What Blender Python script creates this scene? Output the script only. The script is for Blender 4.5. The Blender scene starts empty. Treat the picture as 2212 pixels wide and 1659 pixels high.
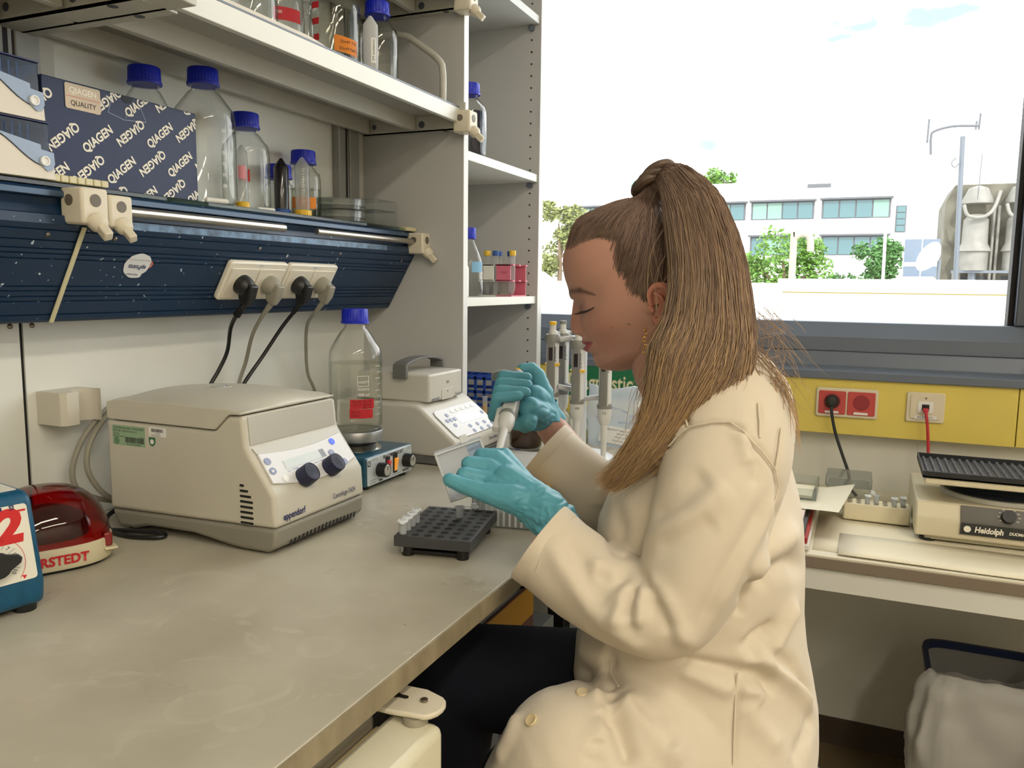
import bpy, bmesh, math, random
from mathutils import Vector, Matrix, Quaternion, noise
random.seed(7)
SC = bpy.context.scene
COL = SC.collection
PI = math.pi

# ---------------------------------------------------------------- camera
cam_d = bpy.data.cameras.new('camera')
cam = bpy.data.objects.new('camera', cam_d)
COL.objects.link(cam)
SC.camera = cam
cam_d.sensor_width = 36.0
cam_d.lens = 36.0 * 1750.135 / 2212.0
cam_d.clip_start = 0.02
cam_d.clip_end = 500
def _cam_matrix(yaw, pitch, roll, loc):
    c, s = math.cos, math.sin
    f = Vector((s(yaw)*c(pitch), c(yaw)*c(pitch), -s(pitch)))
    r = Vector((c(yaw), -s(yaw), 0))
    d = f.cross(r)
    r2 = r*c(roll) + d*s(roll)
    d2 = -r*s(roll) + d*c(roll)
    m = Matrix((( r2.x, -d2.x, -f.x, loc[0]), (r2.y, -d2.y, -f.y, loc[1]), (r2.z, -d2.z, -f.z, loc[2]), (0, 0, 0, 1)))
    return m
cam.matrix_world = _cam_matrix(-0.407531, 0.122465, -0.0116243, (0, 0, 1.28))

# ---------------------------------------------------------------- world, sun, exposure
SC.view_settings.view_transform = 'Standard'
SC.view_settings.look = 'None'
SC.view_settings.exposure = 0.12
SC.view_settings.gamma = 1.0
SC.view_settings.use_curve_mapping = False
SC.cycles.transparent_max_bounces = 18
SC.cycles.use_adaptive_sampling = True
SC.cycles.adaptive_threshold = 0.025
SC.cycles.max_bounces = 6
SC.cycles.diffuse_bounces = 3
SC.cycles.glossy_bounces = 3
SC.cycles.caustics_reflective = False
SC.cycles.caustics_refractive = False
world = bpy.data.worlds.new('sky')
SC.world = world
world.use_nodes = True
nt = world.node_tree
nt.nodes.clear()
w_out = nt.nodes.new('ShaderNodeOutputWorld')
w_bg = nt.nodes.new('ShaderNodeBackground')
w_tc = nt.nodes.new('ShaderNodeTexCoord')
w_map = nt.nodes.new('ShaderNodeMapping')
w_map.inputs['Scale'].default_value = (1.0, 1.0, 2.6)
w_map.inputs['Rotation'].default_value = (0, 0, 0.40)
w_noise = nt.nodes.new('ShaderNodeTexNoise')
w_noise.inputs['Scale'].default_value = 2.3
w_noise.inputs['Detail'].default_value = 7
w_noise.inputs['Roughness'].default_value = 0.55
w_ramp = nt.nodes.new('ShaderNodeValToRGB')
w_ramp.color_ramp.elements[0].position = 0.40
w_ramp.color_ramp.elements[0].color = (0.178, 0.232, 0.255, 1)
w_ramp.color_ramp.elements[1].position = 0.50
w_ramp.color_ramp.elements[1].color = (1.0, 1.0, 1.0, 1)
nt.links.new(w_tc.outputs['Generated'], w_map.inputs['Vector'])
nt.links.new(w_map.outputs['Vector'], w_noise.inputs['Vector'])
nt.links.new(w_noise.outputs['Fac'], w_ramp.inputs['Fac'])
nt.links.new(w_ramp.outputs['Color'], w_bg.inputs['Color'])
nt.links.new(w_bg.outputs['Background'], w_out.inputs['Surface'])
w_bg.inputs['Strength'].default_value = 4.6

sun_d = bpy.data.lights.new('sun', 'SUN')
sun_d.energy = 4.0
sun_d.angle = 0.02
sun_d.color = (1.0, 0.96, 0.88)
sun = bpy.data.objects.new('sun', sun_d)
COL.objects.link(sun)
# afternoon sun from the right, high: it lights the facades outside and stays off the bench
sun.rotation_euler = (math.radians(38), math.radians(18), math.radians(24))

# ---------------------------------------------------------------- colour and material helpers
def s2l(c):
    return c/12.92 if c <= 0.04045 else ((c+0.055)/1.055)**2.4
def rgb(r, g, b):
    return (s2l(r/255), s2l(g/255), s2l(b/255), 1.0)
MATS = {}
def mat(name, col=(200, 200, 200), rough=0.5, metal=0.0, var=0.0, vscale=20.0, bump=0.0, bscale=200.0,
        spec=0.5, emit=None, estr=1.0, coat=0.0, trans=0.0, sss=0.0, stretch=None, alpha=1.0):
    if name in MATS:
        return MATS[name]
    m = bpy.data.materials.new(name)
    m.use_nodes = True
    t = m.node_tree
    p = t.nodes['Principled BSDF']
    c = rgb(*col)
    p.inputs['Base Color'].default_value = c
    p.inputs['Roughness'].default_value = rough
    p.inputs['Metallic'].default_value = metal
    p.inputs['Specular IOR Level'].default_value = spec
    if coat:
        p.inputs['Coat Weight'].default_value = coat
        p.inputs['Coat Roughness'].default_value = 0.05
    if trans:
        p.inputs['Transmission Weight'].default_value = trans
    if sss:
        p.inputs['Subsurface Weight'].default_value = sss
        p.inputs['Subsurface Radius'].default_value = (0.012, 0.005, 0.003)
        p.inputs['Subsurface Scale'].default_value = 1.0
    if alpha < 1:
        p.inputs['Alpha'].default_value = alpha
    if emit:
        p.inputs['Emission Color'].default_value = rgb(*emit)
        p.inputs['Emission Strength'].default_value = estr
    tc = None
    if var or bump:
        tc = t.nodes.new('ShaderNodeTexCoord')
        mp = t.nodes.new('ShaderNodeMapping')
        if stretch:
            mp.inputs['Scale'].default_value = stretch
        t.links.new(tc.outputs['Object'], mp.inputs['Vector'])
    if var:
        n = t.nodes.new('ShaderNodeTexNoise')
        n.inputs['Scale'].default_value = vscale
        n.inputs['Detail'].default_value = 5
        t.links.new(mp.outputs['Vector'], n.inputs['Vector'])
        r = t.nodes.new('ShaderNodeValToRGB')
        r.color_ramp.elements[0].position = 0.3
        r.color_ramp.elements[1].position = 0.7
        r.color_ramp.elements[0].color = (max(0, c[0]*(1-var)), max(0, c[1]*(1-var)), max(0, c[2]*(1-var)), 1)
        r.color_ramp.elements[1].color = (min(1, c[0]*(1+var)), min(1, c[1]*(1+var)), min(1, c[2]*(1+var)), 1)
        t.links.new(n.outputs['Fac'], r.inputs['Fac'])
        t.links.new(r.outputs['Color'], p.inputs['Base Color'])
    if bump:
        n = t.nodes.new('ShaderNodeTexNoise')
        n.inputs['Scale'].default_value = bscale
        n.inputs['Detail'].default_value = 3
        t.links.new(mp.outputs['Vector'], n.inputs['Vector'])
        b = t.nodes.new('ShaderNodeBump')
        b.inputs['Strength'].default_value = bump
        b.inputs['Distance'].default_value = 0.002
        t.links.new(n.outputs['Fac'], b.inputs['Height'])
        t.links.new(b.outputs['Normal'], p.inputs['Normal'])
    MATS[name] = m
    return m
def clear(name, tint=(245, 250, 250), edge=(150, 160, 160), rough=0.03, gloss=0.9, haze=0.0, hazecol=(235, 235, 235)):
    """thin clear wall: transparent with fresnel reflections and a darker rim, optional milky share"""
    if name in MATS:
        return MATS[name]
    m = bpy.data.materials.new(name)
    m.use_nodes = True
    t = m.node_tree
    t.nodes.clear()
    out = t.nodes.new('ShaderNodeOutputMaterial')
    tr = t.nodes.new('ShaderNodeBsdfTransparent')
    gl = t.nodes.new('ShaderNodeBsdfGlossy')
    gl.inputs['Roughness'].default_value = rough
    lw = t.nodes.new('ShaderNodeLayerWeight')
    lw.inputs['Blend'].default_value = 0.35
    r = t.nodes.new('ShaderNodeValToRGB')
    r.color_ramp.elements[0].position = 0.35
    r.color_ramp.elements[0].color = rgb(*tint)
    r.color_ramp.elements[1].position = 0.95
    r.color_ramp.elements[1].color = rgb(*edge)
    t.links.new(lw.outputs['Facing'], r.inputs['Fac'])
    t.links.new(r.outputs['Color'], tr.inputs['Color'])
    lf = t.nodes.new('ShaderNodeLayerWeight')
    lf.inputs['Blend'].default_value = 0.5
    pw = t.nodes.new('ShaderNodeMath')
    pw.operation = 'POWER'
    pw.inputs[1].default_value = 4.0
    t.links.new(lf.outputs['Facing'], pw.inputs[0])
    mul = t.nodes.new('ShaderNodeMath')
    mul.operation = 'MULTIPLY_ADD'
    mul.inputs[1].default_value = 0.9 * gloss
    mul.inputs[2].default_value = 0.045 * gloss
    t.links.new(pw.outputs[0], mul.inputs[0])
    mx = t.nodes.new('ShaderNodeMixShader')
    t.links.new(mul.outputs[0], mx.inputs['Fac'])
    t.links.new(tr.outputs[0], mx.inputs[1])
    t.links.new(gl.outputs[0], mx.inputs[2])
    last = mx
    if haze > 0:
        df = t.nodes.new('ShaderNodeBsdfDiffuse')
        df.inputs['Color'].default_value = rgb(*hazecol)
        tl = t.nodes.new('ShaderNodeBsdfTranslucent')
        tl.inputs['Color'].default_value = rgb(*hazecol)
        ad = t.nodes.new('ShaderNodeMixShader')
        ad.inputs['Fac'].default_value = 0.4
        t.links.new(df.outputs[0], ad.inputs[1])
        t.links.new(tl.outputs[0], ad.inputs[2])
        m2 = t.nodes.new('ShaderNodeMixShader')
        m2.inputs['Fac'].default_value = haze
        t.links.new(mx.outputs[0], m2.inputs[1])
        t.links.new(ad.outputs[0], m2.inputs[2])
        last = m2
    t.links.new(last.outputs[0], out.inputs['Surface'])
    MATS[name] = m
    return m

# ---------------------------------------------------------------- mesh builder
def rotm(rx=0, ry=0, rz=0):
    return Matrix.Rotation(rz, 3, 'Z') @ Matrix.Rotation(ry, 3, 'Y') @ Matrix.Rotation(rx, 3, 'X')
class MB:
    def __init__(self):
        self.v = []
        self.f = []
    def add(self, vs, fs):
        o = len(self.v)
        self.v += [Vector(p) for p in vs]
        self.f += [tuple(i+o for i in q) for q in fs]
        return self
    def box(self, a, b, R=None, c=None):
        """axis box from corner a to corner b; R rotates about c"""
        x0, y0, z0 = a
        x1, y1, z1 = b
        vs = [Vector(p) for p in ((x0, y0, z0), (x1, y0, z0), (x1, y1, z0), (x0, y1, z0), (x0, y0, z1), (x1, y0, z1), (x1, y1, z1), (x0, y1, z1))]
        if R is not None:
            c = Vector(c) if c else Vector(((x0+x1)/2, (y0+y1)/2, (z0+z1)/2))
            vs = [R @ (p-c) + c for p in vs]
        return self.add(vs, [(0, 3, 2, 1), (4, 5, 6, 7), (0, 1, 5, 4), (1, 2, 6, 5), (2, 3, 7, 6), (3, 0, 4, 7)])
    def prism(self, poly, axis, a0, a1):
        """polygon given in the two other axes (cyclic order: x->(y,z), y->(x,z), z->(x,y)), extruded along axis"""
        n = len(poly)
        def P(p, a):
            return {'x': (a, p[0], p[1]), 'y': (p[0], a, p[1]), 'z': (p[0], p[1], a)}[axis]
        vs = [P(p, a0) for p in poly] + [P(p, a1) for p in poly]
        fs = [tuple(range(n)), tuple(range(2*n-1, n-1, -1))]
        for i in range(n):
            j = (i+1) % n
            fs.append((i, i+n, j+n, j))
        return self.add(vs, fs)
    def lathe(self, prof, c=(0, 0, 0), n=32, axis=(0, 0, 1), ref=None, sx=1.0, sy=1.0):
        """profile [(r, h)] turned around axis through c"""
        ax = Vector(axis).normalized()
        rf = Vector(ref) if ref else (Vector((1, 0, 0)) if abs(ax.x) < 0.9 else Vector((0, 1, 0)))
        u = (rf - ax*rf.dot(ax)).normalized()
        w = ax.cross(u)
        c = Vector(c)
        vs = []
        for r, h in prof:
            for k in range(n):
                a = 2*PI*k/n
                vs.append(c + ax*h + u*(r*sx*math.cos(a)) + w*(r*sy*math.sin(a)))
        fs = []
        for i in range(len(prof)-1):
            for k in range(n):
                k2 = (k+1) % n
                fs.append((i*n+k, i*n+k2, (i+1)*n+k2, (i+1)*n+k))
        if prof[0][0] > 1e-6:
            fs.append(tuple(range(n-1, -1, -1)))
        if prof[-1][0] > 1e-6:
            fs.append(tuple(range((len(prof)-1)*n, len(prof)*n)))
        return self.add(vs, fs)
    def cyl(self, p0, p1, r, n=20, r1=None):
        p0 = Vector(p0)
        p1 = Vector(p1)
        d = p1-p0
        return self.lathe([(r, 0), (r if r1 is None else r1, d.length)], p0, n, d)
    def tube(self, path, r, n=10, cap=True, closed=False):
        P = [Vector(p) for p in path]
        rr = r if isinstance(r, (list, tuple)) else [r]*len(P)
        up = None
        vs = []
        m = len(P)
        for i, p in enumerate(P):
            if closed:
                t = (P[(i+1) % m] - P[i-1]).normalized()
            else:
                t = (P[min(i+1, m-1)] - P[max(i-1, 0)]).normalized()
            if up is None:
                a = Vector((0, 0, 1)) if abs(t.z) < 0.9 else Vector((1, 0, 0))
                up = (a - t*a.dot(t)).normalized()
            else:
                up = (up - t*up.dot(t)).normalized()
            w = t.cross(up)
            for k in range(n):
                a = 2*PI*k/n
                vs.append(p + up*(rr[i]*math.cos(a)) + w*(rr[i]*math.sin(a)))
        fs = []
        for i in range(m if closed else m-1):
            i2 = (i+1) % m
            for k in range(n):
                k2 = (k+1) % n
                fs.append((i*n+k, i*n+k2, i2*n+k2, i2*n+k))
        if cap and not closed:
            fs.append(tuple(range(n-1, -1, -1)))
            fs.append(tuple(range((m-1)*n, m*n)))
        return self.add(vs, fs)
    def loft(self, rings, cap=True, closed_ring=True):
        n = len(rings[0])
        vs = [p for r in rings for p in r]
        fs = []
        for i in range(len(rings)-1):
            for k in range(n if closed_ring else n-1):
                k2 = (k+1) % n
                fs.append((i*n+k, i*n+k2, (i+1)*n+k2, (i+1)*n+k))
        if cap and closed_ring:
            fs.append(tuple(range(n-1, -1, -1)))
            fs.append(tuple(range((len(rings)-1)*n, len(rings)*n)))
        return self.add(vs, fs)
    def xf(self, M):
        M = M.to_4x4()
        self.v = [M @ p for p in self.v]
        return self
    def mesh(self, name):
        me = bpy.data.meshes.new(name)
        me.from_pydata([tuple(p) for p in self.v], [], self.f)
        bm = bmesh.new()
        bm.from_mesh(me)
        bmesh.ops.recalc_face_normals(bm, faces=bm.faces)
        bm.to_mesh(me)
        bm.free()
        return me
    def obj(self, name, m, parent=None, smooth=True, bevel=0.0, seg=2, angle=35, world=True, label=None):
        if parent is not None and world:
            M = parent_matrix(parent).inverted()
            self.v = [M @ p for p in self.v]
        me = self.mesh(name)
        return link(name, me, m, parent, smooth, bevel, seg, angle, label)
def parent_matrix(o):
    m = Matrix.LocRotScale(o.location, o.rotation_euler, o.scale)
    return parent_matrix(o.parent) @ m if o.parent else m
def link(name, me, m, parent=None, smooth=True, bevel=0.0, seg=2, angle=35, label=None):
    o = bpy.data.objects.new(name, me)
    COL.objects.link(o)
    if m is not None:
        me.materials.append(m)
    if smooth:
        for p in me.polygons:
            p.use_smooth = True
        me.set_sharp_from_angle(angle=math.radians(angle))
    if parent is not None:
        o.parent = parent
    if bevel:
        b = o.modifiers.new('bevel', 'BEVEL')
        b.width = bevel
        b.segments = seg
        b.limit_method = 'ANGLE'
        b.angle_limit = math.radians(40)
        b.harden_normals = False
    if label:
        o['label'] = label
    return o
def tag(o, label=None, cat=None, group=None, kind=None):
    if label:
        o['label'] = label
    if cat:
        o['category'] = cat
    if group:
        o['group'] = group
    if kind:
        o['kind'] = kind
    return o
def thing(name, label, cat, loc=(0, 0, 0), rz=0.0, group=None, kind=None):
    o = bpy.data.objects.new(name, None)
    COL.objects.link(o)
    o.location = loc
    o.rotation_euler = (0, 0, rz)
    o.empty_display_size = 0.05
    return tag(o, label, cat, group, kind)
def dup(root, loc=None, rz=None, label=None, group=None):
    r = root.copy()
    COL.objects.link(r)
    if loc is not None:
        r.location = loc
    if rz is not None:
        r.rotation_euler = (0, 0, rz)
    tag(r, label, None, group)
    for ch in list(root.children):
        c = ch.copy()
        COL.objects.link(c)
        c.parent = r
        for g in list(ch.children):
            d = g.copy()
            COL.objects.link(d)
            d.parent = c
    return r
def catmull(pts, per=8, closed=False):
    P = [Vector(p) for p in pts]
    n = len(P)
    out = []
    rng = range(n) if closed else range(n-1)
    for i in rng:
        p0 = P[(i-1) % n] if closed else P[max(i-1, 0)]
        p1 = P[i]
        p2 = P[(i+1) % n]
        p3 = P[(i+2) % n] if closed else P[min(i+2, n-1)]
        for k in range(per):
            t = k/per
            out.append(0.5*((2*p1) + (p2-p0)*t + (2*p0-5*p1+4*p2-p3)*t*t + (3*p1-p0-3*p2+p3)*t**3))
    if not closed:
        out.append(P[-1].copy())
    return out
def rrect(w, h, r, n=4, cx=0.0, cy=0.0):
    """rounded rectangle polygon, ccw"""
    out = []
    for sx, sy, a0 in ((1, 1, 0), (-1, 1, PI/2), (-1, -1, PI), (1, -1, 1.5*PI)):
        for k in range(n+1):
            a = a0 + PI/2*k/n
            out.append((cx + sx*(w/2-r) + r*math.cos(a), cy + sy*(h/2-r) + r*math.sin(a)))
    return out
_font_cache = {}
def text(name, s, size, m, parent=None, M=Matrix.Identity(4), align='CENTER', bold=0.0, sx=1.0, world=True, shear=0.0, depth=0.0):
    """flat lettering; local x reads along, local y up; M places it"""
    key = (s, size, align, bold, shear, depth)
    if key in _font_cache:
        me0 = _font_cache[key]
    else:
        cu = bpy.data.curves.new('lettering', 'FONT')
        cu.body = s
        cu.size = size
        cu.align_x = align
        cu.align_y = 'CENTER'
        cu.offset = bold
        cu.shear = shear
        cu.extrude = depth
        cu.resolution_u = 3
        tmp = bpy.data.objects.new('lettering_tmp', cu)
        COL.objects.link(tmp)
        dg = bpy.context.evaluated_depsgraph_get()
        me0 = bpy.data.meshes.new_from_object(tmp.evaluated_get(dg))
        bpy.data.objects.remove(tmp)
        bpy.data.curves.remove(cu)
        _font_cache[key] = me0
    me = me0.copy()
    M = M.to_4x4() @ Matrix.Diagonal((sx, 1, 1, 1))
    if parent is not None and world:
        M = parent_matrix(parent).inverted() @ M
    me.transform(M)
    me.materials.clear()
    return link(name, me, m, parent, smooth=False)
def frame(o, x, y):
    """4x4 with origin o, local x axis along x, local y near y"""
    x = Vector(x).normalized()
    z = x.cross(Vector(y)).normalized()
    y = z.cross(x)
    return Matrix(((x.x, y.x, z.x, o[0]), (x.y, y.y, z.y, o[1]), (x.z, y.z, z.z, o[2]), (0, 0, 0, 1)))
def join(obs, name):
    """join meshes (same parent, same space) into the first one"""
    me = bpy.data.meshes.new(name)
    bm = bmesh.new()
    for o in obs:
        bm.from_mesh(o.data)
    bm.to_mesh(me)
    bm.free()
    m = obs[0].data.materials[0]
    p = obs[0].parent
    for o in obs:
        bpy.data.objects.remove(o)
    return link(name, me, m, p, smooth=False)
sun.rotation_euler = Vector((-0.35, 0.72, -0.62)).to_track_quat('-Z', 'Y').to_euler()

# ================================================================ room shell
m_wall = mat('wall_paint', (226, 224, 214), 0.7, var=0.02, vscale=3)
m_wall2 = mat('wall_far_paint', (222, 218, 206), 0.7)
m_lam = mat('laminate_white', (228, 228, 220), 0.35, var=0.03, vscale=4, bump=0.02, bscale=60)
m_cab = mat('cabinet_grey', (190, 190, 188), 0.45, var=0.02, vscale=6)
m_cabedge = mat('cabinet_edge', (222, 222, 220), 0.4)
m_ceil = mat('ceiling_paint', (238, 236, 230), 0.8)
m_floor = mat('floor_lino', (120, 104, 78), 0.5, var=0.18, vscale=9)
m_dark = mat('dark_gap', (22, 20, 20), 0.7)
m_screw = mat('screw_steel', (150, 140, 130), 0.3, 1.0)
m_alu = mat('grey_aluminium', (104, 112, 126), 0.42, 0.1, var=0.03, vscale=8)
m_alud = mat('grey_aluminium_dark', (84, 90, 100), 0.45, 0.2)
m_yellow = mat('yellow_trunking', (226, 204, 100), 0.42, var=0.05, vscale=7)
m_skirt = mat('skirting_brown', (74, 62, 50), 0.6, var=0.1)

XW = -1.135      # bench wall
YW = 2.35        # window wall
def struct(name, mb, m, bevel=0.0, parent=None, label=None, smooth=True):
    o = mb.obj(name, m, parent, bevel=bevel, smooth=smooth)
    if parent is None:
        o['kind'] = 'structure'
    if label:
        o['label'] = label
    return o
struct('floor', MB().box((-1.3, -3.0, -0.06), (3.3, 2.6, 0.0)), m_floor, label='brown speckled linoleum floor under the tables')
struct('ceiling', MB().box((-1.3, -3.0, 2.95), (3.3, 2.6, 3.05)), m_ceil, label='plain white ceiling above the laboratory')
wl = struct('wall_left', MB().box((XW-0.16, -3.0, 0), (XW-0.006, 2.6, 2.95)), m_wall, label='off-white wall behind the laboratory bench')
struct('wall_right', MB().box((3.2, -3.0, 0), (3.32, 2.6, 2.95)), m_wall2, label='white wall on the far side of the room')
struct('wall_back', MB().box((-1.3, -3.0, 0), (3.3, -2.9, 2.95)), m_wall2, label='white wall opposite the window')
# laminate panels of the bench wall, black joint between them
for y0, y1, z0, z1 in ((-0.40, 0.8035, 0.90, 1.30), (0.8095, 1.70, 0.90, 1.30), (-0.40, 0.8035, 1.30, 2.95), (0.8095, 1.70, 1.30, 2.95), (1.70, 2.17, 0.90, 2.95)):
    struct('panel', MB().box((XW-0.006, y0, z0), (XW, y1, z1)), m_lam, parent=wl)
struct('joint', MB().box((XW-0.006, 0.8035, 0.90), (XW-0.003, 0.8095, 1.30)), m_dark, parent=wl)
def screw_mesh(r=0.004):
    b = MB()
    b.lathe([(r, 0), (r*0.95, r*0.35), (r*0.55, r*0.55), (0.0, r*0.6)], n=14)
    b.box((-r*0.62, -r*0.1, r*0.35), (r*0.62, r*0.1, r*0.62))
    b.box((-r*0.1, -r*0.62, r*0.35), (r*0.1, r*0.62, r*0.62))
    return b.mesh('screw')
SCREW = screw_mesh()
SCREW.materials.append(m_screw)
for p in SCREW.polygons:
    p.use_smooth = True
def screw(parent, pos, nrm, s=1.0, name='screw'):
    o = bpy.data.objects.new(name, SCREW)
    COL.objects.link(o)
    o.parent = parent
    q = Vector(nrm).to_track_quat('Z', 'Y')
    o.matrix_local = parent_matrix(parent).inverted() @ Matrix.LocRotScale(Vector(pos), q, Vector((s, s, s)))
    return o
screw(wl, (XW, 0.790, 1.211), (1, 0, 0))
screw(wl, (XW, 0.824, 1.211), (1, 0, 0))
screw(wl, (XW, 0.824, 0.92), (1, 0, 0))

# ---- window wall with a wide opening
WX0, WX1, WZ0, WZ1 = -1.02, 2.30, 1.10, 2.75
ww = MB()
ww.box((-1.3, YW, 0), (3.3, YW+0.22, WZ0))
ww.box((-1.3, YW, WZ1), (3.3, YW+0.22, 2.95))
ww.box((-1.3, YW, WZ0), (WX0, YW+0.22, WZ1))
ww.box((WX1, YW, WZ0), (3.3, YW+0.22, WZ1))
struct('wall_window', ww, m_wall, label='white wall below and around the wide window')
win = thing('window_1', 'wide grey aluminium window looking out on white buildings', None, (0, YW, 1.0), kind='structure')
fr = MB()
fr.prism([(YW-0.02, 1.112), (YW-0.02, 1.150), (YW+0.012, 1.190), (YW+0.10, 1.190), (YW+0.10, 1.112)], 'x', WX0, WX1)
fr.obj('bottom_rail', m_alu, win, bevel=0.003)
sl = MB()
sl.prism([(YW-0.060, 1.041), (YW-0.060, 1.062), (YW-0.032, 1.074), (YW-0.022, 1.112), (YW+0.10, 1.112), (YW+0.10, 1.041)], 'x', WX0, WX1+0.1)
sl.obj('window_sill', m_alu, win, bevel=0.002)
MB().box((WX0, YW, WZ1-0.08), (WX1, YW+0.10, WZ1)).obj('top_rail', m_alu, win, bevel=0.003)
MB().box((WX0, YW, 1.19), (WX0+0.05, YW+0.10, WZ1)).obj('jamb', m_alu, win, bevel=0.003)
MB().box((0.347, YW+0.005, 1.19), (0.47, YW+0.09, WZ1)).obj('mullion', m_alud, win, bevel=0.004)
MB().box((0.334, YW+0.03, 1.19), (0.347, YW+0.08, WZ1)).obj('gasket', m_dark, win)
MB().box((WX1-0.05, YW, 1.19), (WX1, YW+0.10, WZ1)).obj('jamb', m_alu, win, bevel=0.003)
MB().box((0.376, YW-0.055, 1.083), (0.52, YW+0.0, 1.098)).box((0.395, YW-0.035, 1.098), (0.52, YW+0.0, 1.24)).obj('sash_corner', m_alu, win, bevel=0.003)
m_pane = clear('window_pane', (252, 253, 253), (235, 240, 240), 0.0, 0.6)
for xa, xb in ((WX0+0.05, 0.34), (0.46, WX1-0.05)):
    MB().box((xa, YW+0.052, 1.19), (xb, YW+0.058, WZ1-0.08)).obj('pane', m_pane, win)
# yellow cable trunking
tr = thing('trim_1', 'yellow cable trunking under the window sill', None, (0, YW, 0.97), kind='structure')
MB().box((-1.0, YW-0.05, 0.894), (0.3605, YW, 1.041)).obj('trunking_cover', m_yellow, tr, bevel=0.0015)
MB().box((0.3625, YW-0.05, 0.894), (2.6, YW, 1.041)).obj('trunking_cover', m_yellow, tr, bevel=0.0015)
struct('baseboard_window', MB().box((-0.39, YW-0.012, 0.0), (3.2, YW, 0.075)), m_skirt, label='dark brown skirting below the window wall')

# ---- ceiling fluorescent fittings (their light is theirs)
m_tube = mat('tube_glow', (255, 240, 214), 0.4, emit=(255, 236, 205), estr=3.0)
m_house = mat('lamp_housing', (235, 235, 232), 0.5)
def ceiling_light(x, y, label, e=23.0):
    t = thing('ceiling_light', label, 'lamp', (x, y, 2.95), group='fluorescent ceiling lights')
    MB().box((x-0.11, y-0.72, 2.91), (x+0.11, y+0.72, 2.95)).obj('housing', m_house, t, bevel=0.004)
    for dx in (-0.05, 0.05):
        MB().cyl((x+dx, y-0.68, 2.893), (x+dx, y+0.68, 2.893), 0.014, 12).obj('tube', m_tube, t)
    ld = bpy.data.lights.new('tube_light', 'AREA')
    ld.shape = 'RECTANGLE'
    ld.size = 0.22
    ld.size_y = 1.4
    ld.energy = e
    ld.color = (1.0, 0.91, 0.755)
    lo = bpy.data.objects.new('tube_light', ld)
    COL.objects.link(lo)
    lo.parent = t
    lo.location = (0, 0, -0.078)
    return t
ceiling_light(1.05, -0.35, 'twin tube ceiling light nearest the bench')
ceiling_light(1.05, -2.05, 'twin tube ceiling light by the back wall near the bench')
ceiling_light(2.45, -0.35, 'twin tube ceiling light in the middle of the room')
ceiling_light(2.45, -2.05, 'twin tube ceiling light in the back corner')
# ================================================================ bench, window table, cabinet, shelf, blue duct
def stained(name, base, dark, light, rough=0.35, sc=1.0):
    """worktop: mottled laminate with ring stains, scuffs and small dark marks"""
    m = bpy.data.materials.new(name)
    m.use_nodes = True
    t = m.node_tree
    p = t.nodes['Principled BSDF']
    p.inputs['Roughness'].default_value = rough
    tc = t.nodes.new('ShaderNodeTexCoord')
    def noi(s, d, lo, hi, c0, c1, dist=0.0):
        n = t.nodes.new('ShaderNodeTexNoise')
        n.inputs['Scale'].default_value = s
        n.inputs['Detail'].default_value = d
        n.inputs['Distortion'].default_value = dist
        t.links.new(tc.outputs['Object'], n.inputs['Vector'])
        r = t.nodes.new('ShaderNodeValToRGB')
        r.color_ramp.elements[0].position = lo
        r.color_ramp.elements[1].position = hi
        r.color_ramp.elements[0].color = c0
        r.color_ramp.elements[1].color = c1
        t.links.new(n.outputs['Fac'], r.inputs['Fac'])
        return r
    def mix(fac, a, b, mode='MIX'):
        x = t.nodes.new('ShaderNodeMix')
        x.data_type = 'RGBA'
        x.blend_type = mode
        if isinstance(fac, float):
            x.inputs[0].default_value = fac
        else:
            t.links.new(fac, x.inputs[0])
        t.links.new(a, x.inputs[6])
        if isinstance(b, tuple):
            x.inputs[7].default_value = b
        else:
            t.links.new(b, x.inputs[7])
        return x.outputs[2]
    B = (0, 0, 0, 1)
    W = (1, 1, 1, 1)
    base_r = noi(5*sc, 6, 0.3, 0.75, rgb(*base), rgb(*light))
    spots = noi(17*sc, 4, 0.60, 0.72, B, (0.55, 0.55, 0.55, 1), 1.2)
    col = mix(spots.outputs['Color'], base_r.outputs['Color'], rgb(*light))
    vo = t.nodes.new('ShaderNodeTexVoronoi')
    vo.feature = 'F1'
    vo.inputs['Scale'].default_value = 11*sc
    t.links.new(tc.outputs['Object'], vo.inputs['Vector'])
    vr = t.nodes.new('ShaderNodeValToRGB')
    vr.color_ramp.elements[0].position = 0.20
    vr.color_ramp.elements[0].color = B
    e = vr.color_ramp.elements.new(0.27)
    e.color = (0.28, 0.28, 0.28, 1)
    vr.color_ramp.elements[1].position = 0.32
    vr.color_ramp.elements[-1].color = B
    vr.color_ramp.elements[-1].position = 0.34
    t.links.new(vo.outputs['Distance'], vr.inputs['Fac'])
    gate = noi(2.6*sc, 2, 0.52, 0.60, B, W)
    g2 = t.nodes.new('ShaderNodeMath')
    g2.operation = 'MULTIPLY'
    t.links.new(vr.outputs['Color'], g2.inputs[0])
    t.links.new(gate.outputs['Color'], g2.inputs[1])
    col = mix(g2.outputs[0], col, rgb(*light))
    dk = noi(70*sc, 1, 0.80, 0.83, B, (0.7, 0.7, 0.7, 1))
    col = mix(dk.outputs['Color'], col, rgb(*dark))
    t.links.new(col, p.inputs['Base Color'])
    rr = noi(9*sc, 4, 0.3, 0.7, (rough-0.08,)*3+(1,), (rough+0.14,)*3+(1,))
    t.links.new(rr.outputs['Color'], p.inputs['Roughness'])
    MATS[name] = m
    return m
m_top = stained('worktop_laminate', (172, 165, 146), (92, 82, 72), (204, 198, 180), 0.33)
m_topedge = mat('worktop_edge', (150, 138, 112), 0.5, var=0.22, vscale=34, stretch=(1, 1, 0.5))
BZ = 0.90
bench = thing('bench', 'long grey-beige laboratory bench worktop with worn stained surface', 'bench', (-0.77, 0.6, 0.0))
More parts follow.
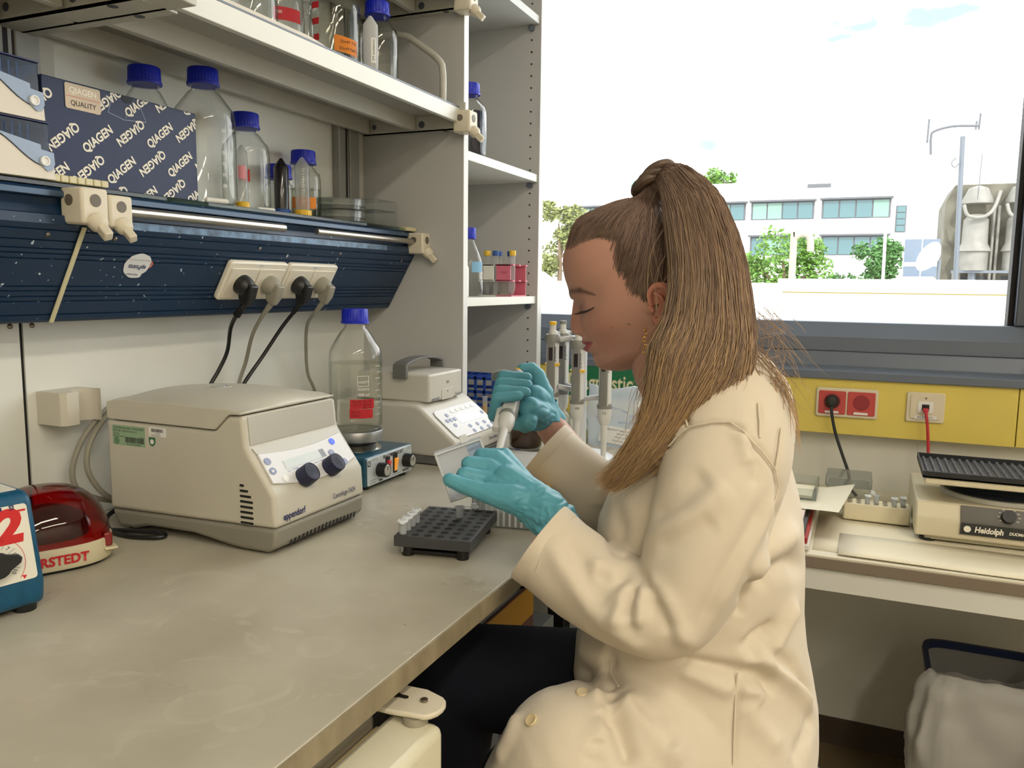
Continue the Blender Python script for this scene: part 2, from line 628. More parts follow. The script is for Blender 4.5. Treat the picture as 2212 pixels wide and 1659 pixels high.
MB().box((XW+0.001, -0.5, 0.877), (-0.404, 2.295, BZ)).obj('worktop', m_top, bench, bevel=0.0015)
MB().box((-0.404, -0.5, 0.8765), (-0.4015, 2.295, BZ-0.0008)).obj('edge_band', m_topedge, bench)
MB().box((-1.12, 2.27, 0.0), (-0.45, 2.295, 0.876)).obj('end_panel', m_lam, bench, bevel=0.001)
MB().box((-0.60, 1.60, 0.0), (-0.56, 1.64, 0.876)).obj('leg', mat('black_steel', (18, 18, 22), 0.45), bench, bevel=0.003)
MB().box((-1.12, 0.72, 0.30), (-1.10, 2.2, 0.85)).obj('back_panel', mat('under_bench_grey', (150, 150, 145), 0.6), bench)
MB().box((-0.95, 1.13, 0.0), (-0.555, 1.245, 0.598)).obj('drawer_unit', mat('under_shelf_grey', (122, 122, 120), 0.6), bench, bevel=0.002)
MB().box((-0.95, 1.249, 0.0), (-0.555, 1.52, 0.598)).obj('drawer_unit', MATS['under_shelf_grey'], bench, bevel=0.002)
# small refrigerator under the bench
m_fr = mat('fridge_white', (232, 226, 200), 0.35, var=0.03, vscale=6)
m_frg = mat('fridge_grey', (168, 162, 146), 0.35, 0.3)
m_cream = mat('cream_plastic', (220, 211, 190), 0.45)
fg = thing('mini_fridge', 'cream white mini refrigerator under the bench front', 'refrigerator', (-0.66, 0.40, 0.0))
MB().box((-1.0, 0.12, 0.02), (-0.437, 0.672, 0.846)).obj('body', m_frg, fg, bevel=0.012, seg=3)
MB().box((-0.436, 0.12, 0.06), (-0.424, 0.668, 0.826)).obj('door_seal', mat('seal_yellowed', (198, 178, 132), 0.6), fg)
MB().box((-0.424, 0.115, 0.05), (-0.362, 0.678, 0.842)).obj('door', m_fr, fg, bevel=0.010, seg=3)
hg = MB()
hp = [(-0.442, 0.655), (-0.412, 0.655)] + [(-0.385+0.017*math.cos(a)+0.003, 0.680+0.022*math.sin(a)) for a in [x*PI/8-PI/2 for x in range(1, 8)]] + [(-0.398, 0.708), (-0.436, 0.706)]
hg.prism(hp, 'z', 0.850, 0.856)
ho = hg.obj('hinge_plate', m_cream, fg, bevel=0.002)
MB().box((-0.462, 0.655, 0.848), (-0.437, 0.70, 0.872)).obj('hinge_post', m_cream, fg, bevel=0.004)
MB().cyl((-0.39, 0.668, 0.842), (-0.39, 0.668, 0.850), 0.013, 16).obj('washer', m_frg, fg)
MB().prism(rrect(0.024, 0.006, 0.003, 3, -0.419, 0.683), 'z', 0.8562, 0.8566).cyl((-0.421, 0.683, 0.8561), (-0.421, 0.683, 0.8567), 0.0048, 12).obj('slot', m_dark, ho)
MB().cyl((-0.389, 0.684, 0.856), (-0.389, 0.684, 0.8585), 0.004, 12).obj('pin', m_screw, ho)
# box of papers on the shelf under the bench
m_card = mat('brown_card', (96, 60, 44), 0.7)
kb = thing('open_box', 'open brown-edged box holding white papers under the bench', 'box', (-0.65, 1.30, 0.60))
MB().box((-0.73, 1.165, 0.6), (-0.575, 1.435, 0.604)).obj('box_bottom', m_card, kb)
for a, b in (((-0.735, 1.16, 0.6), (-0.730, 1.44, 0.715)), ((-0.575, 1.16, 0.6), (-0.570, 1.44, 0.695)), ((-0.73, 1.16, 0.6), (-0.575, 1.165, 0.712)), ((-0.73, 1.435, 0.6), (-0.575, 1.44, 0.712))):
    MB().box(a, b).obj('box_side', m_card, kb)
MB().box((-0.5698, 1.17, 0.63), (-0.5692, 1.438, 0.693)).obj('gold_band', mat('gold_band', (176, 126, 36), 0.5), kb)
MB().box((-0.725, 1.17, 0.605), (-0.58, 1.43, 0.68)).obj('papers', mat('paper_white', (225, 225, 222), 0.7), kb)

# ---- window table
m_tt = mat('table_top_white', (224, 216, 192), 0.4, var=0.03, vscale=5)
m_tbrown = mat('table_edge_brown', (134, 120, 104), 0.5, var=0.05, vscale=10)
TZ = 0.74
wt = thing('window_table', 'white laminate table with brown edge along the window wall', 'table', (0.8, 2.0, 0.0))
MB().box((-0.395, 1.712, 0.714), (3.1, 2.35, TZ)).obj('tabletop', m_tt, wt, bevel=0.001)
MB().box((-0.395, 1.708, 0.7135), (3.1, 1.7125, TZ-0.004)).obj('edge_band', m_tbrown, wt, bevel=0.001)
MB().box((-0.395, 1.716, 0.666), (3.1, 1.735, 0.7135)).obj('apron', m_lam, wt, bevel=0.001)
MB().box((1.2, 1.74, 0), (1.25, 2.3, 0.714)).obj('leg', m_lam, wt, bevel=0.002)
MB().box((-0.395, 1.74, 0), (-0.345, 2.3, 0.714)).obj('leg', m_lam, wt, bevel=0.002)

# ---- open cabinet on the bench
XC = -0.86
cab = thing('shelf_cabinet', 'grey open-fronted shelf cabinet standing at the end of the bench', 'cabinet', (-1.0, 1.95, BZ))
MB().box((XW+0.001, 1.700, BZ), (XC-0.002, 1.721, 2.60)).obj('side_panel', m_cab, cab)
MB().box((XC-0.002, 1.6995, BZ), (XC, 1.7215, 2.60)).obj('edge_band', m_cabedge, cab)
fp = MB().box((XW+0.001, 2.170, BZ), (XC-0.002, 2.199, 2.60)).obj('side_panel', m_cab, cab)
MB().box((XC-0.002, 2.1695, BZ), (XC, 2.1995, 2.60)).obj('edge_band', m_cabedge, cab)
MB().box((XW+0.001, 1.721, BZ), (XW+0.008, 2.17, 2.60)).obj('back_panel', m_cab, cab)
for z in (1.247, 1.587, 2.012):
    MB().box((XW+0.008, 1.7225, z-0.021), (XC-0.006, 2.1690, z)).obj('shelf', m_lam if z < 1.9 else m_cab, cab, bevel=0.001)
    MB().cyl((XC-0.028, 2.158, z-0.030), (XC-0.028, 2.17, z-0.030), 0.008, 12).obj('shelf_pin', m_alu, cab)
_hm = MB().cyl((XC-0.029, 2.1692, 0), (XC-0.029, 2.1702, 0), 0.0026, 10).mesh('pin_hole')
_hm.materials.append(m_dark)
for k in range(40):
    o = bpy.data.objects.new('pin_hole', _hm)
    COL.objects.link(o)
    o.parent = cab
    o.location = (-cab.location.x, -cab.location.y, 0.96+0.032*k-cab.location.z)

# ---- wall uprights and the bracketed shelf above the bench
m_up = mat('upright_grey', (150, 150, 146), 0.4, 0.2)
m_sh = mat('shelf_beige', (196, 194, 184), 0.42, var=0.03, vscale=9)
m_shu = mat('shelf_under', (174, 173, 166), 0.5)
for ya, lab in ((1.578, 'grey slotted wall upright next to the shelf cabinet'), (0.768, 'grey slotted wall upright behind the tip boxes')):
    u = thing('wall_upright', lab, 'upright', (XW, ya+0.05, 1.41), group='slotted wall uprights')
    MB().box((XW, ya, 1.412), (XW+0.020, ya+0.038, 2.6)).obj('post', m_up, u, bevel=0.002)
    MB().box((XW, ya+0.042, 1.412), (XW+0.020, ya+0.080, 2.6)).obj('post', m_up, u, bevel=0.002)
    MB().box((XW+0.0195, ya+0.024, 1.45), (XW+0.0205, ya+0.031, 2.6)).obj('slot', m_dark, u)
    MB().box((XW, ya+0.084, 1.412), (XW+0.012, ya+0.108, 2.6)).obj('side_strip', m_sh, u, bevel=0.001)
def clamp(parent, o, s=1.0, turn=0.0):
    """cream rod clamp with a wing knob; o = front centre, faces +x"""
    x, y, z = o
    h = 0.021*s
    c = MB().box((x-0.030*s, y-h, z-h*1.15), (x+0.012*s, y+h, z+h*1.15))
    c.obj('clamp_block', m_cream, parent, bevel=0.004*s, seg=3)
    MB().cyl((x+0.0115*s, y, z+h*0.35), (x+0.0128*s, y, z+h*0.35), 0.0085*s, 16).obj('clamp_hole', mat('clamp_hole', (106, 98, 84), 0.5), parent)
    MB().cyl((x-0.012*s, y-h-0.0008, z+h*0.35), (x-0.012*s, y-h, z+h*0.35), 0.0075*s, 16).obj('clamp_hole', MATS['clamp_hole'], parent)
    k = MB()
    k.lathe([(0.013*s, 0), (0.0125*s, 0.012*s), (0.009*s, 0.018*s), (0, 0.020*s)], (x+0.008*s, y, z-h*0.8), 18, (0.75, 0.1, -0.66))
    R = rotm(turn, 0.75, 0)
    k.box((x+0.012*s, y-0.006*s, z-h*0.8-0.007*s), (x+0.044*s, y+0.006*s, z-h*0.8+0.007*s), R, (x+0.008*s, y, z-h*0.8))
    k.obj('wing_knob', m_cream, parent, bevel=0.002*s)
def bracket_shelf(y0, y1, z, lab, left_end=True):
    t = thing('wall_shelf', lab, 'shelf', (-1.0, (y0+y1)/2, z), group='bracketed shelves above the bench')
    MB().box((XW+0.02, y0, z-0.012), (-0.866, y1, z)).obj('board', m_shu, t)
    MB().box((-0.872, y0, z-0.031), (-0.860, y1, z+0.0005)).obj('front_fascia', m_lam, t, bevel=0.001)
    MB().box((-0.874, y0, z+0.0005), (-0.860, y1, z+0.0035)).obj('edge_strip', m_alu, t)
    for xr in (-0.985, -1.110):
        MB().box((xr, y0+0.012, z-0.043), (xr+0.014, y1-0.012, z-0.010)).obj('rib', m_sh, t, bevel=0.001)
    for yb in (y0-0.012, y1-0.008):
        b = MB()
        b.box((XW+0.02, yb, z-0.046), (-0.845, yb+0.004, z+0.012))
        b.box((XW+0.02, yb, z-0.046), (-0.845, yb+0.022, z-0.043))
        bo = b.obj('bracket', m_sh, t)
        for xh, zz in ((-0.957, -0.030), (-1.085, -0.028)):
            MB().cyl((xh, yb-0.0006, z+zz), (xh, yb+0.0002, z+zz), 0.008 if xh > -1 else 0.006, 16).obj('bracket_hole', m_alud, bo)
        MB().cyl((-0.90, yb+0.011, z-0.0464), (-0.90, yb+0.011, z-0.0458), 0.007, 14).obj('bracket_hole', m_alud, bo)
    return t
BC = thing('bracket_arm', 'beige double bracket arm between the two upper shelf bays', 'bracket', (-1.0, 0.81, 1.63))
for xa_, xb_ in ((XW+0.002, -1.008), (-1.004, -0.80)):
    MB().box((xa_, 0.7875, 1.6255), (xb_, 0.8305, 1.74)).obj('bracket_cover', m_sh, BC, bevel=0.002)
s1 = bracket_shelf(0.832, 1.684, 1.671, 'beige bracketed shelf above the bench carrying clear bottles')
clamp(s1, (-0.842, 1.688, 1.641), 1.0)
s2 = bracket_shelf(0.832, 1.684, 1.931, 'upper beige bracketed shelf mostly out of view')
clamp(s2, (-0.842, 1.688, 1.901), 1.0)
s3 = bracket_shelf(0.02, 0.786, 1.671, 'beige bracketed shelf in the bay over the tip boxes')
# bent white tube rail at the shelf end
rl = catmull([(-0.872, 1.62, 1.672), (-0.872, 1.62, 1.735), (-0.885, 1.623, 1.765), (-0.95, 1.640, 1.812), (-0.985, 1.65, 1.832), (-1.03, 1.655, 1.840), (-1.13, 1.66, 1.842)], 8)
tag(MB().tube(rl, 0.0075, 12).obj('bent_rail', m_sh), 'bent cream tube end rail of the upper bench shelf', 'rail')

# ---- blue power duct with glass shelf
m_blue = bpy.data.materials.new('duct_blue')
m_blue.use_nodes = True
_t = m_blue.node_tree
_p = _t.nodes['Principled BSDF']
_p.inputs['Roughness'].default_value = 0.38
_tc = _t.nodes.new('ShaderNodeTexCoord')
_vo = _t.nodes.new('ShaderNodeTexNoise')
_vo.inputs['Scale'].default_value = 130
_vo.inputs['Detail'].default_value = 1.0
_g = _t.nodes.new('ShaderNodeTexNoise')
_g.inputs['Scale'].default_value = 7
_ra = _t.nodes.new('ShaderNodeValToRGB')
_ra.color_ramp.elements[0].position = 0.715
_ra.color_ramp.elements[1].position = 0.745
_rb = _t.nodes.new('ShaderNodeValToRGB')
_rb.color_ramp.elements[0].position = 0.46
_rb.color_ramp.elements[1].position = 0.62
_mu = _t.nodes.new('ShaderNodeMath')
_mu.operation = 'MULTIPLY'
_mx = _t.nodes.new('ShaderNodeMix')
_mx.data_type = 'RGBA'
_mx.inputs[6].default_value = rgb(18, 46, 76)
_mx.inputs[7].default_value = rgb(190, 205, 212)
_t.links.new(_tc.outputs['Object'], _vo.inputs['Vector'])
_t.links.new(_tc.outputs['Object'], _g.inputs['Vector'])
_t.links.new(_vo.outputs['Fac'], _ra.inputs['Fac'])
_t.links.new(_g.outputs['Fac'], _rb.inputs['Fac'])
_t.links.new(_ra.outputs['Color'], _mu.inputs[0])
_t.links.new(_rb.outputs['Color'], _mu.inputs[1])
_t.links.new(_mu.outputs[0], _mx.inputs[0])
_t.links.new(_mx.outputs[2], _p.inputs['Base Color'])
m_bluesh = mat('duct_blue_lip', (62, 84, 108), 0.3, 0.2, var=0.06, vscale=30)
m_steel = mat('brushed_steel', (182, 177, 168), 0.3, 1.0, var=0.08, vscale=60, stretch=(1, 0.05, 1))
duct = thing('power_duct', 'dark blue sloping power duct panel with steel rods on the wall', 'duct', (-1.06, 1.2, 1.22))
# profile in (x, z): recessed top, rod channel, long sloping face with grooves, lower return
A0 = Vector((-0.988, 1.349))
A1 = Vector((-1.062, 1.222))
dirs = (A1-A0).normalized()
nrm = Vector((-dirs.y, dirs.x))
if nrm.x < 0:
    nrm = -nrm
def slope_pt(s, d=0.0):
    q = A0 + (A1-A0)*s + nrm*d
    return (q.x, q.y)
prof = [(XW+0.002, 1.400), (-0.993, 1.400), (-0.988, 1.396), (-0.988, 1.388), (-0.997, 1.386), (-1.001, 1.376), (-0.997, 1.366), (-0.988, 1.364), (-0.986, 1.352)]
for s in (0.03, 0.135, 0.22, 0.27, 0.325, 0.615, 0.665, 0.725, 0.78, 0.93):
    prof += [slope_pt(s), slope_pt(s+0.004, -0.0022), slope_pt(s+0.013, -0.0022), slope_pt(s+0.017)]
prof += [slope_pt(1.0), (-1.066, 1.219), (XW+0.002, 1.219)]
MB().prism(prof, 'y', -0.35, 1.698).obj('duct_body', m_blue, duct, smooth=False)
MB().prism([(-0.9878, 1.3955), (-0.9868, 1.3955), (-0.9868, 1.3885), (-0.9878, 1.3885)], 'y', -0.35, 1.698).obj('lip', m_bluesh, duct)
MB().box((-0.9860, 0.83, 1.3525), (-0.9855, 1.57, 1.3630)).obj('pale_strip', mat('pale_strip', (74, 96, 116), 0.35, 0.3, var=0.6, vscale=60), duct)  # paler mottled strip along the upper front edge of the duct
cov = MB().prism([(-0.990, 1.3485), (-1.063, 1.2225), (-1.0615, 1.2215), (-0.9885, 1.3475)], 'y', 0.788, 0.7905)
m_ivory = mat('ivory_strip', (214, 206, 168), 0.5)
jt = MB().prism([slope_pt(-0.02, 0.001), slope_pt(1.02, 0.001), slope_pt(1.02, 0.0035), slope_pt(-0.02, 0.0035)], 'y', 0.7965, 0.8035)
jt.obj('joint_strip', m_ivory, duct, bevel=0.0008)
glass_edge = clear('shelf_glass', (214, 232, 226), (40, 84, 78), 0.02, 0.9)
MB().box((XW+0.02, 0.60, 1.4005), (-0.992, 1.672, 1.4075)).obj('glass_shelf', glass_edge, duct, bevel=0.001)
MB().cyl((-0.976, 0.845, 1.3765), (-0.976, 1.207, 1.3765), 0.0075, 20).obj('rod', m_steel, duct, bevel=0.001)
MB().cyl((-0.976, 1.303, 1.3765), (-0.976, 1.690, 1.3765), 0.0062, 20).obj('rod', m_steel, duct, bevel=0.001)
clamp(duct, (-0.966, 0.794, 1.3775), 1.0, 0.35)
clamp(duct, (-0.966, 0.8365, 1.3735), 0.92, 0.55)
clamp(duct, (-0.962, 1.688, 1.3725), 1.0)
for q in range(7):
    MB().box((-1.012, 0.757+q*0.0125, 1.4078), (-0.985, 0.768+q*0.0125, 1.417)).obj('ivory_block', m_ivory, duct, bevel=0.0012)
MB().box((-1.006, 1.655, 1.4005), (-0.984, 1.697, 1.4095)).obj('ivory_block', m_ivory, duct, bevel=0.0015)
sn = Vector((nrm.x, 0, nrm.y))
for yy in (0.752, 0.857, 1.162, 1.405, 1.652):
    q = slope_pt(0.085 if yy < 1.6 else 0.14, 0.0)
    screw(duct, (q[0], yy, q[1]), sn, 0.85)
# ================================================================ bottles, tubes and what stands on the shelves
m_bcap = mat('cap_blue', (10, 34, 186), 0.42)
m_glass = clear('bottle_glass', (253, 254, 253), (190, 200, 196), 0.02, 1.1)
m_ptube = clear('tube_plastic', (236, 238, 238), (168, 172, 172), 0.12, 0.7, haze=0.28, hazecol=(225, 226, 224))
m_clearp = clear('clear_plastic', (240, 243, 241), (170, 176, 174), 0.05, 0.8, haze=0.10)
m_water = clear('water', (253, 253, 250), (232, 234, 228), 0.01, 0.35)
m_white = mat('white_plastic', (236, 235, 230), 0.4)
m_wprint = mat('white_print', (240, 240, 238), 0.5)
m_ycap = mat('cap_yellow', (236, 190, 40), 0.4)
m_redlab = mat('label_red', (200, 34, 44), 0.6)
m_orlab = mat('label_orange', (238, 140, 32), 0.6)
m_ink = mat('ink_dark', (34, 22, 30), 0.6)
def ribbed(b, c, r, z0, z1, n=30):
    """screw cap with vertical ribs"""
    N = n*2
    rings = []
    for z, k in ((z0, 1.06), (z0+(z1-z0)*0.14, 1.06), (z0+(z1-z0)*0.18, 1.0), (z1-(z1-z0)*0.10, 0.985), (z1-0.0006, 0.94), (z1, 0.88)):
        ring = []
        for i in range(N):
            a = 2*PI*i/N
            rr = r*k*(0.965 if (i % 2 and 1.02 > k > 0.95) else 1.0)
            ring.append(Vector((c[0]+rr*math.cos(a), c[1]+rr*math.sin(a), c[2]+z)))
        rings.append(ring)
    b.loft(rings)
    return b
def wrap_text(parent, s, size, r, ang, z, m, c=(0, 0), name='print', rot90=False, bold=0.0):
    o = text(name, s, size, m, None, bold=bold)
    me = o.data
    for v in me.vertices:
        x, y = v.co.x, v.co.y
        if rot90:
            x, y = -y, x
        a = ang + x/r
        v.co = (c[0]+r*math.cos(a), c[1]+r*math.sin(a), z+y)
    o.parent = parent
    return o
def wrap_patch(parent, r, a0, a1, z0, z1, m, name='label', n=10, c=(0, 0), tilt=0.0):
    b = MB()
    vs = []
    for k in range(n+1):
        a = a0+(a1-a0)*k/n
        for zz in (z0, z1):
            vs.append((c[0]+r*math.cos(a), c[1]+r*math.sin(a), zz+tilt*(k/n-0.5)))
    b.add(vs, [(2*k, 2*k+2, 2*k+3, 2*k+1) for k in range(n)])
    return b.obj(name, m, parent, world=False)
BOT = {1000: (0.0505, 0.226, 0.148), 500: (0.043, 0.180, 0.112), 250: (0.035, 0.142, 0.085), 100: (0.028, 0.105, 0.056)}
def bottle(size, loc, label, group, liquid=None, liqmat=None, capmat=None, dims=None, capr=0.0265, rz=0.0):
    R, H, S = dims or BOT[size]
    t = thing('bottle', label, 'bottle', loc, rz, group)
    cz = H-0.028
    nr = capr*0.72
    g = MB()
    g.lathe([(0.0, 0.004), (R*0.80, 0.002), (R*0.93, 0.004), (R, 0.012), (R, S-0.012), (R*0.985, S), (R*0.93, S+0.010),
             (nr+(R-nr)*0.62, S+(cz-S)*0.42), (nr+(R-nr)*0.25, S+(cz-S)*0.74), (nr+0.001, cz-0.008), (nr, cz-0.003), (nr+0.003, cz-0.001), (nr, cz+0.004), (nr, H-0.004)], n=40)
    g.obj('glass', m_glass, t, world=False, angle=60)
    c = MB()
    ribbed(c, (0, 0, 0), capr*0.95, cz, H)
    c.obj('cap', capmat or m_bcap, t, world=False, angle=25)
    if liquid:
        q = liquid*S
        MB().lathe([(0.0, 0.007), (R*0.86, 0.007), (R*0.955, 0.014), (R*0.955, q), (0.0, q)], n=36).obj('liquid', liqmat or m_water, t, world=False)
    return t
GZ = 1.4078
def cam_ang(x, y):
    return math.atan2(-y, -x)
gA = 'clear screw-cap bottles on the glass shelf'
b = bottle(1000, (-1.045, 1.092, GZ), 'tall clear bottle with blue cap beside the dark blue carton', gA)
a = cam_ang(-1.045, 1.092)
for k in range(6):
    wrap_text(b, '00', 0.008, 0.0508, a+0.62, 0.03+k*0.018, m_wprint)
b = bottle(0, (-1.0915, 1.012, GZ), 'clear bottle with blue cap standing behind the dark blue carton', gA, dims=(0.040, 0.214, 0.140))
b = bottle(500, (-1.072, 1.222, GZ), 'clear bottle with blue cap and small red label', gA)
a = cam_ang(-1.072, 1.222)
wrap_patch(b, 0.0433, a-0.30, a+0.14, 0.052, 0.074, m_redlab)
b = bottle(100, (-1.098, 1.345, GZ), 'blue capped bottle mostly hidden behind the black tube', gA)
m_or_liq = clear('buffer_clear', (238, 238, 230), (180, 180, 170), 0.01, 0.5)
b = bottle(250, (-1.088, 1.412, GZ), 'small clear bottle with blue cap and orange label', gA, 0.75, m_or_liq)
a = cam_ang(-1.088, 1.412)
wrap_patch(b, 0.0354, a-0.75, a+0.75, 0.022, 0.045, m_orlab)

def falcon(loc, label, r=0.0142, h=0.115, cap=m_ycap, body=m_ptube, group='conical tubes standing upside down', lab=None, fill=None, rib=True):
    t = thing('conical_tube', label, 'tube', loc, 0, group)
    c = MB()
    ribbed(c, (0, 0, 0), r*1.2, 0, 0.0125, 24)
    c.obj('cap', cap, t, world=False, angle=25)
    MB().lathe([(r, 0.010), (r, h-r*1.25), (r*0.2, h-0.001), (0.0, h)], n=24).obj('tube_wall', body, t, world=False)
    if fill:
        MB().lathe([(0.0, 0.013), (r*0.9, 0.013), (r*0.9, h-r*1.4), (0, h-r*1.4)], n=20).obj('contents', fill, t, world=False)
    return t
m_blacktube = mat('amber_black_tube', (24, 20, 24), 0.15, coat=0.4)
t = falcon((-1.030, 1.163, GZ), 'upside-down conical tube with yellow cap beside the tall bottle', 0.0098, 0.112)
wrap_patch(t, 0.0101, cam_ang(-1.03, 1.163)-0.7, cam_ang(-1.03, 1.163)+0.7, 0.052, 0.075, mat('label_pink', (226, 150, 160), 0.6))
falcon((-1.055, 1.300, GZ), 'black upside-down conical tube with blue cap', 0.0142, 0.110, mat('cap_midblue', (28, 78, 150), 0.4), m_blacktube)
t = falcon((-1.028, 1.330, GZ), 'clear upside-down graduated tube with yellow cap before orange label')
a = cam_ang(-1.028, 1.33)
for k in range(14):
    wrap_patch(t, 0.0145, a-0.05, a+(0.32 if k % 2 else 0.2), 0.025+k*0.005, 0.0255+k*0.005, m_wprint, 'graduation', 3)
# stir bars
for p0, p1, lab in (((-1.012, 1.052, 1.4128), (-0.998, 1.092, 1.4128), 'white stir bar lying before the tall bottle'), ((-1.035, 1.205, 1.4118), (-1.022, 1.24, 1.4118), 'white stir bar lying by the red label bottle')):
    d = (Vector(p1)-Vector(p0))
    r = p0[2]-GZ
    tag(MB().lathe([(0, 0), (r*0.6, 0.0008), (r, 0.003), (r, d.length-0.003), (r*0.6, d.length-0.0008), (0, d.length)], p0, 14, d).obj('stir_bar', m_white), lab, 'stir bar', 'white stir bars')
# petri dishes, each lid and dish
for k in range(2):
    z = GZ+k*0.0245
    t = thing('petri_dish', 'clear round petri dish, %s of the pair on the glass shelf' % ('lower' if k == 0 else 'upper'), 'dish', (-1.052, 1.485, z), 0, 'stacked petri dishes')
    R = 0.056
    MB().lathe([(0, 0.0005), (R-0.004, 0.0005), (R-0.003, 0.0015), (R-0.003, 0.019), (R-0.005, 0.019), (R-0.005, 0.003), (0, 0.003)], n=48).obj('dish', m_clearp, t, world=False)
    MB().lathe([(R, 0.009), (R, 0.0235), (R-0.001, 0.0242), (0, 0.0242), (0, 0.0225), (R-0.002, 0.0225), (R-0.002, 0.009)], n=48).obj('lid', m_clearp, t, world=False)
cb = thing('plastic_box', 'clear plastic slide box beside the petri dishes', 'box', (-1.055, 1.606, GZ), 0)
MB().box((-0.045, -0.046, 0), (0.045, 0.046, 0.034)).obj('box_base', m_clearp, cb, world=False, bevel=0.002)
MB().box((-0.0455, -0.0465, 0.0345), (0.0455, 0.0465, 0.058)).obj('lid', m_clearp, cb, world=False, bevel=0.002)
MB().box((0.0457, -0.045, 0.043), (0.0467, -0.040, 0.056)).obj('catch', m_clearp, cb, world=False)

# ---- top shelf
SZ = 1.6712
gB = 'clear bottles on the upper shelf'
b = bottle(1000, (-1.0, 1.405, SZ), 'big clear bottle with orange handwritten label on upper shelf', gB, 0.92)
a = cam_ang(-1.0, 1.405)
wrap_patch(b, 0.0509, a-0.02, a+0.98, 0.052, 0.082, m_orlab, tilt=-0.006)
wrap_text(b, '20mM Tris', 0.0085, 0.0511, a+0.56, 0.073, m_ink)
wrap_text(b, '50mM NaCl', 0.0085, 0.0511, a+0.56, 0.060, m_ink)
for k, z in enumerate((0.075, 0.105, 0.135)):
    wrap_patch(b, 0.0509, a-1.0, a-0.62, z, z+0.012, m_redlab)
b = bottle(500, (-0.955, 1.4905, SZ), 'clear bottle with blue cap behind a white tube on upper shelf', gB, 0.62)
m_milky = clear('milky_tube', (225, 226, 226), (190, 192, 194), 0.2, 0.5, haze=0.7, hazecol=(232, 232, 230))
t = falcon((-0.905, 1.388, SZ+0.0005), 'milky conical tube with handwritten label on upper shelf edge', 0.0142, 0.118, m_milky, m_milky)
a = cam_ang(-0.905, 1.388)
wrap_patch(t, 0.0145, a+0.05, a+0.75, 0.028, 0.074, m_white)
wrap_text(t, '2M imidazole', 0.0075, 0.0147, a+0.4, 0.051, m_ink, rot90=True)
b = bottle(500, (-1.034, 1.208, SZ), 'clear bottle on upper shelf nearest the wall upright', gB, 0.6)
b = bottle(1000, (-1.075, 1.325, SZ), 'clear bottle with red label and volume marks on upper shelf', gB, 0.5)
a = cam_ang(-1.065, 1.322)
wrap_patch(b, 0.0509, a-0.15, a+0.95, 0.098, 0.122, m_redlab)
for s, z in (('500', 0.112), ('600', 0.132), ('400', 0.092)):
    wrap_text(b, s, 0.008, 0.0512, a+0.05, z, m_wprint)
t = thing('glass_cylinder', 'slim stoppered glass cylinder on upper shelf', 'cylinder', (-0.985, 1.298, SZ), 0)
MB().lathe([(0, 0.001), (0.012, 0.001), (0.012, 0.082), (0.009, 0.094), (0.006, 0.10), (0.006, 0.108)], n=24).obj('glass', m_glass, t, world=False)
MB().lathe([(0.0055, 0.103), (0.0065, 0.112), (0.009, 0.118), (0.007, 0.124), (0, 0.126)], n=20).obj('stopper', m_glass, t, world=False)
tag(MB().prism([(-0.90, 0.87), (-0.8755, 0.88), (-0.8755, 1.16), (-0.885, 1.215), (-0.90, 1.23), (-0.95, 1.0)], 'z', 1.6748, 1.6868).obj('paper_sheet', mat('paper_cream', (230, 222, 208), 0.7)), 'cream paper pad lying along the edge of the upper shelf', 'paper')

# ---- inside the cabinet
gC = 'bottles in the shelf cabinet'
bottle(500, (-0.921, 1.850, 1.5872), 'bottle of dark blue liquid with blue cap in the cabinet', gC, 0.99, mat('dark_blue_liquid', (14, 20, 44), 0.08))
b = bottle(0, (-0.932, 1.872, 1.2472), 'tall clear bottle with blue label in the cabinet', gC, dims=(0.037, 0.174, 0.082), capr=0.019)
a = cam_ang(-0.932, 1.872)
wrap_patch(b, 0.0373, a+0.2, a+1.1, 0.062, 0.088, mat('label_lightblue', (130, 180, 214), 0.6))
cz = thing('white_canister', 'white plastic bottle half hidden behind the cabinet side', 'bottle', (-0.915, 1.775, 1.2472), 0)
MB().lathe([(0, 0), (0.026, 0), (0.028, 0.004), (0.028, 0.07), (0.024, 0.082), (0.014, 0.088)], n=28).obj('body', m_white, cz, world=False)
MB().lathe([(0.015, 0.084), (0.015, 0.098), (0, 0.0985)], n=24).obj('lid', m_white, cz, world=False)
def tube_rack(x0, x1, name, label, m):
    t = thing('tube_rack', label, 'rack', ((x0+x1)/2, 2.05, 1.2472), 0, 'small tube racks in the cabinet')
    for z in (1.2472, 1.2872, 1.3292):
        if z < 1.25:
            MB().box((x0, 2.0, z), (x1, 2.10, z+0.003)).obj('base_plate', m, t)
        else:
            for y0, y1 in ((2.0, 2.012), (2.042, 2.054), (2.088, 2.10)):
                MB().box((x0-0.002, y0, z), (x1+0.004, y1, z+0.004)).obj('cross_bar', m, t)
    MB().box((x0+0.002, 2.0, 1.2892), (x1-0.004, 2.003, 1.3322)).obj('front_plate', m, t)
    MB().box((x0, 2.097, 1.25), (x1, 2.10, 1.3322)).obj('back_plate', m, t)
    return t
tube_rack(-0.966, -0.918, 'rack', 'cream tube rack in the cabinet next to the pink one', mat('rack_cream', (228, 226, 216), 0.5))
pk = tube_rack(-0.915, -0.868, 'rack', 'pink tube rack holding tubes in the cabinet', mat('rack_pink', (214, 110, 130), 0.5))
text('lettering', 'VWR', 0.008, mat('rack_red', (150, 40, 60), 0.5), pk, frame((-0.891, 1.9995, 1.311), (1, 0, 0), (0, 0, 1)))
